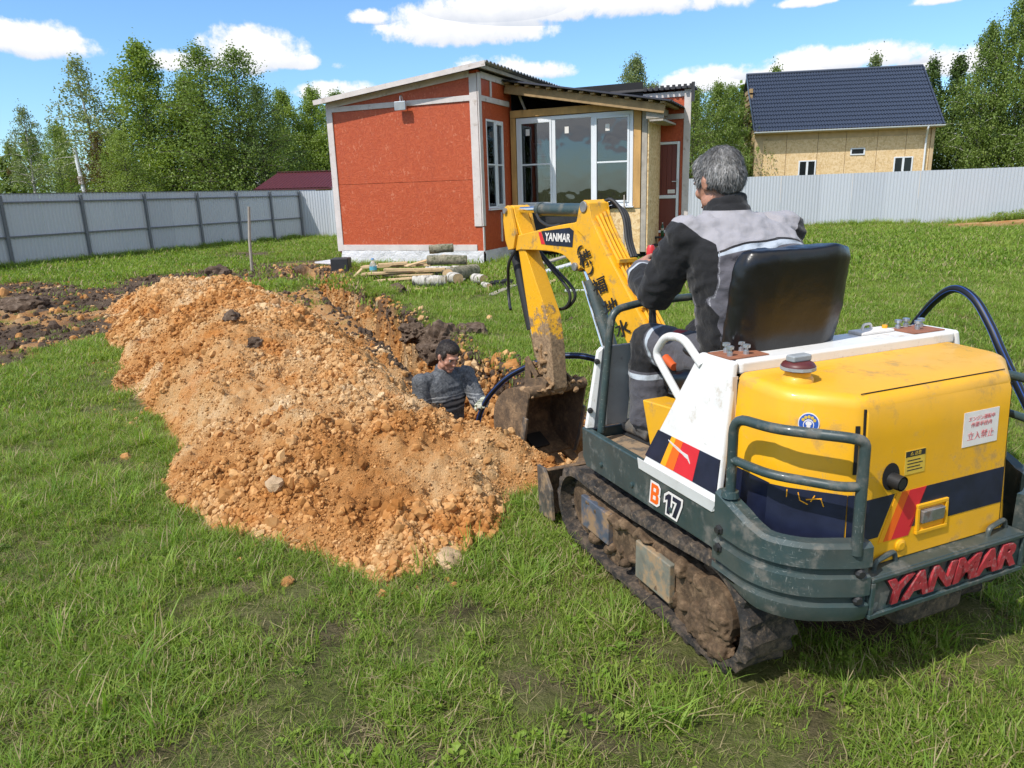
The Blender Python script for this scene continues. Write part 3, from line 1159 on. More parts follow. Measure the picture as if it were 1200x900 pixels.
# ---------------------------------------------------------------- grass
def grass_mat():
    m, t, p = new_mat('grass_blades')
    oi = t.n.new('ShaderNodeObjectInfo')
    loc = oi.outputs['Location']
    big = t.noise(loc, 0.45, 4, 0.6)
    rnd = oi.outputs['Random']
    v = t.math('ADD', t.math('MULTIPLY', big, 0.6), t.math('MULTIPLY', rnd, 0.4))
    c = t.ramp(v, [(0.2, (0.110, 0.210, 0.026)), (0.42, (0.185, 0.330, 0.036)), (0.6, (0.255, 0.400, 0.050)), (0.85, (0.360, 0.450, 0.115))])
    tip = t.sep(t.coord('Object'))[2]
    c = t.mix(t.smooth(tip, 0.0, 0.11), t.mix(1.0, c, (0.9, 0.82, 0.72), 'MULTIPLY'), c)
    dry = t.attr('dry')
    c = t.mix(dry, c, (0.42, 0.34, 0.19))
    t.put(p.inputs['Base Color'], c)
    p.inputs['Roughness'].default_value = 0.55
    p.inputs['Specular IOR Level'].default_value = 0.35
    tr = t.n.new('ShaderNodeBsdfTranslucent')
    t.put(tr.inputs[0], t.mix(1.0, c, (1.25, 1.35, 0.6), 'MULTIPLY'))
    mx = t.n.new('ShaderNodeMixShader')
    mx.inputs[0].default_value = 0.42
    t.l.new(p.outputs[0], mx.inputs[1])
    t.l.new(tr.outputs[0], mx.inputs[2])
    t.l.new(mx.outputs[0], t.n['Material Output'].inputs[0])
    return m


MT['grass'] = grass_mat()


def tuft(name, seed, n, spread, hmin, hmax, width, lean=.5, dryshare=.08, flat=False):
    rg = random.Random(seed)
    vs, fs, dr = [], [], []
    for k in range(n):
        a = rg.uniform(0, 6.283)
        r = spread * math.sqrt(rg.random())
        bx, by = r * math.cos(a), r * math.sin(a)
        h = rg.uniform(hmin, hmax)
        da = rg.uniform(0, 6.283)
        ln = h * rg.uniform(.15, lean * 1.6) if not flat else h * 1.2
        hz = h if not flat else h * .15
        w = width * rg.uniform(.7, 1.3)
        px, py = -math.sin(da), math.cos(da)
        d = 1.0 if rg.random() < dryshare else rg.random() * .12
        b = len(vs)
        for i, s in enumerate((0, .45, .8, 1.0)):
            x, y, z = bx + math.cos(da) * ln * s * s, by + math.sin(da) * ln * s * s, hz * (s - .22 * s * s * s * (ln / max(h, .001)))
            ww = w * (1, .85, .5, 0)[i] / 2
            if i < 3:
                vs += [(x - px * ww, y - py * ww, z - .004), (x + px * ww, y + py * ww, z - .004)]
                dr += [d, d]
            else:
                vs.append((x, y, z))
                dr.append(d)
        fs += [(b, b + 1, b + 3, b + 2), (b + 2, b + 3, b + 5, b + 4), (b + 4, b + 5, b + 6)]
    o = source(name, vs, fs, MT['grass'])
    set_attr(o.data, 'dry', dr)
    return o


def leafy(name, seed, n, spread, size):
    """low broad-leaved weeds in the lawn (plantain, clover)"""
    rg = random.Random(seed)
    vs, fs, dr = [], [], []
    for k in range(n):
        a = rg.uniform(0, 6.283)
        r = spread * rg.random()
        l = size * rg.uniform(.6, 1.3)
        w = l * rg.uniform(.3, .5)
        x0, y0, z0 = r * math.cos(a) * .4, r * math.sin(a) * .4, rg.uniform(.005, .03)
        dx, dy = math.cos(a), math.sin(a)
        b = len(vs)
        vs += [(x0, y0, z0), (x0 + dx * l * .5 - dy * w, y0 + dy * l * .5 + dx * w, z0 + l * .35), (x0 + dx * l * .5, y0 + dy * l * .5, z0 + l * .28), (x0 + dx * l * .5 + dy * w, y0 + dy * l * .5 - dx * w, z0 + l * .35), (x0 + dx * l, y0 + dy * l, z0 + l * .25)]
        dr += [0, 0, 0, 0, .1]
        fs += [(b, b + 3, b + 2), (b, b + 2, b + 1), (b + 2, b + 3, b + 4), (b + 1, b + 2, b + 4)]
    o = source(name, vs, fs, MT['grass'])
    set_attr(o.data, 'dry', dr)
    return o


FENCE_A, FENCE_B = Vector((-13.8, 19.93, 0)), Vector((-8.85, 32.2, 0))
HOUSE_O, HOUSE_RZ = (-.56, 17.19), -math.atan2(.39926677, .9168348)


def build_grass():
    rg = np.random.default_rng(11)
    near = [tuft('blades_%d' % i, i + 5, 24, .065, .018, .070, .0040, .9, .12) for i in range(4)]
    tall = [tuft('tall_%d' % i, i + 25, 24, .045, .05, .145, .0048, .75, .08) for i in range(2)]
    straw = [tuft('straw_%d' % i, i + 45, 16, .10, .03, .10, .0030, .9, .97, True) for i in range(2)]
    weed = [leafy('weed_%d' % i, i + 65, 9, .04, .023) for i in range(2)]
    wide = [tuft('patch_%d' % i, i + 85, 46, .16, .022, .075, .0075, .8, .13) for i in range(3)]
    far = [tuft('sward_%d' % i, i + 105, 60, .45, .025, .085, .020, .7, .15) for i in range(3)]
    P, RT, S, I = [], [], [], []

    def emit(n, dlo, dhi, kinds, smin, smax, half=.62, power=1.0, anywhere=False):
        d = dlo + (dhi - dlo) * np.sqrt(rg.uniform((dlo / dhi) ** 2 * 0, 1, n)) if power == 1 else dlo + (dhi - dlo) * rg.uniform(0, 1, n)
        lat = rg.uniform(-1, 1, n) * (half * 1.25 * d + 1.2)
        x, y = lat, d
        dm = dirt_mask(x, y)
        clump = fbm(x * 2.9, y * 2.9, 3, 13)
        patch = fbm(x * .6, y * .6, 2, 14)
        pr = np.clip(1.15 - 1.35 * dm, 0, 1) * np.clip(.45 + (clump - .36) * 3.0, .22, 1) * np.clip(.6 + patch * .7, 0, 1)
        pr = np.where(dm > .62, .012, pr)
        if anywhere:
            pr = np.where(dm > .25, .9, .15)
        keep = rg.uniform(0, 1, n) < pr
        keep &= ((heap_sd(x, y) > .05) | (heap_height(x, y, False) < -.012)) & (trench_sd(x, y) > .10)
        # inside the house, under the tracks, beyond the fences
        ca, sa = math.cos(-HOUSE_RZ), math.sin(-HOUSE_RZ)
        hx = (x - HOUSE_O[0]) * ca - (y - HOUSE_O[1]) * sa
        hy = (x - HOUSE_O[0]) * sa + (y - HOUSE_O[1]) * ca
        keep &= ~((hx > -4.1) & (hx < 0.05) & (hy > 0)) & ~((hx > -4.1) & (hx < 4.2) & (hy > 1.6))
        h0 = R(22.5)
        mx = x * math.cos(h0) + y * math.sin(h0) - 2.06
        my = -x * math.sin(h0) + y * math.cos(h0) - 2.3
        for s in (-.48, .54):
            keep &= ~((np.abs(mx - s) < .125) & (my > -.70) & (my < .72))
        nrm = Vector((-(FENCE_B - FENCE_A).y, (FENCE_B - FENCE_A).x, 0)).normalized()
        keep &= ((x - FENCE_A.x) * nrm.x + (y - FENCE_A.y) * nrm.y) < .6
        x, y, c = x[keep], y[keep], clump[keep]
        k = len(x)
        P.append(np.stack([x, y, ground_h(x, y) - .004], 1))
        RT.append(np.stack([rg.normal(0, .12, k), rg.normal(0, .12, k), rg.uniform(0, 6.283, k)], 1))
        S.append(rg.uniform(smin, smax, k) * (.7 + .75 * np.clip((c - .3) * 1.8, 0, 1)))
        kinds = np.array(kinds)
        I.append(kinds[rg.integers(0, len(kinds), k)])

    emit(52000, 1.25, 5.6, [0, 1, 2, 3] * 9 + [4, 5] + [6, 7] * 5 + [8], .60, 1.05)
    emit(12000, 1.25, 4.0, [0, 1, 2, 3] * 2 + [6, 7] * 2 + [8, 9], .5, 1.0, power=2)
    emit(60000, 4.8, 13, [0, 1, 2, 3] * 2 + [10, 11, 12] * 5 + [6, 7, 8], .75, 1.2)
    emit(50000, 11.5, 24, [10, 11, 12] * 3 + [13, 14, 15] * 2, .9, 1.3)
    emit(26000, 21, 36, [13, 14, 15], .8, 1.2)
    emit(9000, 1.25, 6.0, [6, 7, 6, 7, 0], .5, 1.1, anywhere=True)
    # rank grass along the foot of the fences and the cabin
    def strip(a, b, n, wid, smin, smax, kinds):
        t = rg.uniform(0, 1, n)
        off = np.abs(rg.normal(0, wid, n))
        a, b = np.array(a), np.array(b)
        dv = (b - a) / np.linalg.norm(b - a)
        nv = np.array([dv[1], -dv[0]])
        p = a + (b - a) * t[:, None] + nv * off[:, None]
        k = (fbm(p[:, 0] * .8, p[:, 1] * .8, 2, 99) > .40) | (rg.uniform(0, 1, n) < .25)
        p, off = p[k], off[k]
        m = len(p)
        P.append(np.stack([p[:, 0], p[:, 1], ground_h(p[:, 0], p[:, 1])], 1))
        RT.append(np.stack([rg.normal(0, .12, m), rg.normal(0, .12, m), rg.uniform(0, 6.283, m)], 1))
        S.append(rg.uniform(smin, smax, m) * (1.1 - .5 * np.clip(off / (wid * 2), 0, 1)))
        I.append(np.array(kinds)[rg.integers(0, len(kinds), m)])
    strip((-15.5, 15.7), (-9.0, 31.7), 2600, .22, 1.0, 2.4, [4, 5])
    strip((-8.8, 31.9), (12.3, 29.2), 900, .25, 1.0, 2.4, [4, 5])
    strip((12.3, 29.2), (26, 25.2), 1200, .25, 1.0, 2.6, [4, 5])
    strip((-4.6, 18.6), (-.7, 16.95), 500, .25, .9, 1.8, [4, 5])
    strip((-.2, 17.1), (2.6, 17.3), 350, .35, 1.4, 2.6, [4, 5])
    P_, R_, S_, I_ = np.concatenate(P), np.concatenate(RT), np.concatenate(S), np.concatenate(I)
    # collection order is by name inside the collection info, so map kind -> sorted position
    objs = near + tall + straw + weed + wide + far
    order = sorted(range(len(objs)), key=lambda i: objs[i].name)
    pos = np.empty(len(objs), int)
    for newi, oldi in enumerate(order):
        pos[oldi] = newi
    scatter('grass', 'patchy green lawn grass with straw and weeds', P_, R_, S_, pos[I_], objs)


build_grass()


# ================================================================ FENCES
def fence_mat():
    m, t, p = new_mat('grey_coated_sheet')
    oi = t.n.new('ShaderNodeObjectInfo')
    co = t.coord('Object')
    c = t.ramp(oi.outputs['Random'], [(0, (0.45, 0.48, 0.525)), (1, (0.53, 0.56, 0.60))])
    n = t.noise(co, 1.8, 5, 0.6)
    z = t.sep(co)[2]
    splash = t.math('MULTIPLY', t.smooth(t.math('ADD', t.math('MULTIPLY', z, -1.6), n), 0.1, 0.6), 0.45)
    c = t.mix(splash, c, (0.26, 0.24, 0.21))
    t.put(p.inputs['Base Color'], c)
    p.inputs['Roughness'].default_value = 0.42
    return m


MT['sheet'] = fence_mat()
MT['post'] = M('fence_post_grey', (0.145, 0.155, 0.17), 0.5, var=0.1)


def corrugated(w, h, pitch, depth, thick=.004, taper=.35):
    """profiled sheet standing in x-z, ribs vertical; real thickness"""
    xs = []
    n = int(round(w / pitch))
    p = w / n
    for i in range(n):
        x = i * p
        xs += [(x, 0), (x + p * (.5 - taper * .35), 0), (x + p * .5, depth), (x + p * (1 - taper * .35), depth)]
    xs.append((w, 0))
    k = len(xs)
    vs = []
    for y0 in (0, thick):
        for z in (0, h):
            vs += [(x, y + y0, z) for x, y in xs]
    fs = []
    for i in range(k - 1):
        fs.append((i, i + 1, k + i + 1, k + i))
        fs.append((2 * k + i + 1, 2 * k + i, 3 * k + i, 3 * k + i + 1))
        fs.append((k + i, k + i + 1, 3 * k + i + 1, 3 * k + i))
        fs.append((i + 1, i, 2 * k + i, 2 * k + i + 1))
    fs += [(0, k, 3 * k, 2 * k), (2 * k - 1, k - 1, 3 * k - 1, 4 * k - 1)]
    return vs, fs


def build_fence(name, label, a, b, posts, panel_w=1.17, h=2.0, dz0=.03, slope=0.0, first=0.0):
    a, b = Vector(a), Vector(b)
    d = b - a
    L = d.length
    root = thing(name, label, 'fence', a, math.atan2(d.y, d.x))
    n = int(math.ceil(L / panel_w))
    vs, fs = corrugated(panel_w - .004, h, .117, .016)
    proto = None
    for i in range(n):
        if proto is None:
            o = mesh_obj('fence_panel', vs, fs, MT['sheet'], root)
            proto = o
        else:
            o = proto.copy()
            COL.objects.link(o)
            o.parent = root
        o.location = (i * panel_w, .002 * (i % 2), dz0 + slope * (i / n))
        o.rotation_euler = (0, R(.12) * math.sin(i * 2.3), 0)
    if posts:
        pm = None
        for s in posts:
            if pm is None:
                pm = MB().box((-.04, -.085, -.2), (.04, -.022, h - .02)).build('fence_post', MT['post'], root, bevel=.004)
                o = pm
            else:
                o = pm.copy()
                COL.objects.link(o)
                o.parent = root
            o.location = (s, 0, 0)
        for z in (.88, 1.80):
            MB().box((0, -.050, z - .02), (L, -.004, z + .02)).build('fence_rail', MT['post'], root)
        MB().box((0, -.012, h + dz0 - .005), (L, .03, h + dz0 + .012)).build('top_trim', MT['post'], root)
    return root


# left fence runs from beside the photographer to the back corner
fd = (FENCE_B - FENCE_A).normalized()
FA = FENCE_A - fd * 9.0
build_fence('metal_fence', 'pale grey sheet fence on the left with dark posts and rails, grass along its foot', FA, FENCE_B,
            [9.0 + s for s in (-7.0, -4.5, -2.05, .36, 2.78, 5.09, 7.38, 9.37, 11.28, 13.13)], h=2.0)
build_fence('metal_fence', 'long plain grey sheet fence across the back of the plot, behind the orange cabin', (-8.83, 32.25, 0), (12.36, 29.53, 0), None, h=1.95)
build_fence('metal_fence', 'grey sheet fence at the right, below the unfinished house with the blue grey roof', (12.37, 29.53, -.02), (31.0, 23.63, -.02), None, h=1.98, slope=.06)


# ================================================================ TREES
def leaf_mat(name, stops, trans=.35):
    m, t, p = new_mat(name)
    co = t.coord('Object')
    oi = t.n.new('ShaderNodeObjectInfo')
    n = t.noise(co, 1.1, 3, 0.6)
    n2 = t.noise(co, 7.0, 2, 0.6)
    v = t.math('ADD', t.math('ADD', t.math('MULTIPLY', n, .55), t.math('MULTIPLY', n2, .45)), t.math('MULTIPLY', t.math('SUBTRACT', oi.outputs['Random'], 0.5), .12))
    c = t.ramp(v, stops)
    t.put(p.inputs['Base Color'], c)
    p.inputs['Roughness'].default_value = 0.5
    p.inputs['Specular IOR Level'].default_value = 0.3
    tr = t.n.new('ShaderNodeBsdfTranslucent')
    t.put(tr.inputs[0], t.mix(1.0, c, (1.3, 1.3, 0.55), 'MULTIPLY'))
    mx = t.n.new('ShaderNodeMixShader')
    mx.inputs[0].default_value = trans
    t.l.new(p.outputs[0], mx.inputs[1])
    t.l.new(tr.outputs[0], mx.inputs[2])
    t.l.new(mx.outputs[0], t.n['Material Output'].inputs[0])
    return m


MT['leaf_fresh'] = leaf_mat('fresh_birch_leaves', [(0.3, (0.130, 0.205, 0.032)), (0.5, (0.215, 0.300, 0.055)), (0.7, (0.310, 0.370, 0.095))])
MT['leaf_green'] = leaf_mat('green_tree_leaves', [(0.3, (0.100, 0.160, 0.032)), (0.5, (0.170, 0.245, 0.050)), (0.7, (0.260, 0.320, 0.080))])
MT['leaf_dark'] = leaf_mat('dark_tree_leaves', [(0.3, (0.055, 0.098, 0.026)), (0.5, (0.092, 0.146, 0.038)), (0.7, (0.142, 0.198, 0.054))])
MT['leaf_grey'] = leaf_mat('greyish_willow_leaves', [(0.3, (0.150, 0.200, 0.080)), (0.5, (0.225, 0.275, 0.118)), (0.7, (0.30, 0.34, 0.16))])
MT['leaf_rust'] = leaf_mat('rusty_young_leaves', [(0.3, (0.075, 0.045, 0.015)), (0.5, (0.13, 0.085, 0.025)), (0.7, (0.16, 0.14, 0.035))])


def bark_mat():
    m, t, p = new_mat('birch_bark')
    co = t.coord('Object')
    n = t.noise(t.mapping(co, scale=(3, 3, 9)), 1.2, 6, 0.7)
    c = t.ramp(n, [(0.38, (0.05, 0.045, 0.04)), (0.5, (0.40, 0.38, 0.34)), (0.7, (0.58, 0.56, 0.52))])
    t.put(p.inputs['Base Color'], c)
    p.inputs['Roughness'].default_value = 0.8
    return m


MT['bark'] = bark_mat()
MT['bark_dark'] = M('grey_brown_bark', (0.10, 0.085, 0.07), 0.9, var=0.4, vscale=9, stretch=(1, 1, .25))


def make_tree(seed, kind):
    """returns trunk mesh, crown mesh for a tree 10 m high"""
    rg = random.Random(seed)
    H = 10.0
    K = dict(
        birch=dict(base=.14, wid=.265, nl=74, leaf=.115, per=155, up=.9, droop=.55, spread=.34, top=.9),
        sparse=dict(base=.34, wid=.25, nl=38, leaf=.115, per=80, up=.8, droop=.6, spread=.30, top=1.0),
        dense=dict(base=.04, wid=.34, nl=96, leaf=.118, per=160, up=.75, droop=.35, spread=.42, top=.75),
        slim=dict(base=.10, wid=.14, nl=54, leaf=.13, per=110, up=1.0, droop=.45, spread=.30, top=.9),
        bush=dict(base=.0, wid=.46, nl=54, leaf=.17, per=150, up=.6, droop=.15, spread=.6, top=.5),
    )[kind]
    mb = MB()
    ph, am = rg.uniform(0, 6), rg.uniform(.05, .22)
    ax = lambda s: Vector((am * math.sin(ph + s * 3), am * math.cos(ph * 1.3 + s * 2.6), H * s))
    n = 9
    top = .97 if kind != 'bush' else .5
    mb.tube([ax(top * i / n) for i in range(n + 1)], [max(.012, .15 * (1 - .93 * i / n)) for i in range(n + 1)], 7)
    lv, lf = [], []

    def leaf(p, size, hang):
        a, b = rg.uniform(0, 6.283), rg.uniform(-1.0, 1.0)
        d = Vector((math.cos(a) * math.cos(b), math.sin(a) * math.cos(b), math.sin(b)))
        d = (d + Vector((0, 0, -hang))).normalized()
        s = d.cross(Vector((rg.uniform(-1, 1), rg.uniform(-1, 1), rg.uniform(-1, 1))))
        if s.length < .05:
            return
        s.normalize()
        l, w = size * rg.uniform(.7, 1.35), size * rg.uniform(.32, .5)
        q = len(lv)
        lv.extend([p, p + d * l * .45 + s * w, p + d * l, p + d * l * .45 - s * w])
        lf.append((q, q + 1, q + 2, q + 3))
    for k in range(K['nl']):
        u = (k + rg.random()) / K['nl']
        hs = K['base'] + (.97 - K['base']) * u
        # crown outline: widest low, tapering to the top, uneven
        prof = (1 - u) ** K['top'] * (.45 + .55 * min(1, u * 4 + .35)) + .10
        ln = H * K['wid'] * prof * rg.uniform(.7, 1.3)
        an = k * 2.399 + rg.uniform(-.5, .5)
        o = ax(min(hs, top))
        if kind == 'bush':
            o = Vector((rg.gauss(0, .4), rg.gauss(0, .4), H * .32 * u))
        dirh = Vector((math.cos(an), math.sin(an), 0))
        up_ = K['up'] * rg.uniform(.6, 1.2)
        pts = []
        for i in range(6):
            s = i / 5
            pts.append(o + dirh * ln * s + Vector((0, 0, ln * (up_ * s - K['droop'] * 1.1 * s * s))))
        mb.tube(pts, [.045 * (1 - u * .6) * (1 - .85 * i / 5) + .004 for i in range(6)], 4)
        nleaf = int(K['per'] * (.35 + ln / (H * K['wid'])))
        for j in range(nleaf):
            s = rg.random() ** .55
            i = min(4, int(s * 5))
            p = pts[i].lerp(pts[i + 1], s * 5 - i)
            sg = K['spread'] * (.45 + .6 * prof)
            p = p + Vector((rg.gauss(0, sg), rg.gauss(0, sg), rg.gauss(0, sg * .8)))
            if kind in ('birch', 'sparse', 'slim') and rg.random() < .5:
                # hanging strand
                m_ = rg.randint(2, 4)
                for q in range(m_):
                    leaf(p + Vector((rg.gauss(0, .03), rg.gauss(0, .03), -.11 * q)), K['leaf'], 1.0)
            else:
                leaf(p, K['leaf'], .35)
    for j in range(int(K['per'] * 1.2)):
        leaf(ax(.97) + Vector((rg.gauss(0, .18), rg.gauss(0, .18), rg.gauss(-.25, .35))), K['leaf'], .4)
    tm = bpy.data.meshes.new('trunk')
    tm.from_pydata([tuple(v) for v in mb.v], [], mb.f)
    cm = bpy.data.meshes.new('crown')
    cm.from_pydata([tuple(v) for v in lv], [], lf)
    return tm, cm


TREES = {}


def tree_meshes(kind, variant, leafm, barkm):
    key = (kind, variant, leafm)
    if key not in TREES:
        tm, cm = make_tree(variant * 13 + sum(map(ord, kind)), kind)
        tm.materials.append(MT[barkm])
        cm.materials.append(MT[leafm])
        TREES[key] = (tm, cm)
    return TREES[key]


def tree(name, label, x, y, h, kind, variant=0, leafm='leaf_fresh', barkm='bark', wide=1.0, group=None, rz=0.0, lean=0.0, cat='tree'):
    tm, cm = tree_meshes(kind, variant, leafm, barkm)
    t = thing(name, label, cat, (x, y, -.05), rz, group)
    t.rotation_euler = (0, lean, rz)
    s = h / 10.0
    t.scale = (s * wide, s * wide, s)
    for nm, me in (('trunk', tm), ('crown', cm)):
        o = bpy.data.objects.new(nm, me)
        COL.objects.link(o)
        o.parent = t
    return t


gl = 'trees beyond the left fence'
gr = 'trees of the wood behind the right fence'
gb = 'bushes and undergrowth beyond the fences'
for a in [
    # name, label, x, y, h, kind, variant, leaves, bark, width, group, rz, lean
    ('birch_tree', 'thin airy birch with a pale leaning trunk, left of the tallest tree', -24.0, 46, 10.3, 'sparse', 0, 'leaf_grey', 'bark', 1.15, gl, .4, -.10),
    ('birch_tree', 'half bare birch cut by the left edge of the photo', -30.2, 48, 8.0, 'sparse', 1, 'leaf_grey', 'bark', 1.0, gl, 1.2, .05),
    ('willow_tree', 'tallest pale green tree, with a narrow top, beyond the left fence', -21.8, 47, 11.2, 'birch', 0, 'leaf_fresh', 'bark', 1.25, gl, 2.0, 0),
    ('willow_tree', 'pale green tree close against the right side of the tallest one', -19.6, 48, 9.4, 'birch', 1, 'leaf_fresh', 'bark', 1.2, gl, 3.0, 0),
    ('broadleaf_tree', 'wide dense tree, left half of the big dark crown beyond the fence', -18.0, 46, 10.6, 'dense', 0, 'leaf_green', 'bark_dark', 1.05, gl, .3, 0),
    ('broadleaf_tree', 'darkest dense tree, right half of the big crown beyond the fence', -15.6, 46, 10.4, 'dense', 1, 'leaf_green', 'bark_dark', 1.0, gl, 1.7, 0),
    ('broadleaf_tree', 'dark rounded tree filling the right foot of the big crown', -14.3, 45, 8.2, 'dense', 2, 'leaf_dark', 'bark_dark', .9, gl, 2.9, 0),
    ('birch_tree', 'light birch just right of the big dark crown', -18.2, 64, 10.6, 'birch', 0, 'leaf_fresh', 'bark', 1.15, gl, 4.2, 0),
    ('birch_tree', 'light birch of the far row, second from the big dark crown', -16.4, 66, 11.0, 'birch', 1, 'leaf_fresh', 'bark', 1.1, gl, 5.2, 0),
    ('birch_tree', 'light birch above the dark red shed roof', -14.0, 64, 10.3, 'birch', 2, 'leaf_fresh', 'bark', 1.2, gl, .9, 0),
    ('birch_tree', 'light birch of the far row next to the left edge of the cabin', -11.8, 66, 10.2, 'birch', 0, 'leaf_fresh', 'bark', 1.2, gl, 2.4, 0),
    ('birch_tree', 'light birch standing partly behind the left roof edge of the cabin', -9.8, 64, 9.4, 'birch', 1, 'leaf_fresh', 'bark', 1.2, gl, 3.6, 0),
    ('broadleaf_tree', 'small bright green tree in front of the tallest tree', -20.9, 42, 5.6, 'dense', 2, 'leaf_fresh', 'bark_dark', 1.0, gl, 1.1, 0),
    ('broadleaf_tree', 'low dark green tree behind the white pole', -25.2, 50, 5.6, 'dense', 0, 'leaf_dark', 'bark_dark', 1.1, gl, 4.1, 0),
    ('rusty_shrub', 'brownish young tree between the thin birch and the tallest tree', -23.3, 44, 6.0, 'sparse', 2, 'leaf_rust', 'bark_dark', 1.0, gl, 2.2, 0),
    ('rusty_shrub', 'brownish bush low at the left edge of the photo', -29.4, 45, 4.0, 'bush', 0, 'leaf_rust', 'bark_dark', .8, gb, 0, 0),
    ('bush', 'yellow green bush behind the fence below the thin birch', -25.8, 43, 4.6, 'bush', 1, 'leaf_fresh', 'bark_dark', .9, gb, 1, 0),
    ('bush', 'green bush behind the fence at the foot of the tallest tree', -21.6, 41, 4.4, 'bush', 2, 'leaf_green', 'bark_dark', .9, gb, 2, 0),
    ('bush', 'green bush behind the fence at the foot of the big dark crown', -17.6, 42, 4.3, 'bush', 0, 'leaf_green', 'bark_dark', .8, gb, 3, 0),
    ('bush', 'dark bush behind the fence just left of the red roofed shed', -14.6, 44, 4.2, 'bush', 1, 'leaf_dark', 'bark_dark', .8, gb, 4, 0),
    ('bush', 'light bush behind the dark red shed', -12.5, 58, 5.5, 'bush', 2, 'leaf_fresh', 'bark_dark', .9, gb, 5, 0),
    ('bush', 'tall green bush behind the fence, left of the white pole', -27.6, 44, 5.0, 'bush', 1, 'leaf_green', 'bark_dark', .9, gb, 3.3, 0),
    ('broadleaf_tree', 'small leafy tree at the left end of the fence, behind the half bare birch', -31.0, 53, 7.2, 'dense', 1, 'leaf_fresh', 'bark_dark', .9, gl, 2.3, 0),
    ('bush', 'bush behind the left end of the fence, beside the brownish bush', -32.0, 50, 5.0, 'bush', 2, 'leaf_green', 'bark_dark', 1, gb, .5, 0),
    ('birch_tree', 'greyish tree top rising over the porch roof', 8.4, 50, 10.0, 'birch', 2, 'leaf_grey', 'bark', .95, gr, 1.3, 0),
    ('birch_tree', 'lower tree top over the porch roof, right of the greyish one', 10.2, 52, 8.6, 'birch', 0, 'leaf_grey', 'bark', .9, gr, 3.3, 0),
    ('broadleaf_tree', 'tree right beside the right wall of the cabin', 13.0, 52, 8.2, 'dense', 1, 'leaf_green', 'bark_dark', .9, gr, .7, 0),
    ('broadleaf_tree', 'tree between the cabin and the far house, nearer the cabin', 14.9, 54, 8.8, 'birch', 1, 'leaf_green', 'bark', 1.1, gr, 2.7, 0),
    ('broadleaf_tree', 'tree touching the left end of the far house', 17.0, 57, 9.0, 'birch', 2, 'leaf_green', 'bark', 1.1, gr, 4.7, 0),
    ('bush', 'dark bush over the fence between the cabin and the far house', 14.6, 47, 4.6, 'bush', 0, 'leaf_green', 'bark_dark', .8, gb, 2.2, 0),
    ('bush', 'bright bush at the left corner of the far house', 16.6, 50, 4.2, 'bush', 1, 'leaf_fresh', 'bark_dark', .7, gb, 3.2, 0),
    ('birch_tree', 'small tree top showing over the left part of the blue grey roof', 23.3, 66, 11.6, 'slim', 0, 'leaf_green', 'bark', 1.0, gr, 1, 0),
    ('birch_tree', 'small tree top showing over the middle of the blue grey roof', 32.3, 68, 12.6, 'slim', 1, 'leaf_grey', 'bark', 1.0, gr, 2, 0),
    ('spruce_tree', 'dark narrow tree just right of the blue grey roof', 34.2, 62, 11.2, 'slim', 2, 'leaf_dark', 'bark_dark', 1.2, gr, 3, 0),
    ('spruce_tree', 'second dark narrow tree right of the blue grey roof', 36.3, 62, 11.4, 'slim', 0, 'leaf_dark', 'bark_dark', 1.2, gr, 4, 0),
    ('birch_tree', 'tall drooping birch in the wood right of the far house', 36.2, 58, 12.9, 'birch', 0, 'leaf_green', 'bark', .82, gr, 5, 0),
    ('birch_tree', 'tallest drooping birch in the wood at the right', 38.0, 57, 15.0, 'birch', 1, 'leaf_green', 'bark', .78, gr, 6, 0),
    ('birch_tree', 'birch with a bare leaning trunk at the right edge of the photo', 39.6, 56, 14.2, 'birch', 2, 'leaf_green', 'bark', .80, gr, .6, .06),
    ('birch_tree', 'tree cut off by the right edge of the photo', 42.2, 58, 15.2, 'birch', 0, 'leaf_green', 'bark', .85, gr, 1.6, 0),
    ('birch_tree', 'shorter birch in the wood above the small brown hut', 38.3, 52, 9.2, 'birch', 1, 'leaf_green', 'bark', 1.1, gr, 2.6, 0),
    ('bush', 'green bush at the right corner of the far house', 31.6, 53, 4.6, 'bush', 2, 'leaf_fresh', 'bark_dark', .7, gb, 4, 0),
    ('bush', 'undergrowth of the wood to the right of the far house', 34.8, 54, 5.0, 'bush', 0, 'leaf_dark', 'bark_dark', .9, gb, 5.5, 0),
    ('bush', 'undergrowth of the wood beside the small brown hut', 37.4, 54, 5.2, 'bush', 1, 'leaf_dark', 'bark_dark', .9, gb, 6, 0),
]:
    tree(*a)


def wood(name, label, x0, y0, x1, y1, n, hlo, hhi, leafms, seed):
    """a far-off wood that reads as one mass"""
    rg = random.Random(seed)
    vs, fs, fm = [], [], []
    for k in range(n):
        s = (k + rg.random()) / n
        x, y = x0 + (x1 - x0) * s + rg.uniform(-2, 2), y0 + (y1 - y0) * s + rg.uniform(-4, 4)
        h = rg.uniform(hlo, hhi)
        mi = rg.randrange(len(leafms))
        for j in range(620):
            u = rg.random() ** .8
            r = h * .19 * ((1 - u) ** .8 * (.6 + .4 * min(1, u * 5)) + .05)
            a, q = rg.uniform(0, 6.283), rg.random() ** .5
            p = Vector((x + r * q * math.cos(a), y + r * q * math.sin(a), h * (.02 + .96 * u) + rg.gauss(0, .25)))
            d = Vector((rg.gauss(0, 1), rg.gauss(0, 1), rg.gauss(-.3, .7))).normalized()
            e = d.cross(Vector((rg.gauss(0, 1), rg.gauss(0, 1), rg.gauss(0, 1)))).normalized()
            l, w = rg.uniform(.3, .6), rg.uniform(.15, .26)
            b = len(vs)
            vs += [p, p + d * l * .5 + e * w, p + d * l, p + d * l * .5 - e * w]
            fs.append((b, b + 1, b + 2, b + 3))
            fm.append(mi)
    o = mesh_obj(name, vs, fs, [MT[m] for m in leafms], None, False, fm)
    tag(o, label, None, None, 'stuff')


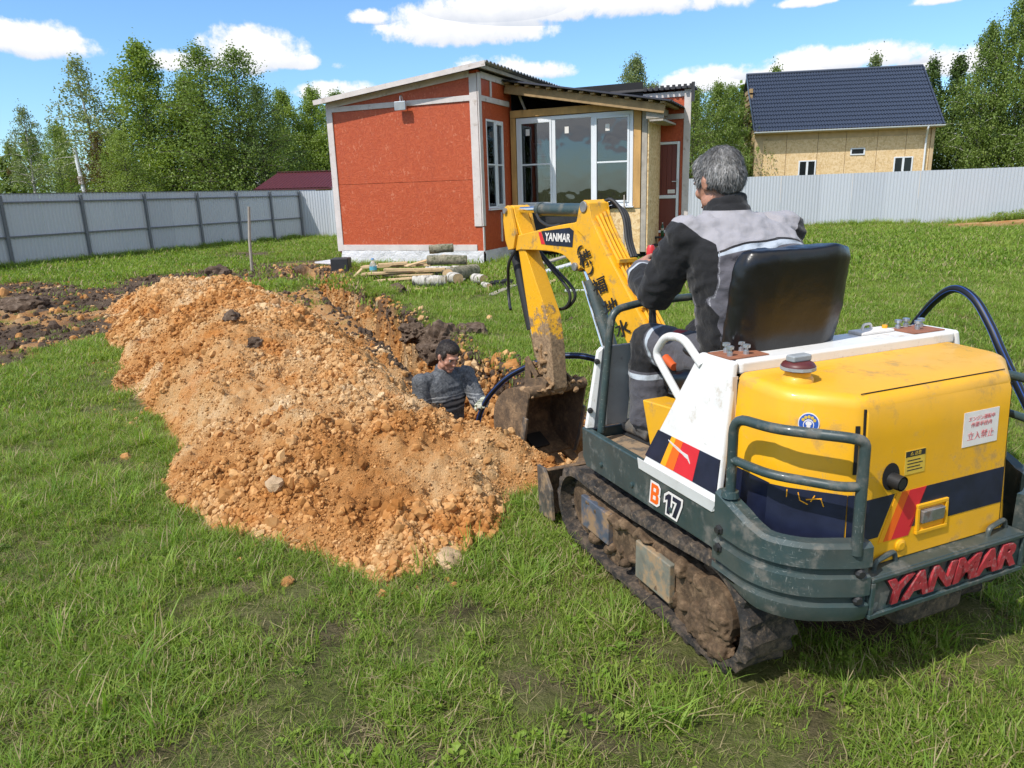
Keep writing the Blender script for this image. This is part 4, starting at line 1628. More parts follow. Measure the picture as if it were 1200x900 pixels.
wood('far_woods', 'far wood closing the view beyond the left fence', -82, 92, -2, 96, 74, 7.5, 11.0, ['leaf_green', 'leaf_fresh'], 5)
wood('far_woods', 'far wood behind the cabin and the unfinished house', 2, 84, 70, 84, 36, 8.0, 12.0, ['leaf_green', 'leaf_dark'], 6)
wood('far_woods', 'trees standing behind the photographer, seen mirrored in the porch windows', -45, -42, 45, -46, 40, 7, 12, ['leaf_green', 'leaf_dark'], 8)


# ================================================================ BUILDINGS
def osb_mat(name, tones, bump=.35, scale=1.0, painted=False):
    m, t, p = new_mat(name)
    co = t.coord('Object')
    strands = []
    col = None
    n = t.n.new('ShaderNodeTexVoronoi')
    n.feature = 'F1'
    warp = t.vmath('ADD', co, t.vmath('SCALE', t.noise(co, 6 * scale, 2, 0.5, out='Color'), 0.16))
    t.put(n.inputs['Vector'], t.mapping(warp, scale=(1, 1, 2.1)))
    n.inputs['Scale'].default_value = 15 * scale
    cellc = t.sep(n.outputs['Color'])[0]
    n2 = t.n.new('ShaderNodeTexVoronoi')
    t.put(n2.inputs['Vector'], t.mapping(warp, scale=(2.2, 2.2, 1), loc=(3, 1, 2)))
    n2.inputs['Scale'].default_value = 17 * scale
    cell2 = t.sep(n2.outputs['Color'])[1]
    pick = t.math('GREATER_THAN', t.sep(n2.outputs['Color'])[2], .55)
    v = t.math('ADD', t.math('MULTIPLY', cellc, t.math('SUBTRACT', 1.0, pick)), t.math('MULTIPLY', cell2, pick))
    fine = t.noise(co, 60 * scale, 4, 0.6)
    v2 = t.math('ADD', t.math('MULTIPLY', v, .8), t.math('MULTIPLY', fine, .25))
    big = t.noise(co, .7, 4, .6)
    c = t.ramp(v2, [(0.1, tones[0]), (0.45, tones[1]), (0.85, tones[2])])
    c = t.mix(t.math('MULTIPLY', big, .35), c, tones[1])
    if painted:
        fl = t.math('MULTIPLY', t.math('GREATER_THAN', cell2, .90), t.smooth(t.noise(co, 2.2, 4, .6), .45, .62))
        c = t.mix(t.math('MULTIPLY', fl, .40), c, (0.66, 0.26, 0.15))
        c = t.mix(t.math('MULTIPLY', t.smooth(t.noise(t.mapping(co, scale=(2.2, 2.2, .35)), 2.0, 5, .65), .50, .74), .22), c, (0.30, 0.05, 0.02))
    t.put(p.inputs['Base Color'], c)
    p.inputs['Roughness'].default_value = .55 if painted else .8
    h = t.math('ADD', v, t.math('MULTIPLY', fine, .3))
    t.put(p.inputs['Normal'], t.bump(h, bump, .006))
    return m


MT['orange_wall'] = osb_mat('orange_painted_board', [(0.39, 0.060, 0.015), (0.44, 0.072, 0.018), (0.49, 0.092, 0.026)], .8, 1.0, True)
MT['osb'] = osb_mat('raw_strand_board', [(0.48, 0.30, 0.13), (0.70, 0.48, 0.23), (0.80, 0.61, 0.36)], .3, .8)
MT['osb_far'] = osb_mat('raw_strand_board_far', [(0.54, 0.36, 0.17), (0.70, 0.495, 0.26), (0.78, 0.59, 0.36)], .2, .45)
MT['trim'] = M('pinkish_white_board', (0.60, 0.54, 0.51), 0.65, var=0.12, vscale=3, dirt=((0.36, 0.29, 0.24), 0.36, 5), bump=.1, bscale=30)
MT['timber'] = M('yellow_timber', (0.50, 0.285, 0.095), 0.7, var=0.22, vscale=5, stretch=(1, 1, .3), bump=.15, bscale=40, dirt=((0.26, 0.14, 0.05), 0.34, 6))
MT['timber_old'] = M('weathered_timber', (0.33, 0.215, 0.10), 0.75, var=0.3, vscale=5, bump=.15)
MT['timber_grey'] = M('grey_timber', (0.36, 0.32, 0.27), 0.8, var=0.25, vscale=5)
MT['plank_wood'] = M('fresh_sawn_plank', (0.56, 0.40, 0.22), 0.75, var=0.25, vscale=4, dirt=((0.30, 0.21, 0.13), 0.38, 4), bump=.15)
MT['pvc'] = M('white_window_frame', (0.72, 0.74, 0.77), 0.3, var=0.03)
MT['door_brown'] = M('dark_red_door_panel', (0.15, 0.030, 0.020), 0.4, var=0.12, stretch=(6, 6, .3))
MT['dark_wall'] = M('black_cladding', (0.020, 0.021, 0.024), 0.6, var=0.25)
MT['room'] = M('room_shade_black', (0.016, 0.016, 0.018), 0.9)  # near-black stands in for the shade indoors
MT['film'] = M('whitish_foundation_film', (0.58, 0.57, 0.58), 0.45, var=0.12, vscale=2.5, bump=.9, bscale=5, bdist=.06)
MT['roof_sheet'] = M('galvanised_roof_sheet', (0.40, 0.40, 0.39), 0.4, metal=.5, var=0.12)
MT['roof_dark'] = M('dark_roof_sheet', (0.035, 0.032, 0.032), 0.45, var=0.2)
MT['roof_red'] = M('dark_red_roof_sheet', (0.085, 0.018, 0.020), 0.45, var=0.12)
MT['roof_blue'] = M('blue_grey_metal_tile', (0.050, 0.064, 0.098), 0.36, var=0.08, spec=.5)
MT['alu'] = M('aluminium', (0.55, 0.56, 0.57), 0.35, metal=.8)


def glass_mat():
    m, t, p = new_mat('window_glass')
    out = t.n['Material Output']
    g = t.n.new('ShaderNodeBsdfGlossy')
    g.inputs['Roughness'].default_value = 0.004
    g.inputs['Color'].default_value = (.95, .97, 1, 1)
    tr = t.n.new('ShaderNodeBsdfTransparent')
    tr.inputs['Color'].default_value = (.50, .53, .56, 1)
    fr = t.n.new('ShaderNodeFresnel')
    fr.inputs['IOR'].default_value = 1.95
    mx = t.n.new('ShaderNodeMixShader')
    co = t.coord('Object')
    t.put(g.inputs['Normal'], t.bump(t.noise(co, 1.4, 2, .5), .10, .05))
    t.l.new(fr.outputs[0], mx.inputs[0])
    t.l.new(tr.outputs[0], mx.inputs[1])
    t.l.new(g.outputs[0], mx.inputs[2])
    t.l.new(mx.outputs[0], out.inputs[0])
    t.n.remove(p)
    return m


MT['glass'] = glass_mat()


def window(parent, x0, x1, z0, z1, y, sashes, fw_=.055, depth=.07, sill=True, axis='x'):
    """a frame with panes; sashes = list of (x0, x1, [transom heights], own_sash)"""
    def bx(mb, a, b):
        if axis == 'x':
            mb.box((a[0], a[1], a[2]), (b[0], b[1], b[2]))
        else:
            lo = (min(-a[1], -b[1]), min(a[0], b[0]), a[2])
            hi = (max(-a[1], -b[1]), max(a[0], b[0]), b[2])
            mb.box(lo, hi)
    mb = MB()
    bx(mb, (x0, y, z0), (x0 + fw_, y + depth, z1))
    bx(mb, (x1 - fw_, y, z0), (x1, y + depth, z1))
    bx(mb, (x0 + fw_, y, z0), (x1 - fw_, y + depth, z0 + fw_))
    bx(mb, (x0 + fw_, y, z1 - fw_), (x1 - fw_, y + depth, z1))
    for s in sashes[1:]:
        bx(mb, (s[0] - fw_ * .55, y + .001, z0 + fw_), (s[0] + fw_ * .55, y + depth - .001, z1 - fw_))
    f = mb.build('window_frame', MT['pvc'], parent, bevel=.006)
    for i, (a, b, tz, own) in enumerate(sashes):
        a_, b_ = a + fw_ * (.55 if i else 1), b - fw_ * (.55 if i < len(sashes) - 1 else 1)
        zz0, zz1 = z0 + fw_, z1 - fw_
        if own:
            w = .05
            sb = MB()
            bx(sb, (a_ + .002, y - .018, zz0 + .002), (a_ + w, y + .045, zz1 - .002))
            bx(sb, (b_ - w, y - .018, zz0 + .002), (b_ - .002, y + .045, zz1 - .002))
            bx(sb, (a_ + w, y - .018, zz0 + .002), (b_ - w, y + .045, zz0 + w))
            bx(sb, (a_ + w, y - .018, zz1 - w), (b_ - w, y + .045, zz1 - .002))
            sb.build('sash', MT['pvc'], f, bevel=.005)
            a_, b_, zz0, zz1 = a_ + w, b_ - w, zz0 + w, zz1 - w
        ys = [zz0] + [q for q in tz] + [zz1]
        for q in tz:
            tb = MB()
            bx(tb, (a_, y - .004, q - .018), (b_, y + .04, q + .018))
            tb.build('transom', MT['pvc'], f, bevel=.004)
        for lo, hi in zip(ys[:-1], ys[1:]):
            g = MB()
            bx(g, (a_, y + .022, lo), (b_, y + .030, hi))
            g.build('pane', MT['glass'], f)
    if sill:
        sb = MB()
        bx(sb, (x0 - .04, y - .09, z0 - .035), (x1 + .04, y - .002, z0 - .004))
        sb.build('window_sill', MT['pvc'], f, bevel=.004)
    return f


def build_cabin():
    C = thing('orange_cabin', 'orange painted board cabin with white trims and a glazed timber porch', 'cabin', (HOUSE_O[0], HOUSE_O[1], 0), HOUSE_RZ)
    # ---- left block: front wall x -4.06..0 at y = 0; roof line rises to the right
    rz = lambda x: 4.30 + x * .105          # top of wall at x
    w = MB().box((-4.06, 0, .30), (-.005, .12, 1.96)).build('wall_panel', MT['orange_wall'], C, bevel=.004)
    MB().box((-4.06, .004, 1.968), (-.005, .12, 3.66)).build('wall_panel', MT['orange_wall'], C, bevel=.004)
    mb = MB()
    mb.prism([(-4.06, 3.665), (-.005, 3.665), (-.005, rz(0)), (-4.06, rz(-4.06))], lambda x, z: (x, .002, z), lambda x, z: (x, .12, z))
    mb.build('wall_panel', MT['orange_wall'], C, bevel=.003)
    # right side wall, with the opening for its window left out
    sw = MB()
    sw.box((-.12, .122, .30), (0, .36, 3.66)).box((-.12, 1.34, .30), (0, 3.0, 3.66)).box((-.12, .36, .30), (0, 1.34, 1.30)).box((-.12, .36, 3.30), (0, 1.34, 3.66))
    sw.build('wall_panel', MT['orange_wall'], C)
    MB().box((-.12, .122, 3.665), (-.002, 3.0, 4.28)).build('wall_panel', MT['orange_wall'], C, bevel=.003)
    # left and rear walls of the block, ceiling
    MB().box((-4.06, .122, .30), (-3.94, 5.4, 3.86)).box((-3.94, 5.28, .30), (-.12, 5.4, 3.86)).build('rear_wall', MT['orange_wall'], C)
    MB().box((-3.94, .13, .30), (-.12, 5.28, .34)).build('room_floor', MT['room'], C)
    MB().box((-3.94, .13, 3.70), (-.12, 5.28, 3.74)).build('room_ceiling', MT['room'], C)
    # ---- trims
    def trim(lo, hi, m='trim'):
        return MB().box(lo, hi).build('trim_board', MT[m], C, bevel=.004)
    trim((-4.10, -.028, .34), (-3.93, -.002, 3.84))
    trim((-.20, -.030, .92), (-.012, -.002, 4.22))
    trim((-3.93, -.026, 3.66), (-.20, -.001, 3.78))
    trim((-3.95, -.026, .36), (-.16, -.002, .50))
    trim((.002, -.03, .92), (.030, .12, 4.24))
    trim((.002, -.02, .34), (.026, .055, .90))
    trim((.003, .122, 3.66), (.027, 1.70, 3.78))
    trim((.003, .62, 3.79), (.026, .70, 4.20))
    trim((.003, 1.02, .50), (.024, 1.09, 1.20))
    mb = MB()
    mb.prism([(-4.08, rz(-4.08) - .125), (-.20, rz(-.2) - .125), (-.20, rz(-.2) + .012), (-4.08, rz(-4.08) + .012)], lambda x, z: (x, -.034, z), lambda x, z: (x, -.003, z))
    mb.build('trim_board', MT['trim'], C, bevel=.004)
    mb = MB().box((.003, .122, 4.13), (.034, 2.9, 4.27))
    mb.build('trim_board', MT['trim'], C, bevel=.004)
    # ---- foundation film and base
    rgn = random.Random(4)
    def film(a, b, nm='foundation_film'):
        a, b = Vector(a), Vector(b)
        n = 26
        d = (b - a) / n
        nv = Vector((d.y, -d.x, 0)).normalized()
        loops = []
        for k, z in enumerate((.36, .28, .18, .08, -.10)):
            loops.append([a + d * i + nv * (.02 + .012 * k + rgn.uniform(-.012, .018)) + Vector((0, 0, z)) for i in range(n + 1)])
        m = MB()
        m.loft(loops, False, False, closed=False)
        m.build(nm, MT['film'], C, smooth=True, sharp=None)
    film((-3.98, -.004, 0), (.01, -.004, 0))
    film((.01, -.01, 0), (.01, 2.0, 0))
    MB().box((-4.0, .03, -.1), (-.03, 5.3, .298)).build('foundation', MT['dark_wall'], C)
    # ---- roof of the left block: profiled sheet, ribs along the slope (x), seen edge-on at the right
    def roof_sheet(x0, x1, z0, z1, y0, y1, pitch_, dep, mat, nm='roof_sheet', thick=.012):
        n = int((y1 - y0) / pitch_) * 4
        ys = []
        for i in range(n + 1):
            q = i % 4
            ys.append((y0 + (y1 - y0) * i / n, dep if q in (1, 2) else 0))
        top, bot = [], []
        m = MB()
        loops = []
        for x, z in ((x0, z0), (x1, z1)):
            loops.append([Vector((x, y, z + d)) for y, d in ys] + [Vector((x, y, z + d - thick)) for y, d in reversed(ys)])
        m.loft(loops)
        return m.build(nm, mat, C)
    rf = roof_sheet(-4.24, .36, rz(-4.24) + .055, rz(.36) + .055, -.30, 5.7, .19, .035, MT['roof_sheet'])
    MB().bar((-4.24, -.305, rz(-4.24) + .02), (.34, -.305, rz(.34) + .02), .014, .11).build('roof_fascia', MT['trim'], C)
    for x in (-3.4, -2.2, -1.0, .2):
        MB().box((x - .025, -.26, rz(x) - .04), (x + .025, 5.4, rz(x) + .03)).build('rafter', MT['timber_grey'], C) if x > 0 else None
    # ---- side window
    window(C, .36, 1.34, 1.30, 3.30, -.004, [(.36, .85, [2.30], False), (.85, 1.34, [2.30], True)], .05, .07, True, axis='y')
    # ---- floodlight over the front wall
    fl = MB().box((-2.05, -.20, 3.56), (-1.76, -.13, 3.76)).build('floodlight', MT['alu'], C, bevel=.012)
    MB().sheet([(-2.03, -.203, 3.58), (-1.78, -.203, 3.58), (-1.78, -.203, 3.74), (-2.03, -.203, 3.74)]).build('lamp_glass', MT['grey_panel'], fl)
    MB().tube(bend([(-1.9, -.03, 3.72), (-1.9, -.10, 3.90), (-1.9, -.16, 3.88), (-1.9, -.17, 3.74)], .05), .013, 8).build('bracket', MT['alu'], fl)
    # ---- porch: timber frame with a three-part window
    Y = 1.70
    post = lambda x0, x1, z0, z1, m='timber': MB().box((x0, Y, z0), (x1, Y + .13, z1)).build('timber_post', MT[m], C, bevel=.006)
    post(.032, .16, .30, 3.40)
    post(3.10, 3.27, 1.22, 3.40)
    MB().box((3.285, Y + .03, .20), (3.41, Y + .15, 3.40)).build('timber_post', MT['timber_grey'], C, bevel=.006)
    MB().box((.035, Y - .012, 3.405), (3.42, Y + .15, 3.57)).build('timber_beam', MT['timber'], C, bevel=.006)
    window(C, .175, 3.085, 1.27, 3.39, Y + .03, [(.175, 1.14, [2.30], True), (1.14, 2.12, [], False), (2.12, 3.085, [2.28], True)], .085, .08, True)
    # stickers left on the new panes
    for x in (.42, 1.42, 2.42):
        MB().box((x, Y + .045, 2.98), (x + .10, Y + .0505, 3.13)).build('pane_sticker', MT['sticker'], C)
    MB().box((.17, Y + .04, .20), (1.30, Y + .10, 1.225)).build('lower_panel', MT['dark_wall'], C)
    MB().box((1.306, Y + .04, .20), (2.02, Y + .10, 1.225)).build('lower_panel', MT['dark_wall'], C)
    MB().box((2.03, Y + .02, .16), (3.275, Y + .045, 1.215)).build('strand_board', MT['osb'], C)
    MB().box((3.42, Y + .04, .18), (3.45, 2.98, 3.40)).build('strand_board', MT['osb'], C)
    for k in range(6):
        z = .24 + k * .165
        MB().box((.172, Y + .022, z), (2.018, Y + .038, z + .155)).build('cladding_board', MT['dark_wall'], C)
    # inside of the porch, its shade put into a near-black colour
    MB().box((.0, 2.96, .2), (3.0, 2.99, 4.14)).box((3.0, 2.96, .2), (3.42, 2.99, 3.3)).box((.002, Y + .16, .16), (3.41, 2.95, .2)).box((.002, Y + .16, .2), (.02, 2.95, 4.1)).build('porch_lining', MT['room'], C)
    # gable strut seen in the dark gap over the beam
    MB().bar((.26, 1.75, 3.95), (.42, 1.75, 3.58), .05, .05).build('strut', MT['timber_grey'], C)
    # ---- porch roof: falls to the right, timber fascia, lath ends, dark sheet
    z0, z1 = 4.07, 3.36
    zz = lambda x: z0 + (z1 - z0) * (x / 3.85)
    MB().bar((.04, 1.42, zz(.04) - .02), (3.86, 1.42, zz(3.86) - .02), .05, .20).build('fascia_beam', MT['timber_old'], C, bevel=.006)
    for k in range(15):
        x = .12 + k * .265
        MB().bar((x, 1.30, zz(x) + .105), (x, 3.3, zz(x) + .105), .10, .038).build('lath', MT['timber_old'], C)
    for x in (.5, 1.6, 2.7, 3.6):
        MB().bar((x, 1.45, zz(x) - .03), (x, 3.2, zz(x) - .03), .05, .15).build('rafter', MT['timber_grey'], C)
    MB().box((3.52, 1.46, 3.10), (3.82, 2.96, 3.14)).build('soffit_board', MT['timber_grey'], C)
    MB().box((3.44, 1.47, 3.16), (3.83, 1.50, 3.30)).build('soffit_board', MT['timber_grey'], C)
    roof_sheet(0.0, 4.02, zz(0) + .15, zz(4.02) + .15, 1.24, 3.4, .20, .03, MT['roof_dark'], 'porch_roof_sheet')
    # ---- right wing with the door
    Yw = 3.0
    ww = MB()
    ww.box((3.455, Yw, .30), (3.50 - .38, Yw + .12, .58))
    ww = MB().box((3.0, Yw, .30), (4.13, Yw + .12, .56)).box((3.0, Yw, 2.74), (4.13, Yw + .12, 3.86)).box((3.93, Yw, .56), (4.13, Yw + .12, 2.74)).box((2.9, Yw, .56), (3.06, Yw + .12, 2.74))
    ww.build('wall_panel', MT['orange_wall'], C)
    mb = MB()
    mb.prism([(4.128, Yw + .122), (3.35, 6.2), (0, 6.2), (0, 6.08), (3.26, 6.08), (4.0, Yw + .122)], lambda x, y: (x, y, .30), lambda x, y: (x, y, 3.86))
    mb.build('rear_wall', MT['orange_wall'], C)
    MB().box((3.9, Yw - .03, .20), (4.135, Yw - .003, 3.86)).build('trim_board', MT['trim'], C, bevel=.004) if False else None
    MB().box((4.0, Yw - .030, .20), (4.16, Yw - .003, 3.90)).build('trim_board', MT['trim'], C, bevel=.004)
    MB().box((3.0, Yw - .026, 3.24), (3.998, Yw - .002, 3.36)).build('trim_board', MT['trim'], C, bevel=.004)
    MB().box((3.0, Yw - .026, 3.74), (3.998, Yw - .002, 3.86)).build('trim_board', MT['trim'], C, bevel=.004)
    roof_sheet(2.2, 4.22, 3.93, 3.92, 2.9, 3.5, .20, .05, MT['roof_dark'], 'wing_roof_sheet')
    roof_sheet(-.1, 3.4, 3.93, 3.92, 3.52, 6.4, .20, .05, MT['roof_dark'], 'wing_roof_sheet')
    for k in range(9):
        x = 3.05 + k * .135
        MB().box((x, 2.84, 3.90), (x + .07, 2.895, 4.0)).build('lath_end', MT['roof_dark'], C)
    MB().box((4.18, 2.84, 3.60), (4.25, 2.90, 4.03)).build('roof_end_board', MT['roof_dark'], C)
    # door
    d = MB()
    X0, X1, Z0, Z1 = 3.07, 3.92, .57, 2.73
    d.box((X0, Yw - .03, Z0), (X0 + .06, Yw + .05, Z1)).box((X1 - .06, Yw - .03, Z0), (X1, Yw + .05, Z1)).box((X0 + .06, Yw - .03, Z1 - .06), (X1 - .06, Yw + .05, Z1)).box((X0 + .06, Yw - .03, Z0), (X1 - .06, Yw + .05, Z0 + .06)).box((X0 + .06, Yw - .028, 1.40), (X1 - .06, Yw + .048, 1.48))
    door = d.build('door', MT['pvc'], C, bevel=.006)
    for k in range(6):
        xa = X0 + .062 + k * .121
        MB().box((xa, Yw - .004, 1.482), (xa + .118, Yw + .03, 2.668)).build('door_panel', MT['door_brown'], door, bevel=.004)
    MB().box((X0 + .062, Yw - .004, .632), (X1 - .062, Yw + .03, 1.398)).build('door_panel', MT['door_brown'], door, bevel=.004)
    MB().box((X1 - .052, Yw - .045, 1.66), (X1 - .02, Yw - .031, 1.86)).bar((X1 - .04, Yw - .07, 1.80), (X1 - .16, Yw - .07, 1.80), .018, .018).bar((X1 - .04, Yw - .09, 1.80), (X1 - .04, Yw - .031, 1.80), .02, .02).build('door_handle', MT['alu'], door)
    MB().box((X1 - .27, Yw - .010, 1.52), (X1 - .09, Yw - .005, 1.61)).build('paper_note', MT['sticker'], door)
    MB().box((X1 - .27, Yw - .010, .66), (X1 - .12, Yw - .005, .74)).build('paper_note', MT['sticker'], door)
    return C


build_cabin()


def hpt(x, y, z=0.0):
    c, s = math.cos(HOUSE_RZ), math.sin(HOUSE_RZ)
    return (HOUSE_O[0] + x * c - y * s, HOUSE_O[1] + x * s + y * c, z)


# steps before the door, with two bottles
st = thing('door_steps', 'dark open wooden steps in front of the dark red door', 'steps', hpt(3.5, 2.45), HOUSE_RZ)
for k, (y, z) in enumerate(((.25, .50), (-.05, .34), (-.35, .18))):
    MB().box((-.48, y - .15, z - .04), (.50, y + .13, z)).build('tread', MT['dark_wall'], st, bevel=.005)
for x in (-.46, .46):
    mb = MB()
    mb.prism([(-.52, 0), (.40, 0), (.40, .45), (.12, .45), (-.5, .12)], lambda y, z: (x - .02, y, z), lambda y, z: (x + .02, y, z))
    mb.build('stringer', MT['dark_wall'], st)


def bottle(label, x, y, z, col, h=.28, r=.04, capc=(.5, .5, .5), clear=False):
    t = thing('bottle', label, 'bottle', (x, y, z))
    m = M('bottle_' + label.split()[0], col, .15, var=.1)
    if clear:
        p = m.node_tree.nodes['Principled BSDF']
        p.inputs['Transmission Weight'].default_value = .8
        p.inputs['IOR'].default_value = 1.2
    MB().lathe([(r * .9, 0), (r, .01), (r, h * .30), (r * .93, h * .36), (r, h * .42), (r, h * .62), (r * .8, h * .74), (r * .35, h * .88), (r * .33, h * .95)], (0, 0, 0)).build('body', m, t, smooth=True)
    MB().lathe([(r * .4, h * .93), (r * .4, h)], (0, 0, 0), n=12).build('cap', M('bottle_cap', capc, .4), t)
    MB().lathe([(r * 1.012, h * .43), (r * 1.012, h * .60)], (0, 0, 0)).build('paper_band', M('bottle_band_' + label.split()[0], (.10, .38, .50) if clear else (.4, .36, .3), .5), t)
    return t


bottle('dark green glass bottle on the top door step', *hpt(3.62, 2.62, .50), (.012, .055, .022), .34)
bottle('pinkish plastic bottle standing left of the green glass one on the step', *hpt(3.12, 2.62, .50), (.42, .16, .14), .36, .05)
bl = bottle('clear plastic water bottle with a blue band leaning by the firewood', -2.78, 15.05, .02, (.75, .80, .82), .42, .075, (.2, .4, .7), True)

# tool handles leaning on the strand board
for i, (x, lab) in enumerate(((2.42, 'wooden tool handle leaning on the strand board, nearer the yellow boom'), (2.92, 'wooden tool handle leaning on the strand board, nearer the porch corner'))):
    p = hpt(x + .08, 1.30)
    q = hpt(x - .02, 1.68)
    t = thing('tool_handle', lab, 'tool handle', p, 0, 'tools leaning at the porch')
    h = 1.42 + .1 * i
    dx, dy = q[0] - p[0], q[1] - p[1]
    MB().tube([(0, 0, .0), (dx, dy, h)], [.019, .016], 8).build('shaft', MT['timber_grey'], t, smooth=True)
    MB().box((-.07, -.012, -.02), (.07, .012, .20)).build('blade', MT['steel'], t, bevel=.004)

# stepladder inside the porch, seen through the left pane
lad = thing('ladder', 'aluminium ladder standing aslant behind the left porch pane', 'ladder', hpt(1.05, 2.1, .2), HOUSE_RZ)
for dx in (-.17, .17):
    MB().bar((dx + .35, -.12, 0), (dx - .55, .05, 2.9), .03, .07).build('rail', MT['alu'], lad)
for k in range(9):
    s = .1 + k * .1
    MB().bar((-.17 + .35 - .9 * s, -.12 + .17 * s, 2.9 * s), (.17 + .35 - .9 * s, -.12 + .17 * s, 2.9 * s), .03, .03).build('rung', MT['alu'], lad)


# ---------------------------------------------------------------- firewood and boards by the cabin
def endgrain_mat():
    m, t, p = new_mat('sawn_log_end')
    co = t.coord('Object')
    x, y, z = t.sep(co)
    r = t.math('SQRT', t.math('ADD', t.math('MULTIPLY', y, y), t.math('MULTIPLY', z, z)))
    ring = t.math('SINE', t.math('ADD', t.math('MULTIPLY', r, 260.0), t.math('MULTIPLY', t.noise(co, 14, 3, .6), 5.0)))
    c = t.ramp(t.math('ADD', t.math('MULTIPLY', ring, .2), .5), [(0.2, (0.42, 0.27, 0.13)), (0.8, (0.58, 0.42, 0.24))])
    t.put(p.inputs['Base Color'], c)
    p.inputs['Roughness'].default_value = .8
    return m


def log_bark_mat():
    m, t, p = new_mat('birch_log_bark')
    co = t.coord('Object')
    n = t.noise(t.mapping(co, scale=(9, 3.0, 3.0)), 2.2, 6, .7)
    n2 = t.noise(co, 5, 4, .6)
    c = t.ramp(n, [(0.40, (0.05, 0.045, 0.04)), (0.47, (0.42, 0.39, 0.34)), (0.7, (0.68, 0.65, 0.60))])
    c = t.mix(t.smooth(n2, .52, .7), c, (0.27, 0.24, 0.17))
    t.put(p.inputs['Base Color'], c)
    p.inputs['Roughness'].default_value = .8
    t.put(p.inputs['Normal'], t.bump(n, .5, .02))
    return m


MT['log_end'] = endgrain_mat()
MT['log_bark'] = log_bark_mat()
MT['log_mossy'] = M('mossy_log_bark', (0.24, 0.215, 0.15), .9, var=.5, vscale=14, bump=.7, bscale=30, bdist=.02, dirt=((0.07, 0.075, 0.035), .45, 8))


def log(label, x, y, z, length, r, rz, tilt=0.0, mossy=False):
    t = thing('birch_log', label, 'log', (x, y, z), rz, 'firewood by the cabin')
    t.rotation_euler = (0, tilt, rz)
    n = 18
    rg = random.Random(int(x * 100 + y * 7))
    loops = []
    for i in range(7):
        s = (i / 6 - .5) * length
        r_ = r * .86
        loops.append([Vector((s, r_ * (1 + .05 * math.sin(j * 1.1 + i) + rg.uniform(-.02, .02)) * math.cos(2 * math.pi * j / n), r_ * (1 + .05 * math.cos(j * .9 + i) + rg.uniform(-.02, .02)) * math.sin(2 * math.pi * j / n))) for j in range(n)])
    b = MB()
    b.loft(loops, False, False)
    b.build('bark', MT['log_mossy' if mossy else 'log_bark'], t, smooth=True, sharp=None)
    e = MB()
    for sgn, lp in ((-1, loops[0]), (1, loops[-1])):
        cap = [v + Vector((sgn * .002, 0, 0)) for v in lp]
        c = sum(cap, Vector()) / n
        e.add([c + Vector((sgn * .003, 0, 0))] + [c + (v - c) * .5 for v in cap] + [c + (v - c) * .97 for v in cap],
              [(0, 1 + j, 1 + (j + 1) % n) for j in range(n)] + [(1 + j, n + 1 + j, n + 1 + (j + 1) % n, 1 + (j + 1) % n) for j in range(n)])
    e.build('sawn_end', MT['log_end'], t)
    return t


log('white birch log lying lowest at the front of the firewood', -1.46, 13.45, .12, .62, .12, -.10)
log('short birch log with a bright sawn end, standing just right of the lowest white log', -1.02, 13.75, .125, .34, .125, -1.1)
log('thick grey birch log lying aslant with its sawn end towards the grass', -.92, 14.35, .16, .95, .155, 1.05, 0, True)
log('white log on the boards, second layer, with a round sawn end', -1.42, 15.0, .13, .55, .13, -.2)
log('log with a pale sawn end squeezed behind the thick grey one', -1.02, 15.0, .13, .40, .12, -.9)
log('mossy log lying across the firewood, second from the top', -1.27, 15.25, .34, .82, .115, -.05, .02, True)
log('topmost birch log resting on the mossy one by the white skirting', -1.40, 15.5, .56, .50, .105, -.03, -.05, True)
log('short birch log lying apart at the right end of the firewood', -.55, 13.6, .11, .34, .11, -1.0)
log('thin log with a grey cut end, outermost at the right of the firewood', -.40, 12.9, .07, .30, .065, -1.2)


def board(label, a, b, w=.16, h=.035, m='plank_wood', group='boards by the cabin', roll_=0.0):
    a, b = Vector(a), Vector(b)
    c = (a + b) / 2
    t = MB().bar(a - c, b - c, w, h).build('board', MT[m], None, bevel=.004)
    t.location = c
    t.rotation_euler = (0, 0, 0)
    tag(t, label, 'board', group)
    return t


board('long board along the front edge of the plank pile, lying in the grass', (-2.25, 13.05, .03), (-1.45, 12.95, .03), .16, .05)
board('lowest board of the plank pile, sticking out to the left', (-3.15, 15.0, .10), (-1.5, 14.55, .12))
board('board second from the bottom of the plank pile, pale on its edge', (-2.95, 14.7, .16), (-1.35, 14.9, .17), .2, .04)
board('board with a ragged end in the middle of the plank pile', (-2.6, 14.3, .06), (-1.75, 13.9, .14), .18)
board('wide board on top of the plank pile, nearest the cabin wall', (-3.1, 15.6, .22), (-1.6, 15.35, .25), .28, .045)
board('narrow board on top of the plank pile, nearest the photographer', (-2.5, 14.7, .235), (-1.25, 14.55, .225), .12, .04)
board('flat grey board laid across the front of the firewood', (-1.9, 14.2, .10), (-.85, 14.05, .06), .2, .03, 'timber_grey')
board('pale thin board leaning on the boards left of the mossy log', (-2.1, 15.0, .26), (-1.35, 15.75, .40), .14, .025)
board('short board crossing the left half of the plank pile', (-2.7, 15.2, .29), (-2.1, 15.25, .31), .2, .04)
board('splintered offcut lying left of the water bottle', (-2.85, 14.1, .02), (-2.52, 13.75, .05), .14, .03)
board('small offcut standing aslant at the left end of the plank pile', (-3.2, 14.6, .02), (-2.95, 14.75, .26), .10, .025)
board('grey board lying highest in the stack right of the firewood, behind the boom', (.45, 15.3, .14), (1.45, 16.75, .24), .16, .035, 'timber_grey')
board('white painted board below the grey one behind the boom', (.35, 14.0, .08), (1.5, 15.8, .16), .18, .035, 'pvc')
board('thin board lying in the grass nearest the stick of the excavator', (.50, 12.5, .03), (1.02, 14.1, .05), .12, .03)
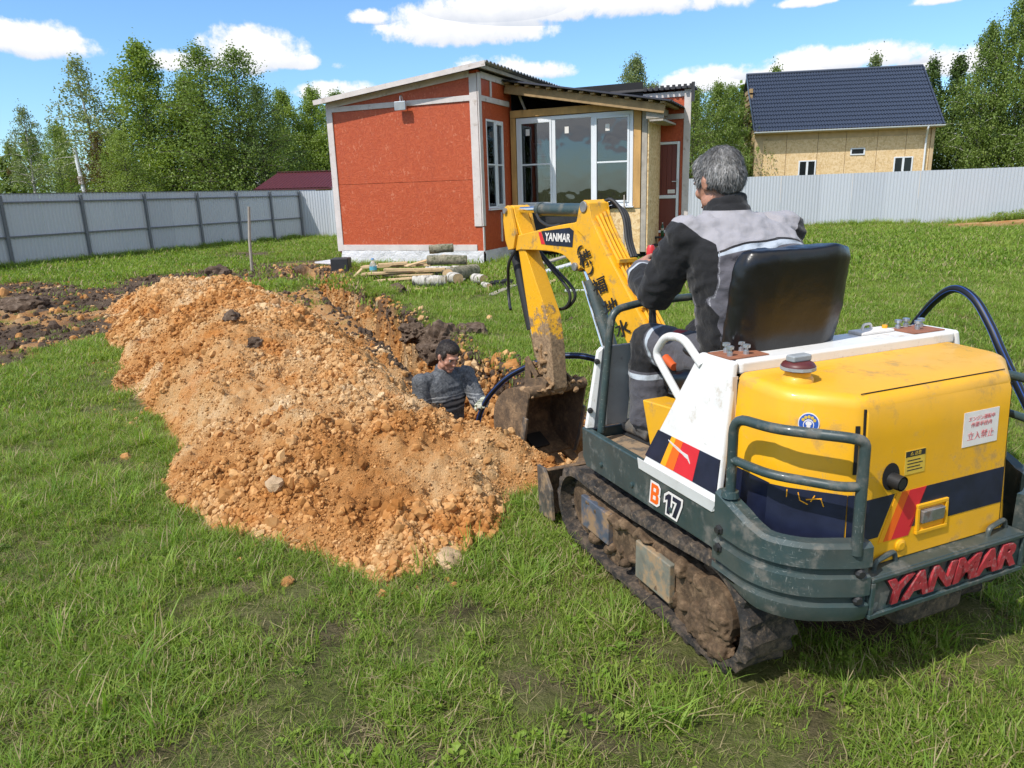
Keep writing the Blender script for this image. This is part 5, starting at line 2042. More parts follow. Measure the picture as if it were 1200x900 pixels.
board('long split board with its near end in the grass right of the firewood', (-.28, 12.0, .03), (.30, 13.6, .05), .12, .03, 'timber_grey')
board('short pale lath lying alone on the lawn under the boom', (.94, 12.2, .03), (1.30, 12.12, .03), .05, .04, 'pvc')
blk = lump('dark_rag', 'black crumpled rag lying between the last log and the split board', -.12, 13.1, .15, MT['black'], 41, z=.02, cat='rag', squash=(1.7, 1, .7), rough=.5)
MB_ = MB().box((-.35, -.3, -.02), (.35, .3, .02)).build('grey_slab', MT['film'], None, bevel=.01)
MB_.location = (-4.25, 17.9, .14)
MB_.rotation_euler = (0, .05, -.4)
tag(MB_, 'flat grey slab lying at the left foot of the cabin', 'slab')
bx_ = MB().box((-.2, -.2, 0), (.2, .2, .34)).build('dark_tub', MT['dark_wall'], None, bevel=.02)
bx_.location = (-3.85, 16.9, -.02)
tag(bx_, 'dark tub standing in front of the white foundation film', 'tub')

# wooden stake beside the heap
stk = MB().tube([(0, 0, -.1), (.03, 0, .75), (.10, .02, 1.52)], [.036, .034, .03], 7).build('wooden_stake', MT['timber_grey'], None, smooth=True)
stk.location = (-6.05, 17.27, 0)
tag(stk, 'tall wooden stake standing in the bare soil behind the heap', 'stake')

# poles beyond the left fence
t = thing('white_pole', 'white pole with a grey joint standing beyond the left fence', 'pole', (-25.0, 45, 0))
MB().tube([(0, 0, 0), (-.32, 0, 4.95)], [.13, .12], 10).build('shaft', MT['pvc'], t, smooth=True)
MB().tube([(-.19, -.02, 2.9), (-.215, -.02, 3.35)], [.19, .19], 10).build('joint_box', MT['trim'], t, smooth=True)
t = thing('white_pole', 'white pointed post standing behind the dark red shed', 'pole', (-19.3, 59, 0))
MB().tube([(0, 0, 0), (0, 0, 3.2), (0, 0, 4.7)], [.32, .26, .05], 8).build('shaft', MT['pvc'], t, smooth=True)

# dark red roofed shed beyond the corner of the fence
def build_shed():
    S = thing('red_roofed_shed', 'low shed with a dark red sheet roof beyond the fence corner', 'shed', (-11.2, 40, 0), .03)
    MB().box((-1.7, .2, 0), (2.6, 3.6, 2.1)).build('wall', MT['door_brown'], S)
    n = 30
    for (x0, x1, sg) in ((-2.1, 3.4, 1),):
        m = MB()
        loops = []
        for y, z, ins in ((-.25, 2.22, 0), (1.7, 3.08, .8)):
            row = []
            for i in range(n * 2 + 1):
                s = i / (n * 2)
                row.append(Vector((x0 + ins + (x1 - x0 - ins * .3) * s, y, z + (.035 if i % 2 else 0))))
            loops.append(row)
        m.loft(loops, False, False, closed=False)
        m.build('roof', MT['roof_red'], S)
    MB().add([(-2.1, -.25, 2.22), (-1.3, 1.7, 3.08), (-1.3, 3.9, 2.2)], [(0, 1, 2)]).add([(-1.3, 1.7, 3.06), (4.0, 1.7, 3.06), (4.0, 3.9, 2.2), (-1.3, 3.9, 2.2)], [(0, 1, 2, 3)]).build('rear_roof', MT['roof_red'], S)
    MB().bar((-2.12, -.27, 2.16), (3.4, -.27, 2.16), .03, .10).build('eave_board', MT['roof_red'], S)
    MB().bar((-1.3, 1.7, 3.13), (3.95, 1.7, 3.13), .14, .04).build('ridge_cap', MT['roof_red'], S)
    a = MB()
    a.loft([[Vector((2.0, -1.2, 2.2)), Vector((3.8, -1.2, 2.2))], [Vector((2.9, .6, 2.75)), Vector((3.8, .6, 2.75))]], False, False, closed=False)
    a.build('porch_roof', MT['roof_red'], S)
    MB().box((2.15, -1.1, 0), (2.3, -.95, 2.2)).build('porch_post', MT['pvc'], S)


build_shed()


# brown hut at the right edge
t = thing('brown_hut', 'small brown hut cut by the right edge of the photo', 'hut', (37.6, 50.2, 0), -.2)
MB().box((-.2, 0, 0), (4, 3, 3.1)).build('wall', MT['timber_old'], t)
MB().bar((-.7, 1.5, 2.95), (1.7, 1.5, 4.1), 3.9, .10).bar((1.7, 1.5, 4.1), (4.4, 1.5, 2.95), 3.9, .10).build('roof', MT['roof_dark'], t)


# unfinished strand-board house with the blue grey metal tile roof
def build_far_house():
    ang = math.atan2(53.0 - 55.0, 30.8 - 18.3)
    H = thing('unfinished_house', 'unfinished strand board house with a blue grey metal tile roof behind the right fence', 'house', (18.25, 55.0, 0), ang)
    L = 11.8
    # front wall of boards, upper and lower row
    widths = [0, 2.05, 4.2, 6.1, 8.2, 10.1, L - .12]
    for r, (z0, z1) in enumerate(((.4, 2.93), (2.935, 4.72), (4.725, 5.62))):
        for i in range(len(widths) - 1):
            a, b = widths[i], widths[i + 1]
            if r == 1 and i in (3,):
                # opening for the small high window
                m = MB()
                m.box((a, 0, z0), (6.42, .1, z1)).box((7.40, 0, z0), (b - .03, .1, z1)).box((6.42, 0, z0), (7.40, .1, 3.5)).box((6.42, 0, 4.02), (7.40, .1, z1))
                m.build('strand_board', MT['osb_far'], H)
            else:
                o = MB().box((a + .001, .0 + (.012 if r == 2 else 0), z0), (b - .03, .1, z1)).build('strand_board', MT['timber_far' if r == 2 else 'osb_far'], H)
    MB().box((-.16, -.06, 0), (.40, .10, 5.62)).build('corner_board', MT['timber_far'], H)
    MB().box((L - .12, -.06, 0), (L + .10, .10, 5.62)).build('corner_board', MT['timber_far'], H)
    MB().box((-.12, .1, 0), (.0, 8.5, 5.6)).box((L - .1, .1, 0), (L + .02, 8.5, 5.6)).box((0, 8.4, 0), (L - .1, 8.5, 5.6)).build('side_wall', MT['osb_far'], H)
    # lattice gable seen at the left edge
    for k in range(9):
        MB().box((-.36, 2.2 - 0, 4.9 + k * .42), (-.13, 4.6, 5.2 + k * .42)).build('gable_board', MT['timber_old'], H)
    def win(x0, x1, z0, z1, n):
        m = MB()
        m.box((x0, -.05, z0), (x0 + .09, .06, z1)).box((x1 - .09, -.05, z0), (x1, .06, z1)).box((x0 + .09, -.05, z0), (x1 - .09, .06, z0 + .08)).box((x0 + .09, -.05, z1 - .08), (x1 - .09, .06, z1))
        for i in range(1, n):
            q = x0 + (x1 - x0) * i / n
            m.box((q - .07, -.045, z0 + .08), (q + .07, .055, z1 - .08))
        f = m.build('window', MT['pvc'], H)
        for i in range(n):
            a = x0 + (x1 - x0) * i / n + .08
            b = x0 + (x1 - x0) * (i + 1) / n - .08
            MB().box((a, -.012, z0 + .07), (b, -.004, z1 - .07)).build('pane', MT['dark_pane'], f)
    win(6.42, 7.40, 3.52, 4.0, 1)
    win(2.95, 4.15, 2.0, 3.27, 2)
    win(9.38, 10.65, 2.0, 3.30, 2)
    # roof slope towards the viewer: metal tile, waves and steps
    nx, ny = 64, 15
    xs = np.linspace(-.30, L + .42, nx * 5 + 1)
    e0, e1 = np.array([-.75, 5.30]), np.array([4.3, 9.75])
    rows = []
    for j in range(ny):
        for s, dz in ((0.0, .075), (.92, .012), (.97, .0)):
            q = (j + s) / ny
            rows.append((e0 + (e1 - e0) * q, dz))
    rows.append((e1, 0))
    nrm = np.array([-(e1 - e0)[1], (e1 - e0)[0]])
    nrm = nrm / np.linalg.norm(nrm)
    v = []
    for (p, dz) in rows:
        for x in xs:
            wv = .048 * math.cos(2 * math.pi * (x - xs[0]) / ((xs[-1] - xs[0]) / nx))
            q = p + nrm * (dz + wv)
            v.append((x, q[0], q[1]))
    nn, mm = len(xs), len(rows)
    i = np.arange(nn * mm).reshape(mm, nn)
    f = np.stack([i[:-1, :-1].ravel(), i[:-1, 1:].ravel(), i[1:, 1:].ravel(), i[1:, :-1].ravel()], 1)
    mesh_obj('roof', v, f.tolist(), MT['roof_blue'], H, True, sharp=50)
    m = MB()
    m.loft([[Vector((-.35, 4.3, 9.75)), Vector((L + .35, 4.3, 9.75))], [Vector((-.35, 9.3, 5.3)), Vector((L + .35, 9.3, 5.3))]], False, False, closed=False)
    m.build('rear_roof', MT['roof_blue'], H)
    MB().tube([(-.36, 4.3, 9.80), (L + .36, 4.3, 9.80)], .10, 8).build('ridge_cap', MT['roof_blue'], H)
    for x in (-.36, L + .33):
        MB().bar((x, -.75, 5.30), (x, 4.3, 9.78), .05, .22).build('verge_board', MT['roof_blue'], H)
    MB().box((-.3, -.7, 5.16), (L + .3, .0, 5.20)).build('soffit', MT['timber_far'], H)
    g = MB()
    n = 12
    prof = [(-.80 + .075 * math.cos(math.pi + math.pi * k / n), 5.30 + .10 * math.sin(math.pi + math.pi * k / n)) for k in range(n + 1)]
    g.loft([[Vector((-.36, y, z)) for y, z in prof], [Vector((L + .42, y, z)) for y, z in prof]], False, False, closed=False)
    g.build('gutter', MT['pvc'], H, smooth=True)
    MB().tube(bend([(L - .65, -.80, 5.22), (L - .65, -.78, 5.08), (L - .48, -.16, 4.62), (L - .46, -.14, .4)], .2), .065, 10).build('downpipe', MT['pvc'], H, smooth=True)


MT['timber_far'] = M('pale_boards', (0.52, 0.38, 0.22), .8, var=.15, vscale=2)
MT['dark_pane'] = M('dark_window_pane', (0.010, 0.012, 0.015), .08)
build_far_house()


# ================================================================ THE EXCAVATOR
# machine coordinates: x to its right, y forward, z up; the root stands on the ground under the slew ring
HDG = R(22.5)
_c, _s = math.cos(HDG), math.sin(HDG)
def mw(x, y, z=0.0):
    r, f = x + 2.06, y + 2.3
    return Vector((r * _c - f * _s, r * _s + f * _c, z))
EX = thing('mini_excavator', 'yellow tracked mini excavator with dark green frame and white covers, digging the trench', 'excavator', mw(0, 0, 0), HDG)


def build_track(side):
    """one rubber belt with moulded bars; side -1 is the near (left) one"""
    x0, x1 = (-.585, -.375) if side < 0 else (.43, .64)
    yr, yf, rr, rf = -.47, .53, .205, .185
    # closed belt path (outer), counter-clockwise seen from the right
    path = []
    def arc(cy, cz, r, a0, a1, n):
        for k in range(n + 1):
            a = a0 + (a1 - a0) * k / n
            path.append((cy + r * math.cos(a), cz + r * math.sin(a)))
    arc(yf, rf + .012, rf, -math.pi / 2, math.pi / 2, 14)
    for s in (.25, .5, .75):
        path.append((yf + (yr - yf) * s, 2 * rf + .01 + (2 * rr - 2 * rf) * s - .020 * math.sin(math.pi * s)))
    arc(yr, rr + .008, rr, math.pi / 2, 3 * math.pi / 2, 16)
    for s in (.2, .4, .6, .8):
        path.append((yr + (yf - yr) * s, .008 + .004 * s))
    # resample evenly
    P = [Vector((0, y, z)) for y, z in path] + [Vector((0, *path[0]))]
    seg = [0]
    for a, b in zip(P[:-1], P[1:]):
        seg.append(seg[-1] + (b - a).length)
    N = 44 * 4
    q = []
    k = 0
    for i in range(N):
        d = seg[-1] * i / N
        while seg[k + 1] < d:
            k += 1
        f = (d - seg[k]) / (seg[k + 1] - seg[k])
        q.append(P[k].lerp(P[k + 1], f))
    loops = []
    rg = random.Random(3 + side)
    for i in range(N):
        t = (q[(i + 1) % N] - q[i - 1]).normalized()
        n = Vector((0, t.z, -t.y))
        lug = i % 4 in (0, 1)
        h = .013 if lug else -.009
        jit = rg.uniform(-.003, .003)
        pr = []
        for u in (0, .04, .30, .34, .66, .70, .96, 1):
            hh = h
            if .3 <= u <= .34 or .66 <= u <= .70:
                hh = h * .35
            if u in (0, 1):
                hh = -.012
            pr.append(Vector((x0 + (x1 - x0) * u, q[i].y, q[i].z)) + n * (hh + jit))
        for u in (1, .72, .5, .28, 0):
            inn = -.034 if u != .5 else -.034 - (.045 if i % 4 < 2 else 0)
            pr.append(Vector((x0 + (x1 - x0) * u, q[i].y, q[i].z)) + n * inn)
        loops.append(pr)
    m = MB()
    m.loft(loops + [loops[0]], False, False)
    T = m.build('rubber_track', MT['track'], EX, smooth=True, sharp=28)
    xm = (x0 + x1) / 2
    # track frame, idler, sprocket, rollers
    fr = MB()
    fr.box((x0 + .035, -.36, .10), (x1 - .035, .42, .29))
    frame_ = fr.build('track_frame', MT['mud'], T, bevel=.02)
    xo = x0 if side < 0 else x1
    sg = -1 if side < 0 else 1
    pl = MB()
    pl.cbox((xo - sg * .018, -.115, .185), (.03, .24, .165))
    pl.build('guard_plate', MT['track_plate'], T, bevel=.006)
    pl = MB()
    pl.cbox((xo - sg * .024, .36, .205), (.03, .25, .15))
    pl.build('guard_plate', MT['track_plate_dark'], T, bevel=.006)
    MB().lathe([(.09, -.055), (rf - .05, -.05), (rf - .045, .05), (.09, .055)], (xm, yf - .02, rf + .012), (1, 0, 0), 22).build('idler', MT['mud'], T, smooth=True)
    MB().lathe([(.05, -.09), (.11, -.085), (.112, -.02), (rr - .04, -.018), (rr - .04, .018), (.11, .02), (.112, .085), (.05, .09)], (xm, yr, rr + .008), (1, 0, 0), 18).build('sprocket', MT['mud'], T)
    # caked sprocket hub that bulges out of the track
    hub = MB()
    hub.ell((xo - sg * .035, yr - .015, .175), (.05, .088, .098))
    hub.ell((xo - sg * .03, yr + .07, .12), (.05, .07, .07)).ell((xo - sg * .03, yr - .02, .08), (.05, .09, .05))
    hme = remesh(hub, .006, 3)
    c = coords(hme)
    nr = normals(hme)
    set_coords(hme, c + nr * (noise3(c, 17, 3) * .016 + noise3(c, 43, 5) * .010 + noise3(c, 90, 8) * .006)[:, None])
    link_mesh('muddy_hub', hme, MT['mud'], T, True, sharp=None)
    for y in (-.28, -.02, .24):
        MB().lathe([(.03, -.07), (.062, -.066), (.062, .066), (.03, .07)], (xm, y, .085), (1, 0, 0), 14).build('roller', MT['mud'], T)
    # soil packed along the frame
    cl = MB()
    rg = random.Random(9)
    for k in range(34):
        y = -.40 + .86 * k / 34
        cl.ell((xo - sg * rg.uniform(.03, .06), y, rg.choice((.115, .13, .275, .26)) + rg.uniform(-.02, .02)), (.035, rg.uniform(.02, .05), rg.uniform(.015, .04)), nu=8, nv=6)
    cl.box((xo - sg * .13, -.40, .20), (xo - sg * .05, .46, .29))
    cm = remesh(cl, .009, 2)
    c = coords(cm)
    set_coords(cm, c + normals(cm) * (noise3(c, 25, 3) * .014 + noise3(c, 60, 5) * .006)[:, None])
    link_mesh('packed_soil', cm, MT['mud'], T, True, sharp=None)


MT['steel_dirty'] = M('dull_steel_edge', (0.13, 0.12, 0.11), .5, metal=.5, var=.3, vscale=12, dirt=((0.27, 0.18, 0.10), .45, 10), bump=.2)
MT['track_plate'] = M('dusty_guard_plate', (0.17, 0.165, 0.13), .7, var=.25, vscale=14, dirt=((0.33, 0.22, 0.12), .46, 13), bump=.2)
MT['track_plate_dark'] = M('bluish_guard_plate', (0.075, 0.09, 0.12), .55, var=.25, vscale=14, dirt=((0.27, 0.17, 0.09), .47, 9), bump=.2)
for s_ in (-1, 1):
    build_track(s_)


def build_machine():
    E = EX
    g, y_, w_ = MT['green'], MT['yellow'], MT['white']
    # ---------- undercarriage
    MB().box((-.38, -.30, .17), (.44, .38, .34)).build('undercarriage', MT['mud'], E, bevel=.03)
    MB().cyl((.03, 0, .33), (.03, 0, .46), .30, 28).build('slew_ring', MT['black'], E, smooth=True)
    b = MB()
    prof = [(0.86, .02), (.90, .10), (.91, .20), (.875, .275), (.845, .27), (.875, .19), (.865, .10), (.825, .03)]
    b.prism(prof, lambda y, z: (-.60, y, z), lambda y, z: (.66, y, z))
    bl = b.build('dozer_blade', MT['bucket'], E, bevel=.006)
    for x in (-.603, .655):
        MB().prism([(.74, .04), (.90, .02), (.915, .285), (.84, .29), (.76, .20)], lambda y, z: (x, y, z), lambda y, z: (x + .018, y, z)).build('end_plate', MT['steel_dirty'], bl, bevel=.003)
    for x in (-.30, .36):
        MB().bar((x, .30, .20), (x, .87, .14), .06, .08).build('blade_arm', MT['bucket'], bl, bevel=.01)
    # ---------- platform with folded side rails
    MB().box((-.54, -.50, .485), (.62, .455, .545)).build('platform', g, E, bevel=.008)
    MB().box((-.535, -.02, .548), (.60, .45, .556)).build('floor_plate', MT['floor_dirt'], E)
    MB().prism([(-.52, .445), (.44, .435), (.475, .475), (.48, .612), (-.52, .612)], lambda y, z: (-.572, y, z), lambda y, z: (-.54, y, z)).build('side_rail', g, E, bevel=.007)
    MB().prism([(-.52, .445), (.44, .435), (.475, .475), (.48, .612), (-.52, .612)], lambda y, z: (.62, y, z), lambda y, z: (.65, y, z)).build('side_rail', g, E, bevel=.007)
    MB().box((-.539, .457, .44), (.619, .479, .60)).build('front_rail', g, E, bevel=.006)
    for y in (.05, -.22, .30):
        MB().lathe([(.011, 0), (.011, .006), (.006, .008)], (-.572, y, .49), (-1, 0, 0), 10).build('rail_bolt', g, E)
    # ---------- bumper / counterweight: left and right wrap, seams and bolts
    def plan(s, off=0.0):
        # outline of the tail, from the side to the plate edge; s=-1 left, 1 right
        cx = .035
        pts = [(-.60 - off, -.50), (-.605 - off, -.665), (-.575 - off * .8, -.755 - off * .4), (-.51 - off * .5, -.83 - off * .8), (-.37, -.895 - off), (-.330, -.90 - off)]
        return [((cx + s * -(x - cx)) if s > 0 else x, y) for x, y in pts]
    for s in (-1, 1):
        out = plan(s)
        # finely sampled outline
        ol = [Vector((x, y, 0)) for x, y in out]
        ol = bend(ol, .045, 4)
        inn = []
        for i, p in enumerate(ol):
            dd = (ol[min(i + 1, len(ol) - 1)] - ol[max(i - 1, 0)]).normalized()
            nn_ = Vector((dd.y, -dd.x, 0))
            if nn_.dot(p - Vector((.035, -.3, 0))) < 0:
                nn_ = -nn_
            inn.append(p - nn_ * .055)
        def zt(p):
            return .685 - .075 * min(1, max(0, (-.52 - p.y) / .20)) - .0 * abs(p.x)
        loops = []
        for (zz, o2) in ((.336, -.035), (.350, -.012), (.378, .0), (.405, .002), (.412, -.014), (.432, -.014), (.440, .002), (.500, .002), (.507, -.014), (.527, -.014), (.535, .002), (.58, 0), ('t', 0), ('t2', -.016)):
            lp = []
            for i, p in enumerate(ol):
                a, b2 = ol[max(i - 1, 0)], ol[min(i + 1, len(ol) - 1)]
                d = (b2 - a).normalized()
                n = Vector((d.y, -d.x, 0)) * (1 if s < 0 else -1)
                n = -n if n.dot(p - Vector((.035, -.3, 0))) < 0 else n
                z = zz if not isinstance(zz, str) else (zt(p) - .012 if zz == 't' else zt(p))
                lift = .05 * max(0, (p.y + .70) / .2) if zz in (.336, .350, .378) else 0
                q = p + n * o2
                lp.append(Vector((q.x, q.y, z + min(.05, lift))))
            loops.append(lp)
        # inner wall back down
        for zz in ('t2', .34):
            lp = []
            for p, q in zip(ol, inn):
                z = zt(p) if zz == 't2' else .34
                lp.append(Vector((q.x, q.y, z - .001)))
            loops.append(lp)
        m = MB()
        n = len(ol)
        k = len(loops)
        vs = [v for l in loops for v in l]
        fs = []
        for a in range(k):
            b2 = (a + 1) % k
            for i in range(n - 1):
                fs.append((a * n + i, a * n + i + 1, b2 * n + i + 1, b2 * n + i))
        fs.append(tuple(a * n for a in range(k)))
        fs.append(tuple(a * n + n - 1 for a in range(k - 1, -1, -1)))
        m.add(vs, fs)
        bp = m.build('bumper', g, E, smooth=True, sharp=30)
        for (yy, zz) in ((-.535, .555), (-.535, .49)):
            xx = -.604 if s < 0 else .674
            MB().lathe([(.018, 0), (.018, .004), (.012, .006), (.012, .014)], (xx, yy, zz), (s, 0, 0), 6).build('bolt', MT['black'], bp)
        for zz in (.515, .425):
            MB().lathe([(.016, 0), (.016, .006), (.011, .014)], (.035 + s * .40, -.888, zz), (s * .25, -1, 0), 8).build('bolt', MT['black'], bp)
    # ---------- rear plate with raised letters
    X0, X1, Z0, Z1, YP = -.325, .385, .352, .490, -.905
    m = MB()
    m.box((X0, YP + .012, Z0), (X1, YP + .075, Z1))
    rp = m.build('rear_plate', g, E, bevel=.004)
    for lo, hi in (((X0, YP, Z0), (X1, YP + .011, Z0 + .016)), ((X0, YP, Z1 - .014), (X1, YP + .011, Z1)), ((X0, YP, Z0 + .0165), (X0 + .016, YP + .011, Z1 - .0145)), ((X1 - .016, YP, Z0 + .0165), (X1, YP + .011, Z1 - .0145))):
        MB().box(lo, hi).build('plate_rim', g, rp, bevel=.003)
    mt = frame(((X0 + X1) / 2, YP + .010, (Z0 + Z1) / 2 + .001), (1, 0, 0), (0, 0, 1))
    text_obj('YANMAR', .112, mt, MT['black'], rp, 'letter_backing', .003, .20, .0078, 1.30)
    mt2 = frame(((X0 + X1) / 2 + .002, YP + .004, (Z0 + Z1) / 2 + .001), (1, 0, 0), (0, 0, 1))
    text_obj('YANMAR', .112, mt2, MT['red_letter'], rp, 'raised_letters', .0045, .20, .0044, 1.30, bevel=.0006)
    MB().box((X0 + .01, YP + .076, Z1 - .02), (X1 - .01, -.80, Z1 - .008)).build('shelf', MT['floor_dirt'], E)
    for x in (X0 + .105, X1 - .085):
        MB().tube(bend([(x - .055, YP + .045, Z1 - .012), (x - .050, YP + .045, Z1 + .026), (x + .05, YP + .06, Z1 + .034), (x + .058, YP + .06, Z1 - .012)], .025), .0085, 8).build('lifting_loop', g, E, smooth=True)
    # towing bracket below
    MB().box((-.10, -.84, .22), (.20, -.70, .33)).build('tail_bracket', MT['track'], E, bevel=.02)
    # ---------- engine hood
    def hood_loop(z, grow=0.0, top=False):
        pts = [(-.478, -.438), (-.478, -.625), (-.458, -.665), (-.345, -.795), (-.308, -.812), (.318, -.812), (.352, -.795), (.525, -.665), (.548, -.625), (.548, -.438)]
        cx, cy = .035, -.55
        out = []
        for x, y in pts:
            yy = y + (grow * 1.0 if y < -.5 else 0)
            xx = x + (grow if x < cx else -grow)
            out.append(Vector((xx, yy, z - (.012 * ((-.44 - yy) / .37) if z > .9 else 0))))
        return out
    m = MB()
    m.loft([hood_loop(.46, -.028), hood_loop(.56, -.022), hood_loop(1.012, 0), hood_loop(1.032, .005), hood_loop(1.045, .015), hood_loop(1.05, .030)])
    hood = m.build('engine_hood', y_, E, smooth=True, sharp=34)
    # rear door: a panel a few millimetres proud, its gap shade laid on as black strips
    def rear(x, z, pr=.006):
        t = (1.0 - z) / .44
        return Vector((x, -.812 - .022 * max(0, t) - pr, z))
    xl, xr = -.312, .326
    d = MB()
    zs = [.492, .60, .75, .90, .985]
    loops = []
    for z in zs:
        loops.append([rear(xl, z), rear(xr, z), rear(xr, z, -.004), rear(xl, z, -.004)])
    loops.append([Vector((xl + .002, -.800, 1.028)), Vector((xr - .002, -.800, 1.028)), Vector((xr - .002, -.785, 1.018)), Vector((xl + .002, -.785, 1.018))])
    d.loft(loops)
    door = d.build('rear_door', y_, E, bevel=.004)
    gp = MB()
    for x in (xl - .004, xr + .004):
        gp.loft([[rear(x - .003, z, .0015), rear(x + .003, z, .0015), rear(x + .003, z, -.004), rear(x - .003, z, -.004)] for z in zs + [1.0]])
    gp.build('door_gap_shade', MT['gap'], E)
    tg = MB()
    tg.bar((xl, -.786, 1.0402), (xr, -.786, 1.0402), .0022, .003)
    tg.build('hood_seam', MT['gap'], E)
    # narrow slot left of the door
    # left cover seam by the white arch
    MB().box((-.4815, -.4425, .55), (-.4735, -.4385, 1.03)).build('hood_seam', MT['gap'], E)
    # stripe bands on the door
    def dq(x0, x1, z0, z1, mat, name='stripe_decal', sl0=0.0, sl1=0.0, pr=.0075, par=None):
        q = [rear(x0, z0, pr), rear(x1, z0, pr), rear(x1 + sl1, z1, pr), rear(x0 + sl0, z1, pr)]
        b = [v + Vector((0, .0012, 0)) for v in q]
        mm = MB()
        mm.loft([b, q])
        return mm.build(name, MT[mat], par or door)
    dq(xl + .004, -.245, .585, .715, 'navy', sl1=.062)
    dq(-.243, -.222, .563, .715, 'amber_decal', sl0=.070, sl1=.070)
    dq(-.221, -.187, .563, .715, 'orange_decal', sl0=.070, sl1=.070)
    dq(-.186, -.112, .563, .715, 'red_decal', sl0=.070, sl1=.068)
    dq(-.111, xr - .004, .590, .715, 'navy', sl0=.067)
    # exhaust opening and pipe
    def ring(cx, cz, rx, rz, pr, n=20):
        return [rear(cx + rx * math.cos(2 * math.pi * k / n), cz + rz * math.sin(2 * math.pi * k / n), pr) for k in range(n)]
    mm = MB()
    mm.loft([ring(-.205, .775, .036, .044, .007), ring(-.205, .775, .036, .044, .0085)])
    mm.build('exhaust_opening', MT['gap'], door)
    MB().tube([(-.203, -.80, .765), (-.197, -.868, .762)], .024, 16, False).tube([(-.203, -.80, .765), (-.197, -.867, .762)], .019, 16, True).build('exhaust_pipe', MT['black'], door, smooth=True)
    # latch in its framed recess, round knob
    for lo, hi in (((-.085, .560), (.055, .572)), ((-.085, .648), (.055, .660)), ((-.085, .572), (-.073, .648)), ((.043, .572), (.055, .648))):
        mm = MB()
        mm.loft([[rear(lo[0], lo[1], .005), rear(hi[0], lo[1], .005), rear(hi[0], hi[1], .005), rear(lo[0], hi[1], .005)], [rear(lo[0], lo[1], .015), rear(hi[0], lo[1], .015), rear(hi[0], hi[1], .015), rear(lo[0], hi[1], .015)]])
        mm.build('latch_frame', MT['yellow'], door, bevel=.002)
    dq(-.073, .043, .572, .648, 'amber_decal', 'latch_recess', pr=.0082)
    mm = MB()
    mm.box((-.068, -.022, -.022), (.032, .0, .022), Matrix.Translation(rear(0, .618, .0)) @ Matrix.Rotation(R(3), 4, 'X'))
    mm.build('latch', MT['steel'], door, bevel=.004)
    MB().lathe([(.021, 0), (.021, .006), (.012, .010)], rear(-.145, .535, .005), (0, -1, 0), 18).build('round_plug', y_, door)
    # stickers
    st = dq(.105, .270, .815, .930, 'sticker', 'warning_sticker', pr=.0078)
    mt = frame(rear(.188, .905, .0086), (1, 0, 0), (0, -.05, 1))
    text_obj('エンジン運転中', .018, mt, MT['pink_print'], st, 'sticker_print', .0003)
    mt = frame(rear(.188, .884, .0086), (1, 0, 0), (0, -.05, 1))
    text_obj('作業半径内', .020, mt, MT['pink_print'], st, 'sticker_print', .0003)
    mt = frame(rear(.188, .846, .0086), (1, 0, 0), (0, -.05, 1))
    text_obj('立入禁止', .032, mt, MT['pink_print'], st, 'sticker_print', .0003)
    st = dq(-.148, -.060, .768, .845, 'sticker_yellow', 'caution_plate', pr=.0078)
    dq(-.146, -.062, .825, .843, 'black', 'plate_header', pr=.0084, par=st)
    mt = frame(rear(-.104, .834, .0090), (1, 0, 0), (0, -.05, 1))
    text_obj('△ 注意', .015, mt, MT['sticker_yellow'], st, 'plate_print', .0003)
    for k in range(4):
        dq(-.138, -.072 - .01 * (k % 2), .780 + .0105 * k, .783 + .0105 * k, 'black', 'plate_print', pr=.0084, par=st)
    # round blue sticker on the chamfer
    a, b = Vector((-.458, -.665, 0)), Vector((-.345, -.795, 0))
    dx = (b - a).normalized()
    nn = Vector((dx.y, -dx.x, 0))
    if nn.y > 0:
        nn = -nn
    lerp = lambda s, z: a.lerp(b, s) + Vector((0, 0, z)) + nn * (.0025 + .0325 * max(0, (1.0 - z) / .44))
    fo = lerp(.30, .945)
    fm = frame(fo, dx, Vector((0, 0, 1)) - nn * .045)
    def disc(r, mat, h, nm, par, rx=1.0, n=28, cx=0, cy=0):
        m_ = MB()
        m_.loft([[fm @ Vector((cx + r * rx * math.cos(2 * math.pi * k / n), cy + r * math.sin(2 * math.pi * k / n), hh)) for k in range(n)] for hh in (-.001, h)])
        return m_.build(nm, MT[mat], par)
    rs = disc(.034, 'sticker', .0008, 'round_sticker', hood, .9)
    disc(.031, 'blue_print', .0014, 'sticker_ring', rs, .9)
    disc(.0175, 'sticker', .0020, 'sticker_face', rs, .9, cy=-.004)
    disc(.0150, 'blue_print', .0025, 'sticker_face', rs, .9, cy=-.005)
    for k in range(5):
        an = math.pi * (.18 + .16 * k)
        disc(.0052, 'sticker_yellow', .0026, 'sticker_mark', rs, .9, 10, .0215 * .9 * math.cos(an), .0215 * math.sin(an))
    disc(.0075, 'sticker', .0032, 'sticker_mark', rs, 1.2, 12, 0, .001)
    for k in range(3):
        disc(.0022, 'sticker', .0032, 'sticker_mark', rs, 3.0, 8, 0, -.008 - .0045 * k)
    # navy band low on the left cover and the chamfer (worn film)
    def band(pa, pb, z0, z1, ext=.009, mat='navy', nm='cover_band'):
        pa, pb = Vector((*pa, 0)), Vector((*pb, 0))
        d_ = (pb - pa).normalized()
        n_ = Vector((d_.y, -d_.x, 0))
        if n_.dot(pa - Vector((.035, -.45, 0))) < 0:
            n_ = -n_
        g_ = lambda z: .0025 + (.0325 if abs(d_.x) > .3 else .0225) * max(0, (1.0 - z) / .44)
        pa, pb = pa - d_ * ext, pb + d_ * ext
        q = [pa + Vector((0, 0, z0)) + n_ * g_(z0), pb + Vector((0, 0, z0)) + n_ * g_(z0), pb + Vector((0, 0, z1)) + n_ * g_(z1), pa + Vector((0, 0, z1)) + n_ * g_(z1)]
        m_ = MB()
        m_.loft([[v - n_ * .0015 for v in q], q])
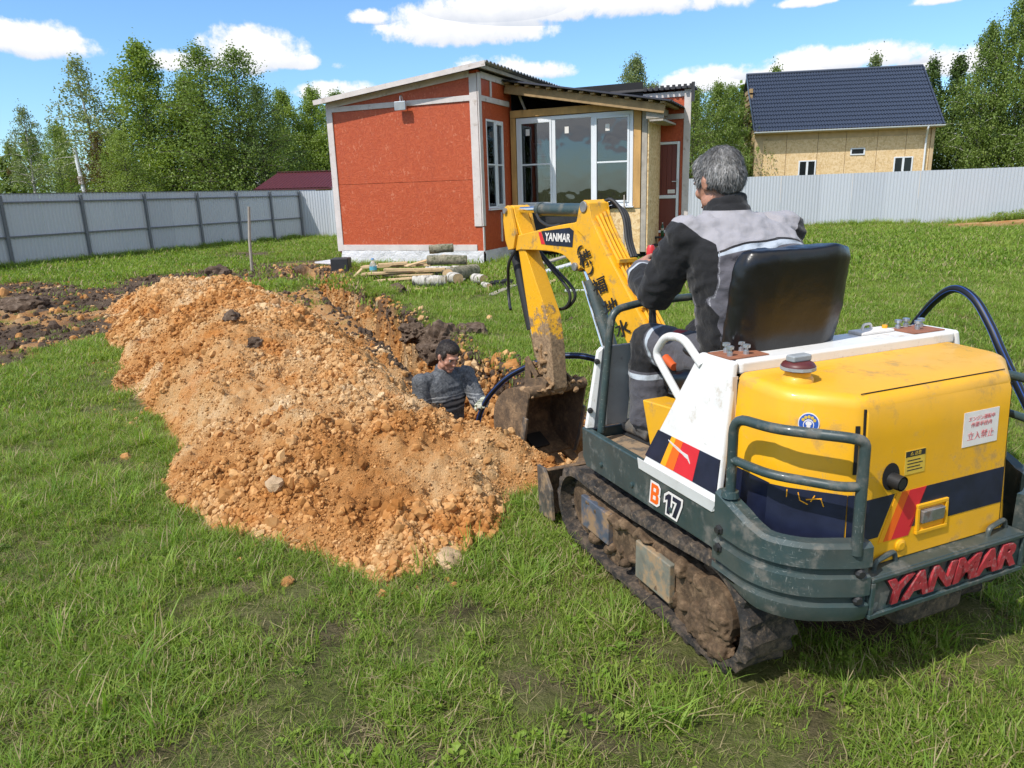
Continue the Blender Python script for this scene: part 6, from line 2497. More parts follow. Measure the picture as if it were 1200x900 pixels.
        return m_.build(nm, MT[mat], hood)
    band((-.478, -.455), (-.478, -.620), .57, .735)
    band((-.455, -.668), (-.348, -.792), .57, .735)
    band((-.477, -.628), (-.456, -.664), .57, .735)
    band((-.343, -.7955), (-.318, -.8080), .57, .735, .004)
    band((-.338, -.7978), (-.326, -.8037), .80, .95, 0, 'gap', 'hood_slot')
    band((.522, -.668), (.350, -.792), .57, .735)
    # scratches through the band
    for (s0, z0_, s1, z1_) in ((.22, .725, .26, .700), (.26, .700, .40, .690), (.36, .705, .62, .715), (.5, .722, .44, .70), (.60, .715, .66, .69), (.03, .73, .03, .705)):
        p, q = lerp(s0, z0_) + nn * .002, lerp(s1, z1_) + nn * .002
        MB().bar(p, q, .003, .0015, nn).build('scratch', MT['amber_decal'], hood)
    # fuel cap
    fc = MB().lathe([(.050, 0), (.048, .012), (.040, .020), (.040, .036)], (-.365, -.585, 1.043), n=24).build('fuel_neck', y_, E, smooth=True)
    cp = MB().lathe([(.040, .034), (.053, .038), (.053, .052), (.048, .060), (.036, .066)], (-.365, -.585, 1.043), n=24).build('fuel_cap', MT['cap_red'], E, smooth=True)
    MB().lathe([(.056, .040), (.056, .050)], (-.365, -.585, 1.043), n=12).build('cap_band', MT['grey_panel'], cp)
    MB().cbox((-.365, -.585, 1.119), (.075, .038, .022), None).build('cap_grip', MT['grey_panel'], cp, bevel=.006)
    # ---------- guard rails of the tail
    for s in (-1, 1):
        mx_ = lambda x: x if s < 0 else .07 - x
        top = bend([(mx_(-.575), -.545, .66), (mx_(-.575), -.545, .942), (mx_(-.555), -.70, .945), (mx_(-.425), -.862, .945), (mx_(-.388), -.882, .935), (mx_(-.382), -.884, .58)], .055, 5)
        gr = MB().tube(top, .0165, 12).build('guard_rail', g, E, smooth=True)
        mid = bend([(mx_(-.575), -.548, .800), (mx_(-.56), -.70, .800), (mx_(-.44), -.855, .795), (mx_(-.384), -.883, .795)], .05, 4)
        MB().tube(mid, .0148, 12).build('mid_rail', g, gr, smooth=True)
        MB().lathe([(.030, 0), (.026, .02)], (mx_(-.575), -.545, .672), n=14).build('rail_foot', g, gr)
    # ---------- white arch: left panel, right panel, top bar
    A, B_, C_, D_ = Vector((-.578, -.015, .600)), Vector((-.578, -.48, .600)), Vector((-.497, -.432, 1.088)), Vector((-.497, -.250, 1.088))
    for s in (-1, 1):
        f_ = lambda v: v if s < 0 else Vector((.09 - v.x, v.y, v.z))
        out = [f_(v) for v in (A, B_, C_, D_)]
        inn = [v + Vector((.030 * -s, 0, 0)) for v in out]
        m_ = MB()
        m_.loft([inn, out])
        pn = m_.build('arch_side', w_, E, bevel=.012, seg=3)
        if s < 0:
            P_ = lambda u, v: (A.lerp(B_, u)).lerp(D_.lerp(C_, u), v) + Vector((-.0012, 0, .0003))
            def strip(u0, u1, v0, v1, mat, sh=0.0, nm='stripe_decal'):
                q = [P_(u0 + sh, v0), P_(u1 + sh, v0), P_(u1, v1), P_(u0, v1)]
                m2 = MB()
                m2.loft([[v + Vector((.0022, 0, 0)) for v in q], [v + Vector((-.0010, 0, 0)) for v in q]])
                return m2.build(nm, MT[mat], pn)
            strip(.004, .24, .095, .335, 'navy', 0)
            strip(.243, .315, .095, .335, 'amber_decal', .0)
            strip(.318, .430, .095, .335, 'orange_decal', .0)
            strip(.433, .69, .095, .335, 'red_decal', .0)
            strip(.693, .985, .095, .335, 'navy', 0)
            # paint scrape across the stripes
            pr_ = [(.22, .30), (.30, .285), (.38, .272), (.47, .258), (.56, .245), (.61, .21)]
            wd = [.002, .004, .006, .005, .009, .002]
            m2 = MB()
            lp = []
            for (u, v), w in zip(pr_, wd):
                c = P_(u, v) + Vector((-.0022, 0, 0))
                lp.append([c + Vector((0, 0, w)), c - Vector((0, 0, w)), c - Vector((-.001, 0, w)), c + Vector((.001, 0, w))])
            m2.loft(lp)
            m2.build('paint_scrape', w_, pn)
    # turned-out white foot over the side rail
    m_ = MB()
    m_.loft([[Vector((-.5735, -.005, .595)), Vector((-.5735, -.485, .595)), Vector((-.580, -.485, .625)), Vector((-.580, -.005, .625))], [Vector((-.5765, .00, .578)), Vector((-.5765, -.455, .578)), Vector((-.584, -.49, .628)), Vector((-.584, .0, .628))]])
    m_.build('arch_foot', w_, E, bevel=.003)
    MB().box((-.4655, -.437, 1.040), (.556, -.252, 1.0875)).build('arch_bar', w_, E, bevel=.012, seg=3)
    MB().box((-.500, -.4415, .62), (-.479, -.4385, 1.04)).build('arch_edge', MT['beige'], E)
    for x0, bolts in ((-.485, ((.03, .04), (.055, .09), (.095, .035), (.115, .085))), (.375, ((.03, .10), (.075, .05), (.085, .11), (.13, .08)))):
        pl = MB().box((x0, -.405, 1.0885), (x0 + .165, -.285, 1.0925)).build('rusty_plate', MT['rust'], E, bevel=.001)
        for bx, by in bolts:
            MB().lathe([(.010, 0), (.010, .014), (.006, .0145), (.006, .022), (.0135, .024), (.0135, .034), (.006, .036)], (x0 + bx, -.405 + by, 1.092), n=10).build('bolt', MT['zinc'], pl)
    # small fittings beside the seat
    MB().tube(bend([(.235, -.29, 1.086), (.24, -.285, 1.12), (.29, -.28, 1.12), (.295, -.275, 1.086)], .02), .005, 8).build('cable_loop', MT['sticker'], E, smooth=True)
    MB().box((.19, -.33, 1.088), (.36, -.262, 1.100)).build('wiring_cover', MT['sticker'], E, bevel=.004)
    MB().lathe([(.010, 0), (.010, .012)], (.34, -.30, 1.10), n=10).build('brass_plug', MT['amber_decal'], E)
    # ---------- floor box left of the seat, seat base
    m_ = MB()
    m_.prism([(.075, .835), (-.24, .862), (-.24, .556), (-.02, .556)], lambda y, z: (-.515, y, z), lambda y, z: (-.40, y, z))
    m_.build('side_box', y_, E, bevel=.006)
    MB().box((-.398, -.40, .556), (.50, .02, .86)).build('seat_box', y_, E, bevel=.012)
    for k in range(5):
        MB().lathe([(.030, 0), (.036, .006), (.030, .012)], (-.36, .060, .84 + k * .013), n=16).build('bellows', MT['black'], E)
    MB().tube([(-.36, .06, .90), (-.375, .085, .955)], .010, 8).build('lever', MT['black'], E)
    MB().tube([(-.375, .060, .955), (-.365, .135, .975)], [.017, .020], 10).build('lever_grip', MT['orange_plastic'], E, smooth=True)
    # white hand grip
    MB().tube(bend([(-.505, -.19, .875), (-.50, .015, 1.035), (-.50, -.055, 1.115), (-.50, -.165, 1.125), (-.498, -.275, 1.045)], .04, 5), .0155, 12).build('hand_grip', w_, E, smooth=True)
    # ---------- seat
    sb = MB()
    sb.ell((-.16, -.10, .925), (.26, .27, .075))
    sb.box((-.40, -.30, .865), (.085, .12, .93))
    link_mesh('seat_cushion', remesh(sb, .014, 10), MT['vinyl'], E, True, sharp=None)
    back = MB()
    pts_ = []
    n_ = 30
    for k in range(14):
        s = k / 13
        z = .93 + .515 * s
        yc = -.285 - .085 * s
        hw = .236 + .016 * math.sin(s * math.pi * .8) - .010 * s
        th = .050 if s < .93 else .038
        if s > .96:
            hw -= .012
        lp = []
        for j in range(n_):
            a = 2 * math.pi * j / n_
            ca, sa = math.cos(a), math.sin(a)
            ex = .28
            x = hw * (abs(ca) ** ex) * (1 if ca >= 0 else -1)
            y = th * (abs(sa) ** .5) * (1 if sa >= 0 else -1)
            y += .045 * (x / hw) ** 2
            lp.append(Vector((-.158 + x, yc + y, z + .008 * math.cos(3 * x / hw) * (s > .9))))
        pts_.append(lp)
    back.loft(pts_)
    sm = remesh(back, .011, 5)
    c = coords(sm)
    n_r = normals(sm)
    k1 = np.clip((c[:, 2] - 1.40) / .06, 0, 1) + np.clip((np.abs(c[:, 0] + .158) - .19) / .06, 0, 1)
    set_coords(sm, c + n_r * ((noise3(c * np.array([1, 1, .6]), 9, 2) * .009 + noise3(c, 30, 7) * .003) * np.clip(k1 + .15, 0, 1.0))[:, None])
    link_mesh('seat_back', sm, MT['vinyl'], E, True, sharp=None)
    # ---------- front console shield with the tube in front of it
    m_ = MB()
    m_.loft([[Vector((-.530, .435, .613)), Vector((-.36, .435, .613)), Vector((-.36, .455, .613)), Vector((-.530, .455, .613))], [Vector((-.49, .425, .985)), Vector((-.33, .425, .985)), Vector((-.33, .445, .985)), Vector((-.49, .445, .985))]])
    cs = m_.build('front_shield', MT['grey_panel'], E, bevel=.006)
    m_ = MB()
    m_.loft([[Vector((-.570, .440, .613)), Vector((-.532, .430, .613)), Vector((-.532, .462, .613)), Vector((-.570, .462, .613))], [Vector((-.515, .430, .965)), Vector((-.492, .420, .985)), Vector((-.492, .452, .985)), Vector((-.515, .452, .965))]])
    sp = m_.build('shield_edge', w_, E, bevel=.006)
    for (x, z) in ((-.553, .70), (-.518, .92)):
        MB().lathe([(.013, 0), (.013, .010), (.008, .012), (.008, .02)], (x, .436, z), (-.4, -1, 0), 8).build('bolt', MT['black'], sp)
    MB().tube(bend([(-.515, .405, .60), (-.475, .405, 1.02), (-.46, .405, 1.145), (-.28, .43, 1.165), (.08, .44, 1.165), (.09, .45, 1.0)], .055, 6), .017, 12).build('front_tube', g, E, smooth=True)
    MB().tube([(-.235, .44, 1.165), (-.232, .44, .62)], .013, 10).build('tube_post', g, E, smooth=True)
    MB().box((-.33, .43, .556), (.40, .46, .90)).build('front_panel', MT['grey_panel'], E, bevel=.006)
    # control stands
    for x in (-.205, .12):
        kx, ky, kz = (-.245, .44, 1.325) if x < 0 else (x, .42, 1.24)
        MB().tube([(x, .40, .60), (kx, ky, kz - .01)], .012, 8).build('control_lever', MT['black'], E, smooth=True)
        MB().lathe([(.014, 0), (.020, .03), (.020, .07), (.012, .085)], (kx, ky, kz), n=14).build('lever_knob', MT['red_plastic'], E, smooth=True)


build_machine()


# ---------- boom, stick, bucket: drawn in the plane of the boom
FOOT = Vector((.05, .62, .50))
BD = R(10)
_fl = Vector((-math.sin(BD), math.cos(BD), 0))
_fn = Vector((math.cos(BD), math.sin(BD), 0))
def bp(s, z, w=0.0):
    return FOOT + _fl * s + Vector((0, 0, z - FOOT.z)) + _fn * w


def bprism(poly, w0, w1):
    m = MB()
    m.prism(poly, lambda s, z: bp(s, z, w0), lambda s, z: bp(s, z, w1))
    return m


def bcurve(pts, n=5):
    return [(v.x, v.z) for v in spline([(p[0], 0, p[1]) for p in pts], n)]


def build_arm():
    E = EX
    yl = MT['yellow_old']
    # swing post at the front of the platform
    sp = MB()
    sp.prism([(-.12, .40), (.10, .38), (.12, .60), (.05, .72), (-.06, .72), (-.12, .58)], lambda s, z: bp(s, z, -.09), lambda s, z: bp(s, z, .09))
    sp.build('swing_post', MT['green'], E, bevel=.01)
    top = bcurve([(0.02, .66), (.12, .905), (.30, 1.125), (.455, 1.305), (.55, 1.43), (.60, 1.50)], 4)
    hump = [(.62, 1.585), (.665, 1.602), (.705, 1.570), (.73, 1.49)]
    front = bcurve([(.76, 1.480), (.96, 1.455), (1.32, 1.395)], 3)
    tip = [(1.40, 1.385), (1.435, 1.35), (1.42, 1.305), (1.37, 1.295)]
    low = bcurve([(1.31, 1.305), (1.04, 1.312), (.88, 1.300), (.80, 1.262)], 3)
    lug = [(.775, 1.225), (.735, 1.215), (.705, 1.235)]
    lowb = bcurve([(.67, 1.225), (.52, 1.080), (.33, .885), (.16, .66), (.07, .55)], 4)
    poly = top + hump + front + tip + low + lug + lowb + [(.0, .50), (-.04, .56)]
    W_ = .062
    bm = bprism(poly, -W_, W_).build('boom', yl, E, bevel=.006)
    # seam ribs where the side plates close over the top plate (plates stand a little proud)
    for w in (-W_ - .006, W_ - .002):
        pr = bprism(top[2:] + hump + [(.73, 1.44), (.66, 1.40), (.60, 1.33), (.52, 1.22), (.30, .98), (.20, .86)], w, w + .008)
        pr.build('side_plate', yl, bm, bevel=.003)
    for (s, z, r) in ((.665, 1.565, .030), (.748, 1.238, .024), (1.395, 1.34, .030)):
        m = MB()
        m.cyl(bp(s, z, -W_ - .014), bp(s, z, W_ + .014), r, 16)
        m.build('pin', MT['steel'], bm, bevel=.003)
    # badge: red flash, navy plate, white letters
    def bq(pts, w, mat, nm, par, th=.0015):
        m = MB()
        m.prism(pts, lambda s, z: bp(s, z, w), lambda s, z: bp(s, z, w + th))
        return m.build(nm, MT[mat], par)
    wl = -W_ - .0022
    badge = bq([(1.075, 1.425), (1.035, 1.348), (.775, 1.345), (.762, 1.435), (.80, 1.452)], wl, 'navy', 'badge', bm)
    bq([(1.105, 1.418), (1.078, 1.422), (1.040, 1.350), (1.078, 1.350)], wl, 'red_decal', 'badge_flash', bm)
    fm = frame(bp(.915, 1.392, wl - .0012), -_fl, (_fl * .065 + Vector((0, 0, 1))))
    text_obj('YANMAR', .064, fm, MT['sticker'], badge, 'badge_letters', .0006, .12, .0016, .92)
    # owner's characters down the boom
    chars = '(株)福地水道'
    a, b = Vector((.668, 0, 1.352)), Vector((.172, 0, .795))
    sp_ = [-.02, .085, .19, .335, .525, .71, .88]
    dirv = (b - a).normalized()
    for ch, u in zip(chars, sp_):
        p = a.lerp(b, u)
        xdir = -_fl * .93 + Vector((0, 0, 1)) * .36
        xdir.normalize()
        yd = Vector((0, 0, 1)) * .93 + _fl * .36
        f2 = frame(bp(p.x + .025, p.z - .020, -W_ - .0085), xdir, yd)
        text_obj(ch, .070 if ch in '()' else .094, f2 @ Matrix.Rotation(R(-62) if ch in '()' else 0, 4, 'Z'), MT['gap'], bm, 'owner_letters', .0006, 0, .0016, 1.30)
    # hydraulic pipes along the top of the boom
    for k, w in enumerate((-.030, -.005, .022, .046)):
        pts = [bp(.06, .79, w), bp(.13, .935, w), bp(.31, 1.155, w), bp(.46, 1.335, w), bp(.555, 1.46, w), bp(.60, 1.515 + .01 * k, w)]
        MB().tube(spline(pts, 4), .0085, 8).build('hydraulic_pipe', yl, bm, smooth=True)
    for s, z in ((.40, 1.285), (.22, 1.07)):
        d = Vector((s, 0, z))
        m = MB()
        m.cbox((0, 0, 0), (.125, .022, .022), Matrix.Translation(bp(s, z + .003, .008)) @ _rot_to(_fn, _fl))
        m.build('pipe_clamp', yl, bm, bevel=.002)
    # black hoses behind the hump
    for k in range(3):
        w = .07 + .015 * k
        pts = [bp(.70, 1.50, .03), bp(.62, 1.60 - .02 * k, w), bp(.53, 1.52, w + .02), bp(.47, 1.38, w), bp(.42, 1.30, w - .01)]
        MB().tube(spline(pts, 6), .010, 8).build('hydraulic_hose', MT['black'], E, smooth=True)
    # arm cylinder over the boom
    cyl = MB().cyl(bp(.735, 1.545), bp(1.165, 1.548), .037, 20).build('arm_cylinder', MT['green'], E, smooth=True)
    MB().cyl(bp(1.15, 1.548), bp(1.185, 1.548), .041, 20).build('gland', MT['green'], cyl, smooth=True)
    MB().cyl(bp(1.185, 1.548), bp(1.425, 1.543), .019, 16).build('rod', MT['chrome'], cyl, smooth=True)
    MB().cyl(bp(1.43, 1.542, -.035), bp(1.43, 1.542, .035), .028, 16).build('rod_eye', yl, cyl, smooth=True)
    MB().cyl(bp(.69, 1.553, -.04), bp(.69, 1.553, .04), .036, 16).build('base_eye', MT['green'], cyl, smooth=True)
    MB().tube(spline([bp(1.16, 1.52, -.035), bp(1.10, 1.48, -.045), bp(1.00, 1.455, -.05), bp(.93, 1.465, -.03)], 6), .009, 8).build('hydraulic_hose', MT['black'], cyl, smooth=True)
    # boom cylinder under the boom
    cb = MB().cyl(bp(.70, 1.155, .0), bp(.335, .44, .0), .043, 20).build('boom_cylinder', MT['green'], E, smooth=True)
    MB().cyl(bp(.748, 1.238), bp(.69, 1.14), .022, 16).build('rod', MT['chrome'], cb, smooth=True)
    MB().tube([bp(.70, 1.16, -.050), bp(.35, .47, -.055)], .007, 8).build('cylinder_pipe', MT['chrome'], cb, smooth=True)
    MB().cyl(bp(.748, 1.238, -.03), bp(.748, 1.238, .03), .032, 14).build('rod_eye', MT['green'], cb, smooth=True)
    # ---- stick
    spoly = [(1.455, 1.555), (1.425, 1.575), (1.385, 1.565), (1.365, 1.50), (1.30, 1.40), (1.265, 1.30), (1.045, .92), (1.01, .735), (.985, .47), (1.02, .425), (1.075, .43), (1.115, .52), (1.20, .68), (1.26, .94), (1.345, 1.30), (1.435, 1.36), (1.475, 1.48)]
    st = bprism(spoly, -.052, .052).build('stick', MT['stick'], E, bevel=.006)
    for w in (-.080, .058):
        bprism([(1.455, 1.56), (1.42, 1.575), (1.385, 1.56), (1.33, 1.40), (1.36, 1.31), (1.42, 1.30), (1.452, 1.36), (1.47, 1.48)], w, w + .022).build('stick_ear', yl, st, bevel=.004)
    MB().cyl(bp(1.43, 1.542, -.095), bp(1.43, 1.542, .095), .018, 12).build('pin', MT['steel'], st)
    # bucket cylinder on the far side of the stick with loose hoses
    bc = MB().cyl(bp(1.46, 1.28), bp(1.29, .80), .034, 16).build('bucket_cylinder', MT['black'], E, smooth=True)
    MB().cyl(bp(1.29, .80), bp(1.235, .62), .017, 14).build('rod', MT['chrome'], bc, smooth=True)
    for k, (w, sg) in enumerate(((.075, 1), (.095, 1), (-.075, .8))):
        pts = [bp(1.34, 1.34, w * .6), bp(1.22 if k < 2 else 1.42, 1.22, w), bp(1.05 - .03 * k if k < 2 else 1.50, 1.06, w + .04), bp(1.06 if k < 2 else 1.48, .96, w + .03), bp(1.20 if k < 2 else 1.42, .92, w)]
        MB().tube(spline(pts, 6), .010, 8).build('hydraulic_hose', MT['black'], E, smooth=True)
    # links between stick and bucket
    for w in (-.085, .070):
        bprism([(1.225, .64), (1.255, .60), (1.27, .47), (1.22, .43), (1.19, .50), (1.195, .60)], w, w + .018).build('bucket_link', MT['bucket'], E, bevel=.005)
        bprism([(1.24, .63), (1.20, .655), (1.09, .55), (1.11, .515)], w - .018, w - .003).build('bucket_link', MT['bucket'], E, bevel=.005)
    # ---- bucket: shell open towards the machine
    outer = bcurve([(1.02, .475), (1.16, .475), (1.30, .425), (1.41, .31), (1.435, .17), (1.385, .045), (1.28, -.015), (1.175, -.035)], 4)
    inner = [(s - .016 * (1 if s > 1.05 else 0), z) for s, z in bcurve([(1.03, .455), (1.16, .455), (1.285, .408), (1.39, .30), (1.415, .17), (1.37, .062), (1.275, .005), (1.18, -.012)], 4)]
    hw = .212
    b = MB()
    ring = outer + inner[::-1]
    b.prism(ring, lambda s, z: bp(s, z, -hw), lambda s, z: bp(s, z, hw))
    bk = b.build('bucket', MT['bucket'], E, smooth=True, sharp=40)
    side = outer + [(1.155, -.03), (1.105, .10), (1.06, .27), (1.015, .44)]
    for w in (-hw - .014, hw + .001):
        bprism(side, w, w + .013).build('bucket_side', MT['bucket'], bk, bevel=.003)
    for w in (-hw - .020, hw + .006):
        bprism([(1.175, -.045), (1.13, -.03), (1.075, .10), (1.03, .30), (1.07, .31), (1.13, .11)], w, w + .016).build('side_cutter', MT['steel_dirty'], bk, bevel=.003)
    MB().cyl(bp(1.04, .462, -hw - .01), bp(1.04, .462, hw + .01), .038, 14).build('bucket_lip', MT['bucket'], bk, smooth=True)
    for w in (-.10, .085):
        bprism([(1.00, .52), (1.06, .545), (1.22, .50), (1.26, .44), (1.16, .455), (1.02, .46)], w, w + .018).build('bucket_ear', MT['bucket'], bk, bevel=.004)
    for k, w in enumerate((-.185, -.06, .065, .185)):
        m = MB()
        m.loft([[bp(1.21, -.045, w - .036), bp(1.21, -.045, w + .036), bp(1.21, -.005, w + .036), bp(1.21, -.005, w - .036)], [bp(1.085, -.075, w - .028), bp(1.085, -.075, w + .028), bp(1.085, -.063, w + .028), bp(1.085, -.063, w - .028)]])
        m.build('bucket_tooth', MT['bucket'], bk, bevel=.003)
    # dark square patches inside the bucket
    for w, s in ((-.15, 1.27), (.02, 1.29)):
        m = MB()
        m.cbox((0, 0, 0), (.13, .13, .012), Matrix.Translation(bp(s, .045, w)) @ _rot_to(_fn, _fl + Vector((0, 0, .5))))
        m.build('dark_patch', MT['black'], bk, bevel=.002)
    # soil clinging to stick end and lip
    cl = MB()
    rg = random.Random(5)
    for k in range(46):
        s, z = rg.uniform(1.0, 1.16), rg.uniform(.44, .72)
        s += (z - .44) * .25
        cl.ell(bp(s, z, rg.choice((-.055, -.05, .05, 0, -.03))), (rg.uniform(.008, .024), rg.uniform(.008, .024), rg.uniform(.008, .03)), nu=8, nv=6)
    for k in range(52):
        w = rg.uniform(-hw, hw)
        cl.ell(bp(rg.uniform(.995, 1.12), rg.uniform(.43, .50), w), (rg.uniform(.010, .026), rg.uniform(.010, .034), rg.uniform(.008, .022)), nu=8, nv=6)
    cm = remesh(cl, .0065, 1)
    c = coords(cm)
    set_coords(cm, c + normals(cm) * (noise3(c, 26, 1) * .012 + noise3(c, 70, 3) * .007)[:, None])
    link_mesh('clinging_soil', cm, MT['clod_dark'], bk, True, sharp=None)


def _rot_to(x, y):
    x = Vector(x).normalized()
    z = x.cross(Vector(y)).normalized()
    y = z.cross(x)
    return Matrix(((x.x, y.x, z.x, 0), (x.y, y.y, z.y, 0), (x.z, y.z, z.z, 0), (0, 0, 0, 1)))


MT['clod_dark'] = mud_mat('clinging_sandy_soil', (0.13, 0.078, 0.042), (0.29, 0.18, 0.095), (0.46, 0.31, 0.18), 14)
build_arm()

# model mark on the side rail: outlined B, outlined 17
def grow(poly, d):
    """polygon (counter-clockwise) offset outwards with mitred corners"""
    out = []
    n = len(poly)
    for i in range(n):
        p, q, r = (Vector(poly[(i + k) % n]) for k in (-1, 0, 1))
        e1, e2 = (q - p).normalized(), (r - q).normalized()
        n1, n2 = Vector((e1.y, -e1.x)), Vector((e2.y, -e2.x))
        m = (n1 + n2)
        m = m / max(.35, m.length_squared / 2)
        out.append(q + m * d)
    return out


def side_mark():
    def layer(polys, y0, z0, sz, mat, d, x):
        m = MB()
        for k, p in enumerate(polys):
            g = grow(p, d)
            m.prism([(v.x, v.y) for v in g], lambda u, w, k=k: (x - .0001 * k, y0 - u * sz, z0 + w * sz), lambda u, w, k=k: (x - .0006 - .0001 * k, y0 - u * sz, z0 + w * sz))
        m.build('model_mark', MT[mat], EX)
    sl = .10
    sh = lambda pts: [(x + sl * y, y) for x, y in pts]
    one = sh([(.20, 0), (.44, 0), (.44, 1), (.24, 1), (.0, .80), (.0, .60), (.20, .70)])
    seven = sh([(.64, 0), (.92, 0), (1.18, .78), (1.18, 1), (.56, 1), (.56, .78), (.90, .78)])
    bb = sh([(0, 0), (.52, 0), (.66, .12), (.66, .40), (.56, .52), (.64, .62), (.64, .88), (.52, 1), (0, 1)])
    holes = [sh([(.22, .20), (.44, .20), (.44, .40), (.22, .40)]), sh([(.22, .62), (.42, .62), (.42, .80), (.22, .80)])]
    for polys, y0, z0, sz, mats in (([bb], -.085, .473, .080, ('black', 'sticker', 'orange_decal')), ([one, seven], -.178, .467, .082, ('black', 'sticker', 'navy'))):
        layer(polys, y0, z0, sz, mats[0], .15, -.5726)
        layer(polys, y0, z0, sz, mats[1], .115, -.5734)
        layer(polys, y0, z0, sz, mats[2], .0, -.5744)
    layer(holes, -.085, .473, .080, 'sticker', 0, -.5752)


side_mark()


# ================================================================ PEOPLE
def skin_mat():
    m, t, p = new_mat('weathered_skin')
    co = t.coord('Object')
    n = t.noise(co, 22, 5, .6)
    t.put(p.inputs['Base Color'], t.ramp(n, [(0.3, (0.36, 0.165, 0.105)), (0.7, (0.52, 0.27, 0.185))]))
    p.inputs['Roughness'].default_value = .5
    p.inputs['Subsurface Weight'].default_value = .08
    p.inputs['Subsurface Radius'].default_value = (.01, .004, .002)
    t.put(p.inputs['Normal'], t.bump(t.noise(co, 160, 3, .6), .2, .002))
    return m


def hair_mat(name, a, b, c3):
    m, t, p = new_mat(name)
    co = t.coord('Object')
    n = t.noise(t.mapping(co, scale=(1, 1, .25)), 90, 4, .6)
    n2 = t.noise(co, 9, 3, .6)
    t.put(p.inputs['Base Color'], t.ramp(t.math('ADD', t.math('MULTIPLY', n, .6), t.math('MULTIPLY', n2, .4)), [(0.35, a), (0.5, b), (0.66, c3)]))
    p.inputs['Roughness'].default_value = .6
    t.put(p.inputs['Normal'], t.bump(n, .7, .006))
    return m


MT['skin'] = skin_mat()
MT['hair_grey'] = hair_mat('grey_hair', (.06, .056, .053), (.19, .185, .18), (.42, .41, .40))
MT['hair_dark'] = hair_mat('dark_brown_hair', (.012, .009, .008), (.028, .020, .016), (.060, .044, .034))
MT['eye_white'] = M('eye_white', (.42, .37, .34), .3)
MT['eye_dark'] = M('eye_iris', (.02, .015, .012), .15)
MT['lip'] = M('lips', (.33, .12, .09), .5)


def cloth(t, p, co, c, bump=.5, scale=14, weave=420):
    n = t.noise(co, scale, 4, .55)
    w = t.noise(co, weave, 2, .5)
    c = t.mix(t.math('MULTIPLY', t.smooth(n, .35, .65), .10), c, t.mix(1.0, c, (.62, .60, .58), 'MULTIPLY'))
    c = t.mix(t.math('MULTIPLY', t.smooth(t.noise(co, 6, 6, .7), .55, .72), .13), c, (.22, .18, .14))
    t.put(p.inputs['Base Color'], c)
    p.inputs['Roughness'].default_value = .85
    p.inputs['Specular IOR Level'].default_value = .2
    p.inputs['Sheen Weight'].default_value = .15
    t.put(p.inputs['Normal'], t.bump(t.math('ADD', n, t.math('MULTIPLY', w, .12)), bump, .015))


def jacket_mat():
    """print of the jacket: light yoke, piping, reflective strip, dark back, black sleeves and sides, stitching"""
    m, t, p = new_mat('grey_and_black_work_jacket')
    co = t.coord('Object')
    yoke, slv, side, cuff, collar = (t.attr(a) for a in ('yoke', 'sleeve', 'side', 'cuff', 'collar'))
    dark, light, black = (.112, .108, .126), (.33, .318, .34), (.016, .016, .018)
    c = t.mix(t.math('GREATER_THAN', yoke, 0.0), dark, light)
    strip = t.math('MULTIPLY', t.math('LESS_THAN', yoke, -.004), t.math('GREATER_THAN', yoke, t.math('ADD', -.005, t.math('MULTIPLY', t.attr('stripw'), -1.0))))
    c = t.mix(strip, c, (.43, .48, .54))
    pip = t.math('LESS_THAN', t.math('ABSOLUTE', yoke), .0035)
    c = t.mix(pip, c, black)
    below = t.math('LESS_THAN', yoke, 0.0)
    c = t.mix(t.math('MULTIPLY', t.math('GREATER_THAN', side, 0.0), below), c, black)
    c = t.mix(t.math('MULTIPLY', t.math('GREATER_THAN', slv, 0.0), t.math('LESS_THAN', t.attr('yoke2'), 0.0)), c, black)
    c = t.mix(t.math('GREATER_THAN', cuff, 0.0), c, dark)
    cs = t.math('MULTIPLY', t.math('LESS_THAN', t.math('ABSOLUTE', cuff), .008), t.math('GREATER_THAN', slv, 0.0))
    c = t.mix(cs, c, (.45, .48, .53))
    dash = t.math('GREATER_THAN', t.noise(co, 260, 1, .5), .42)
    for a, w_ in ((t.attr('seam'), .0012),):
        st = t.math('MULTIPLY', t.math('LESS_THAN', t.math('ABSOLUTE', t.math('ADD', a, .004)), w_), dash)
        c = t.mix(t.math('MULTIPLY', t.math('MULTIPLY', st, t.math('LESS_THAN', side, 0.0)), t.math('LESS_THAN', t.attr('yoke2'), 0.0)), c, (.30, .30, .32))
    c = t.mix(t.math('GREATER_THAN', collar, 0.0), c, black)
    patch = t.math('GREATER_THAN', t.attr('patch'), 0.0)
    c = t.mix(patch, c, (.42, .03, .03))
    cloth(t, p, co, c, .6, 16)
    return m


def trousers_mat(name, base, patches=True):
    m, t, p = new_mat(name)
    co = t.coord('Object')
    c = base
    if patches:
        k = t.attr('knee')
        c = t.mix(t.math('GREATER_THAN', k, 0.0), base, (.016, .016, .018))
        b = t.math('LESS_THAN', t.math('ABSOLUTE', t.math('ADD', k, .022)), .011)
        c = t.mix(b, c, (.42, .46, .50))
        c = t.mix(t.math('GREATER_THAN', t.attr('patch'), 0.0), c, (.42, .03, .03))
    cloth(t, p, co, c, .7, 17)
    return m


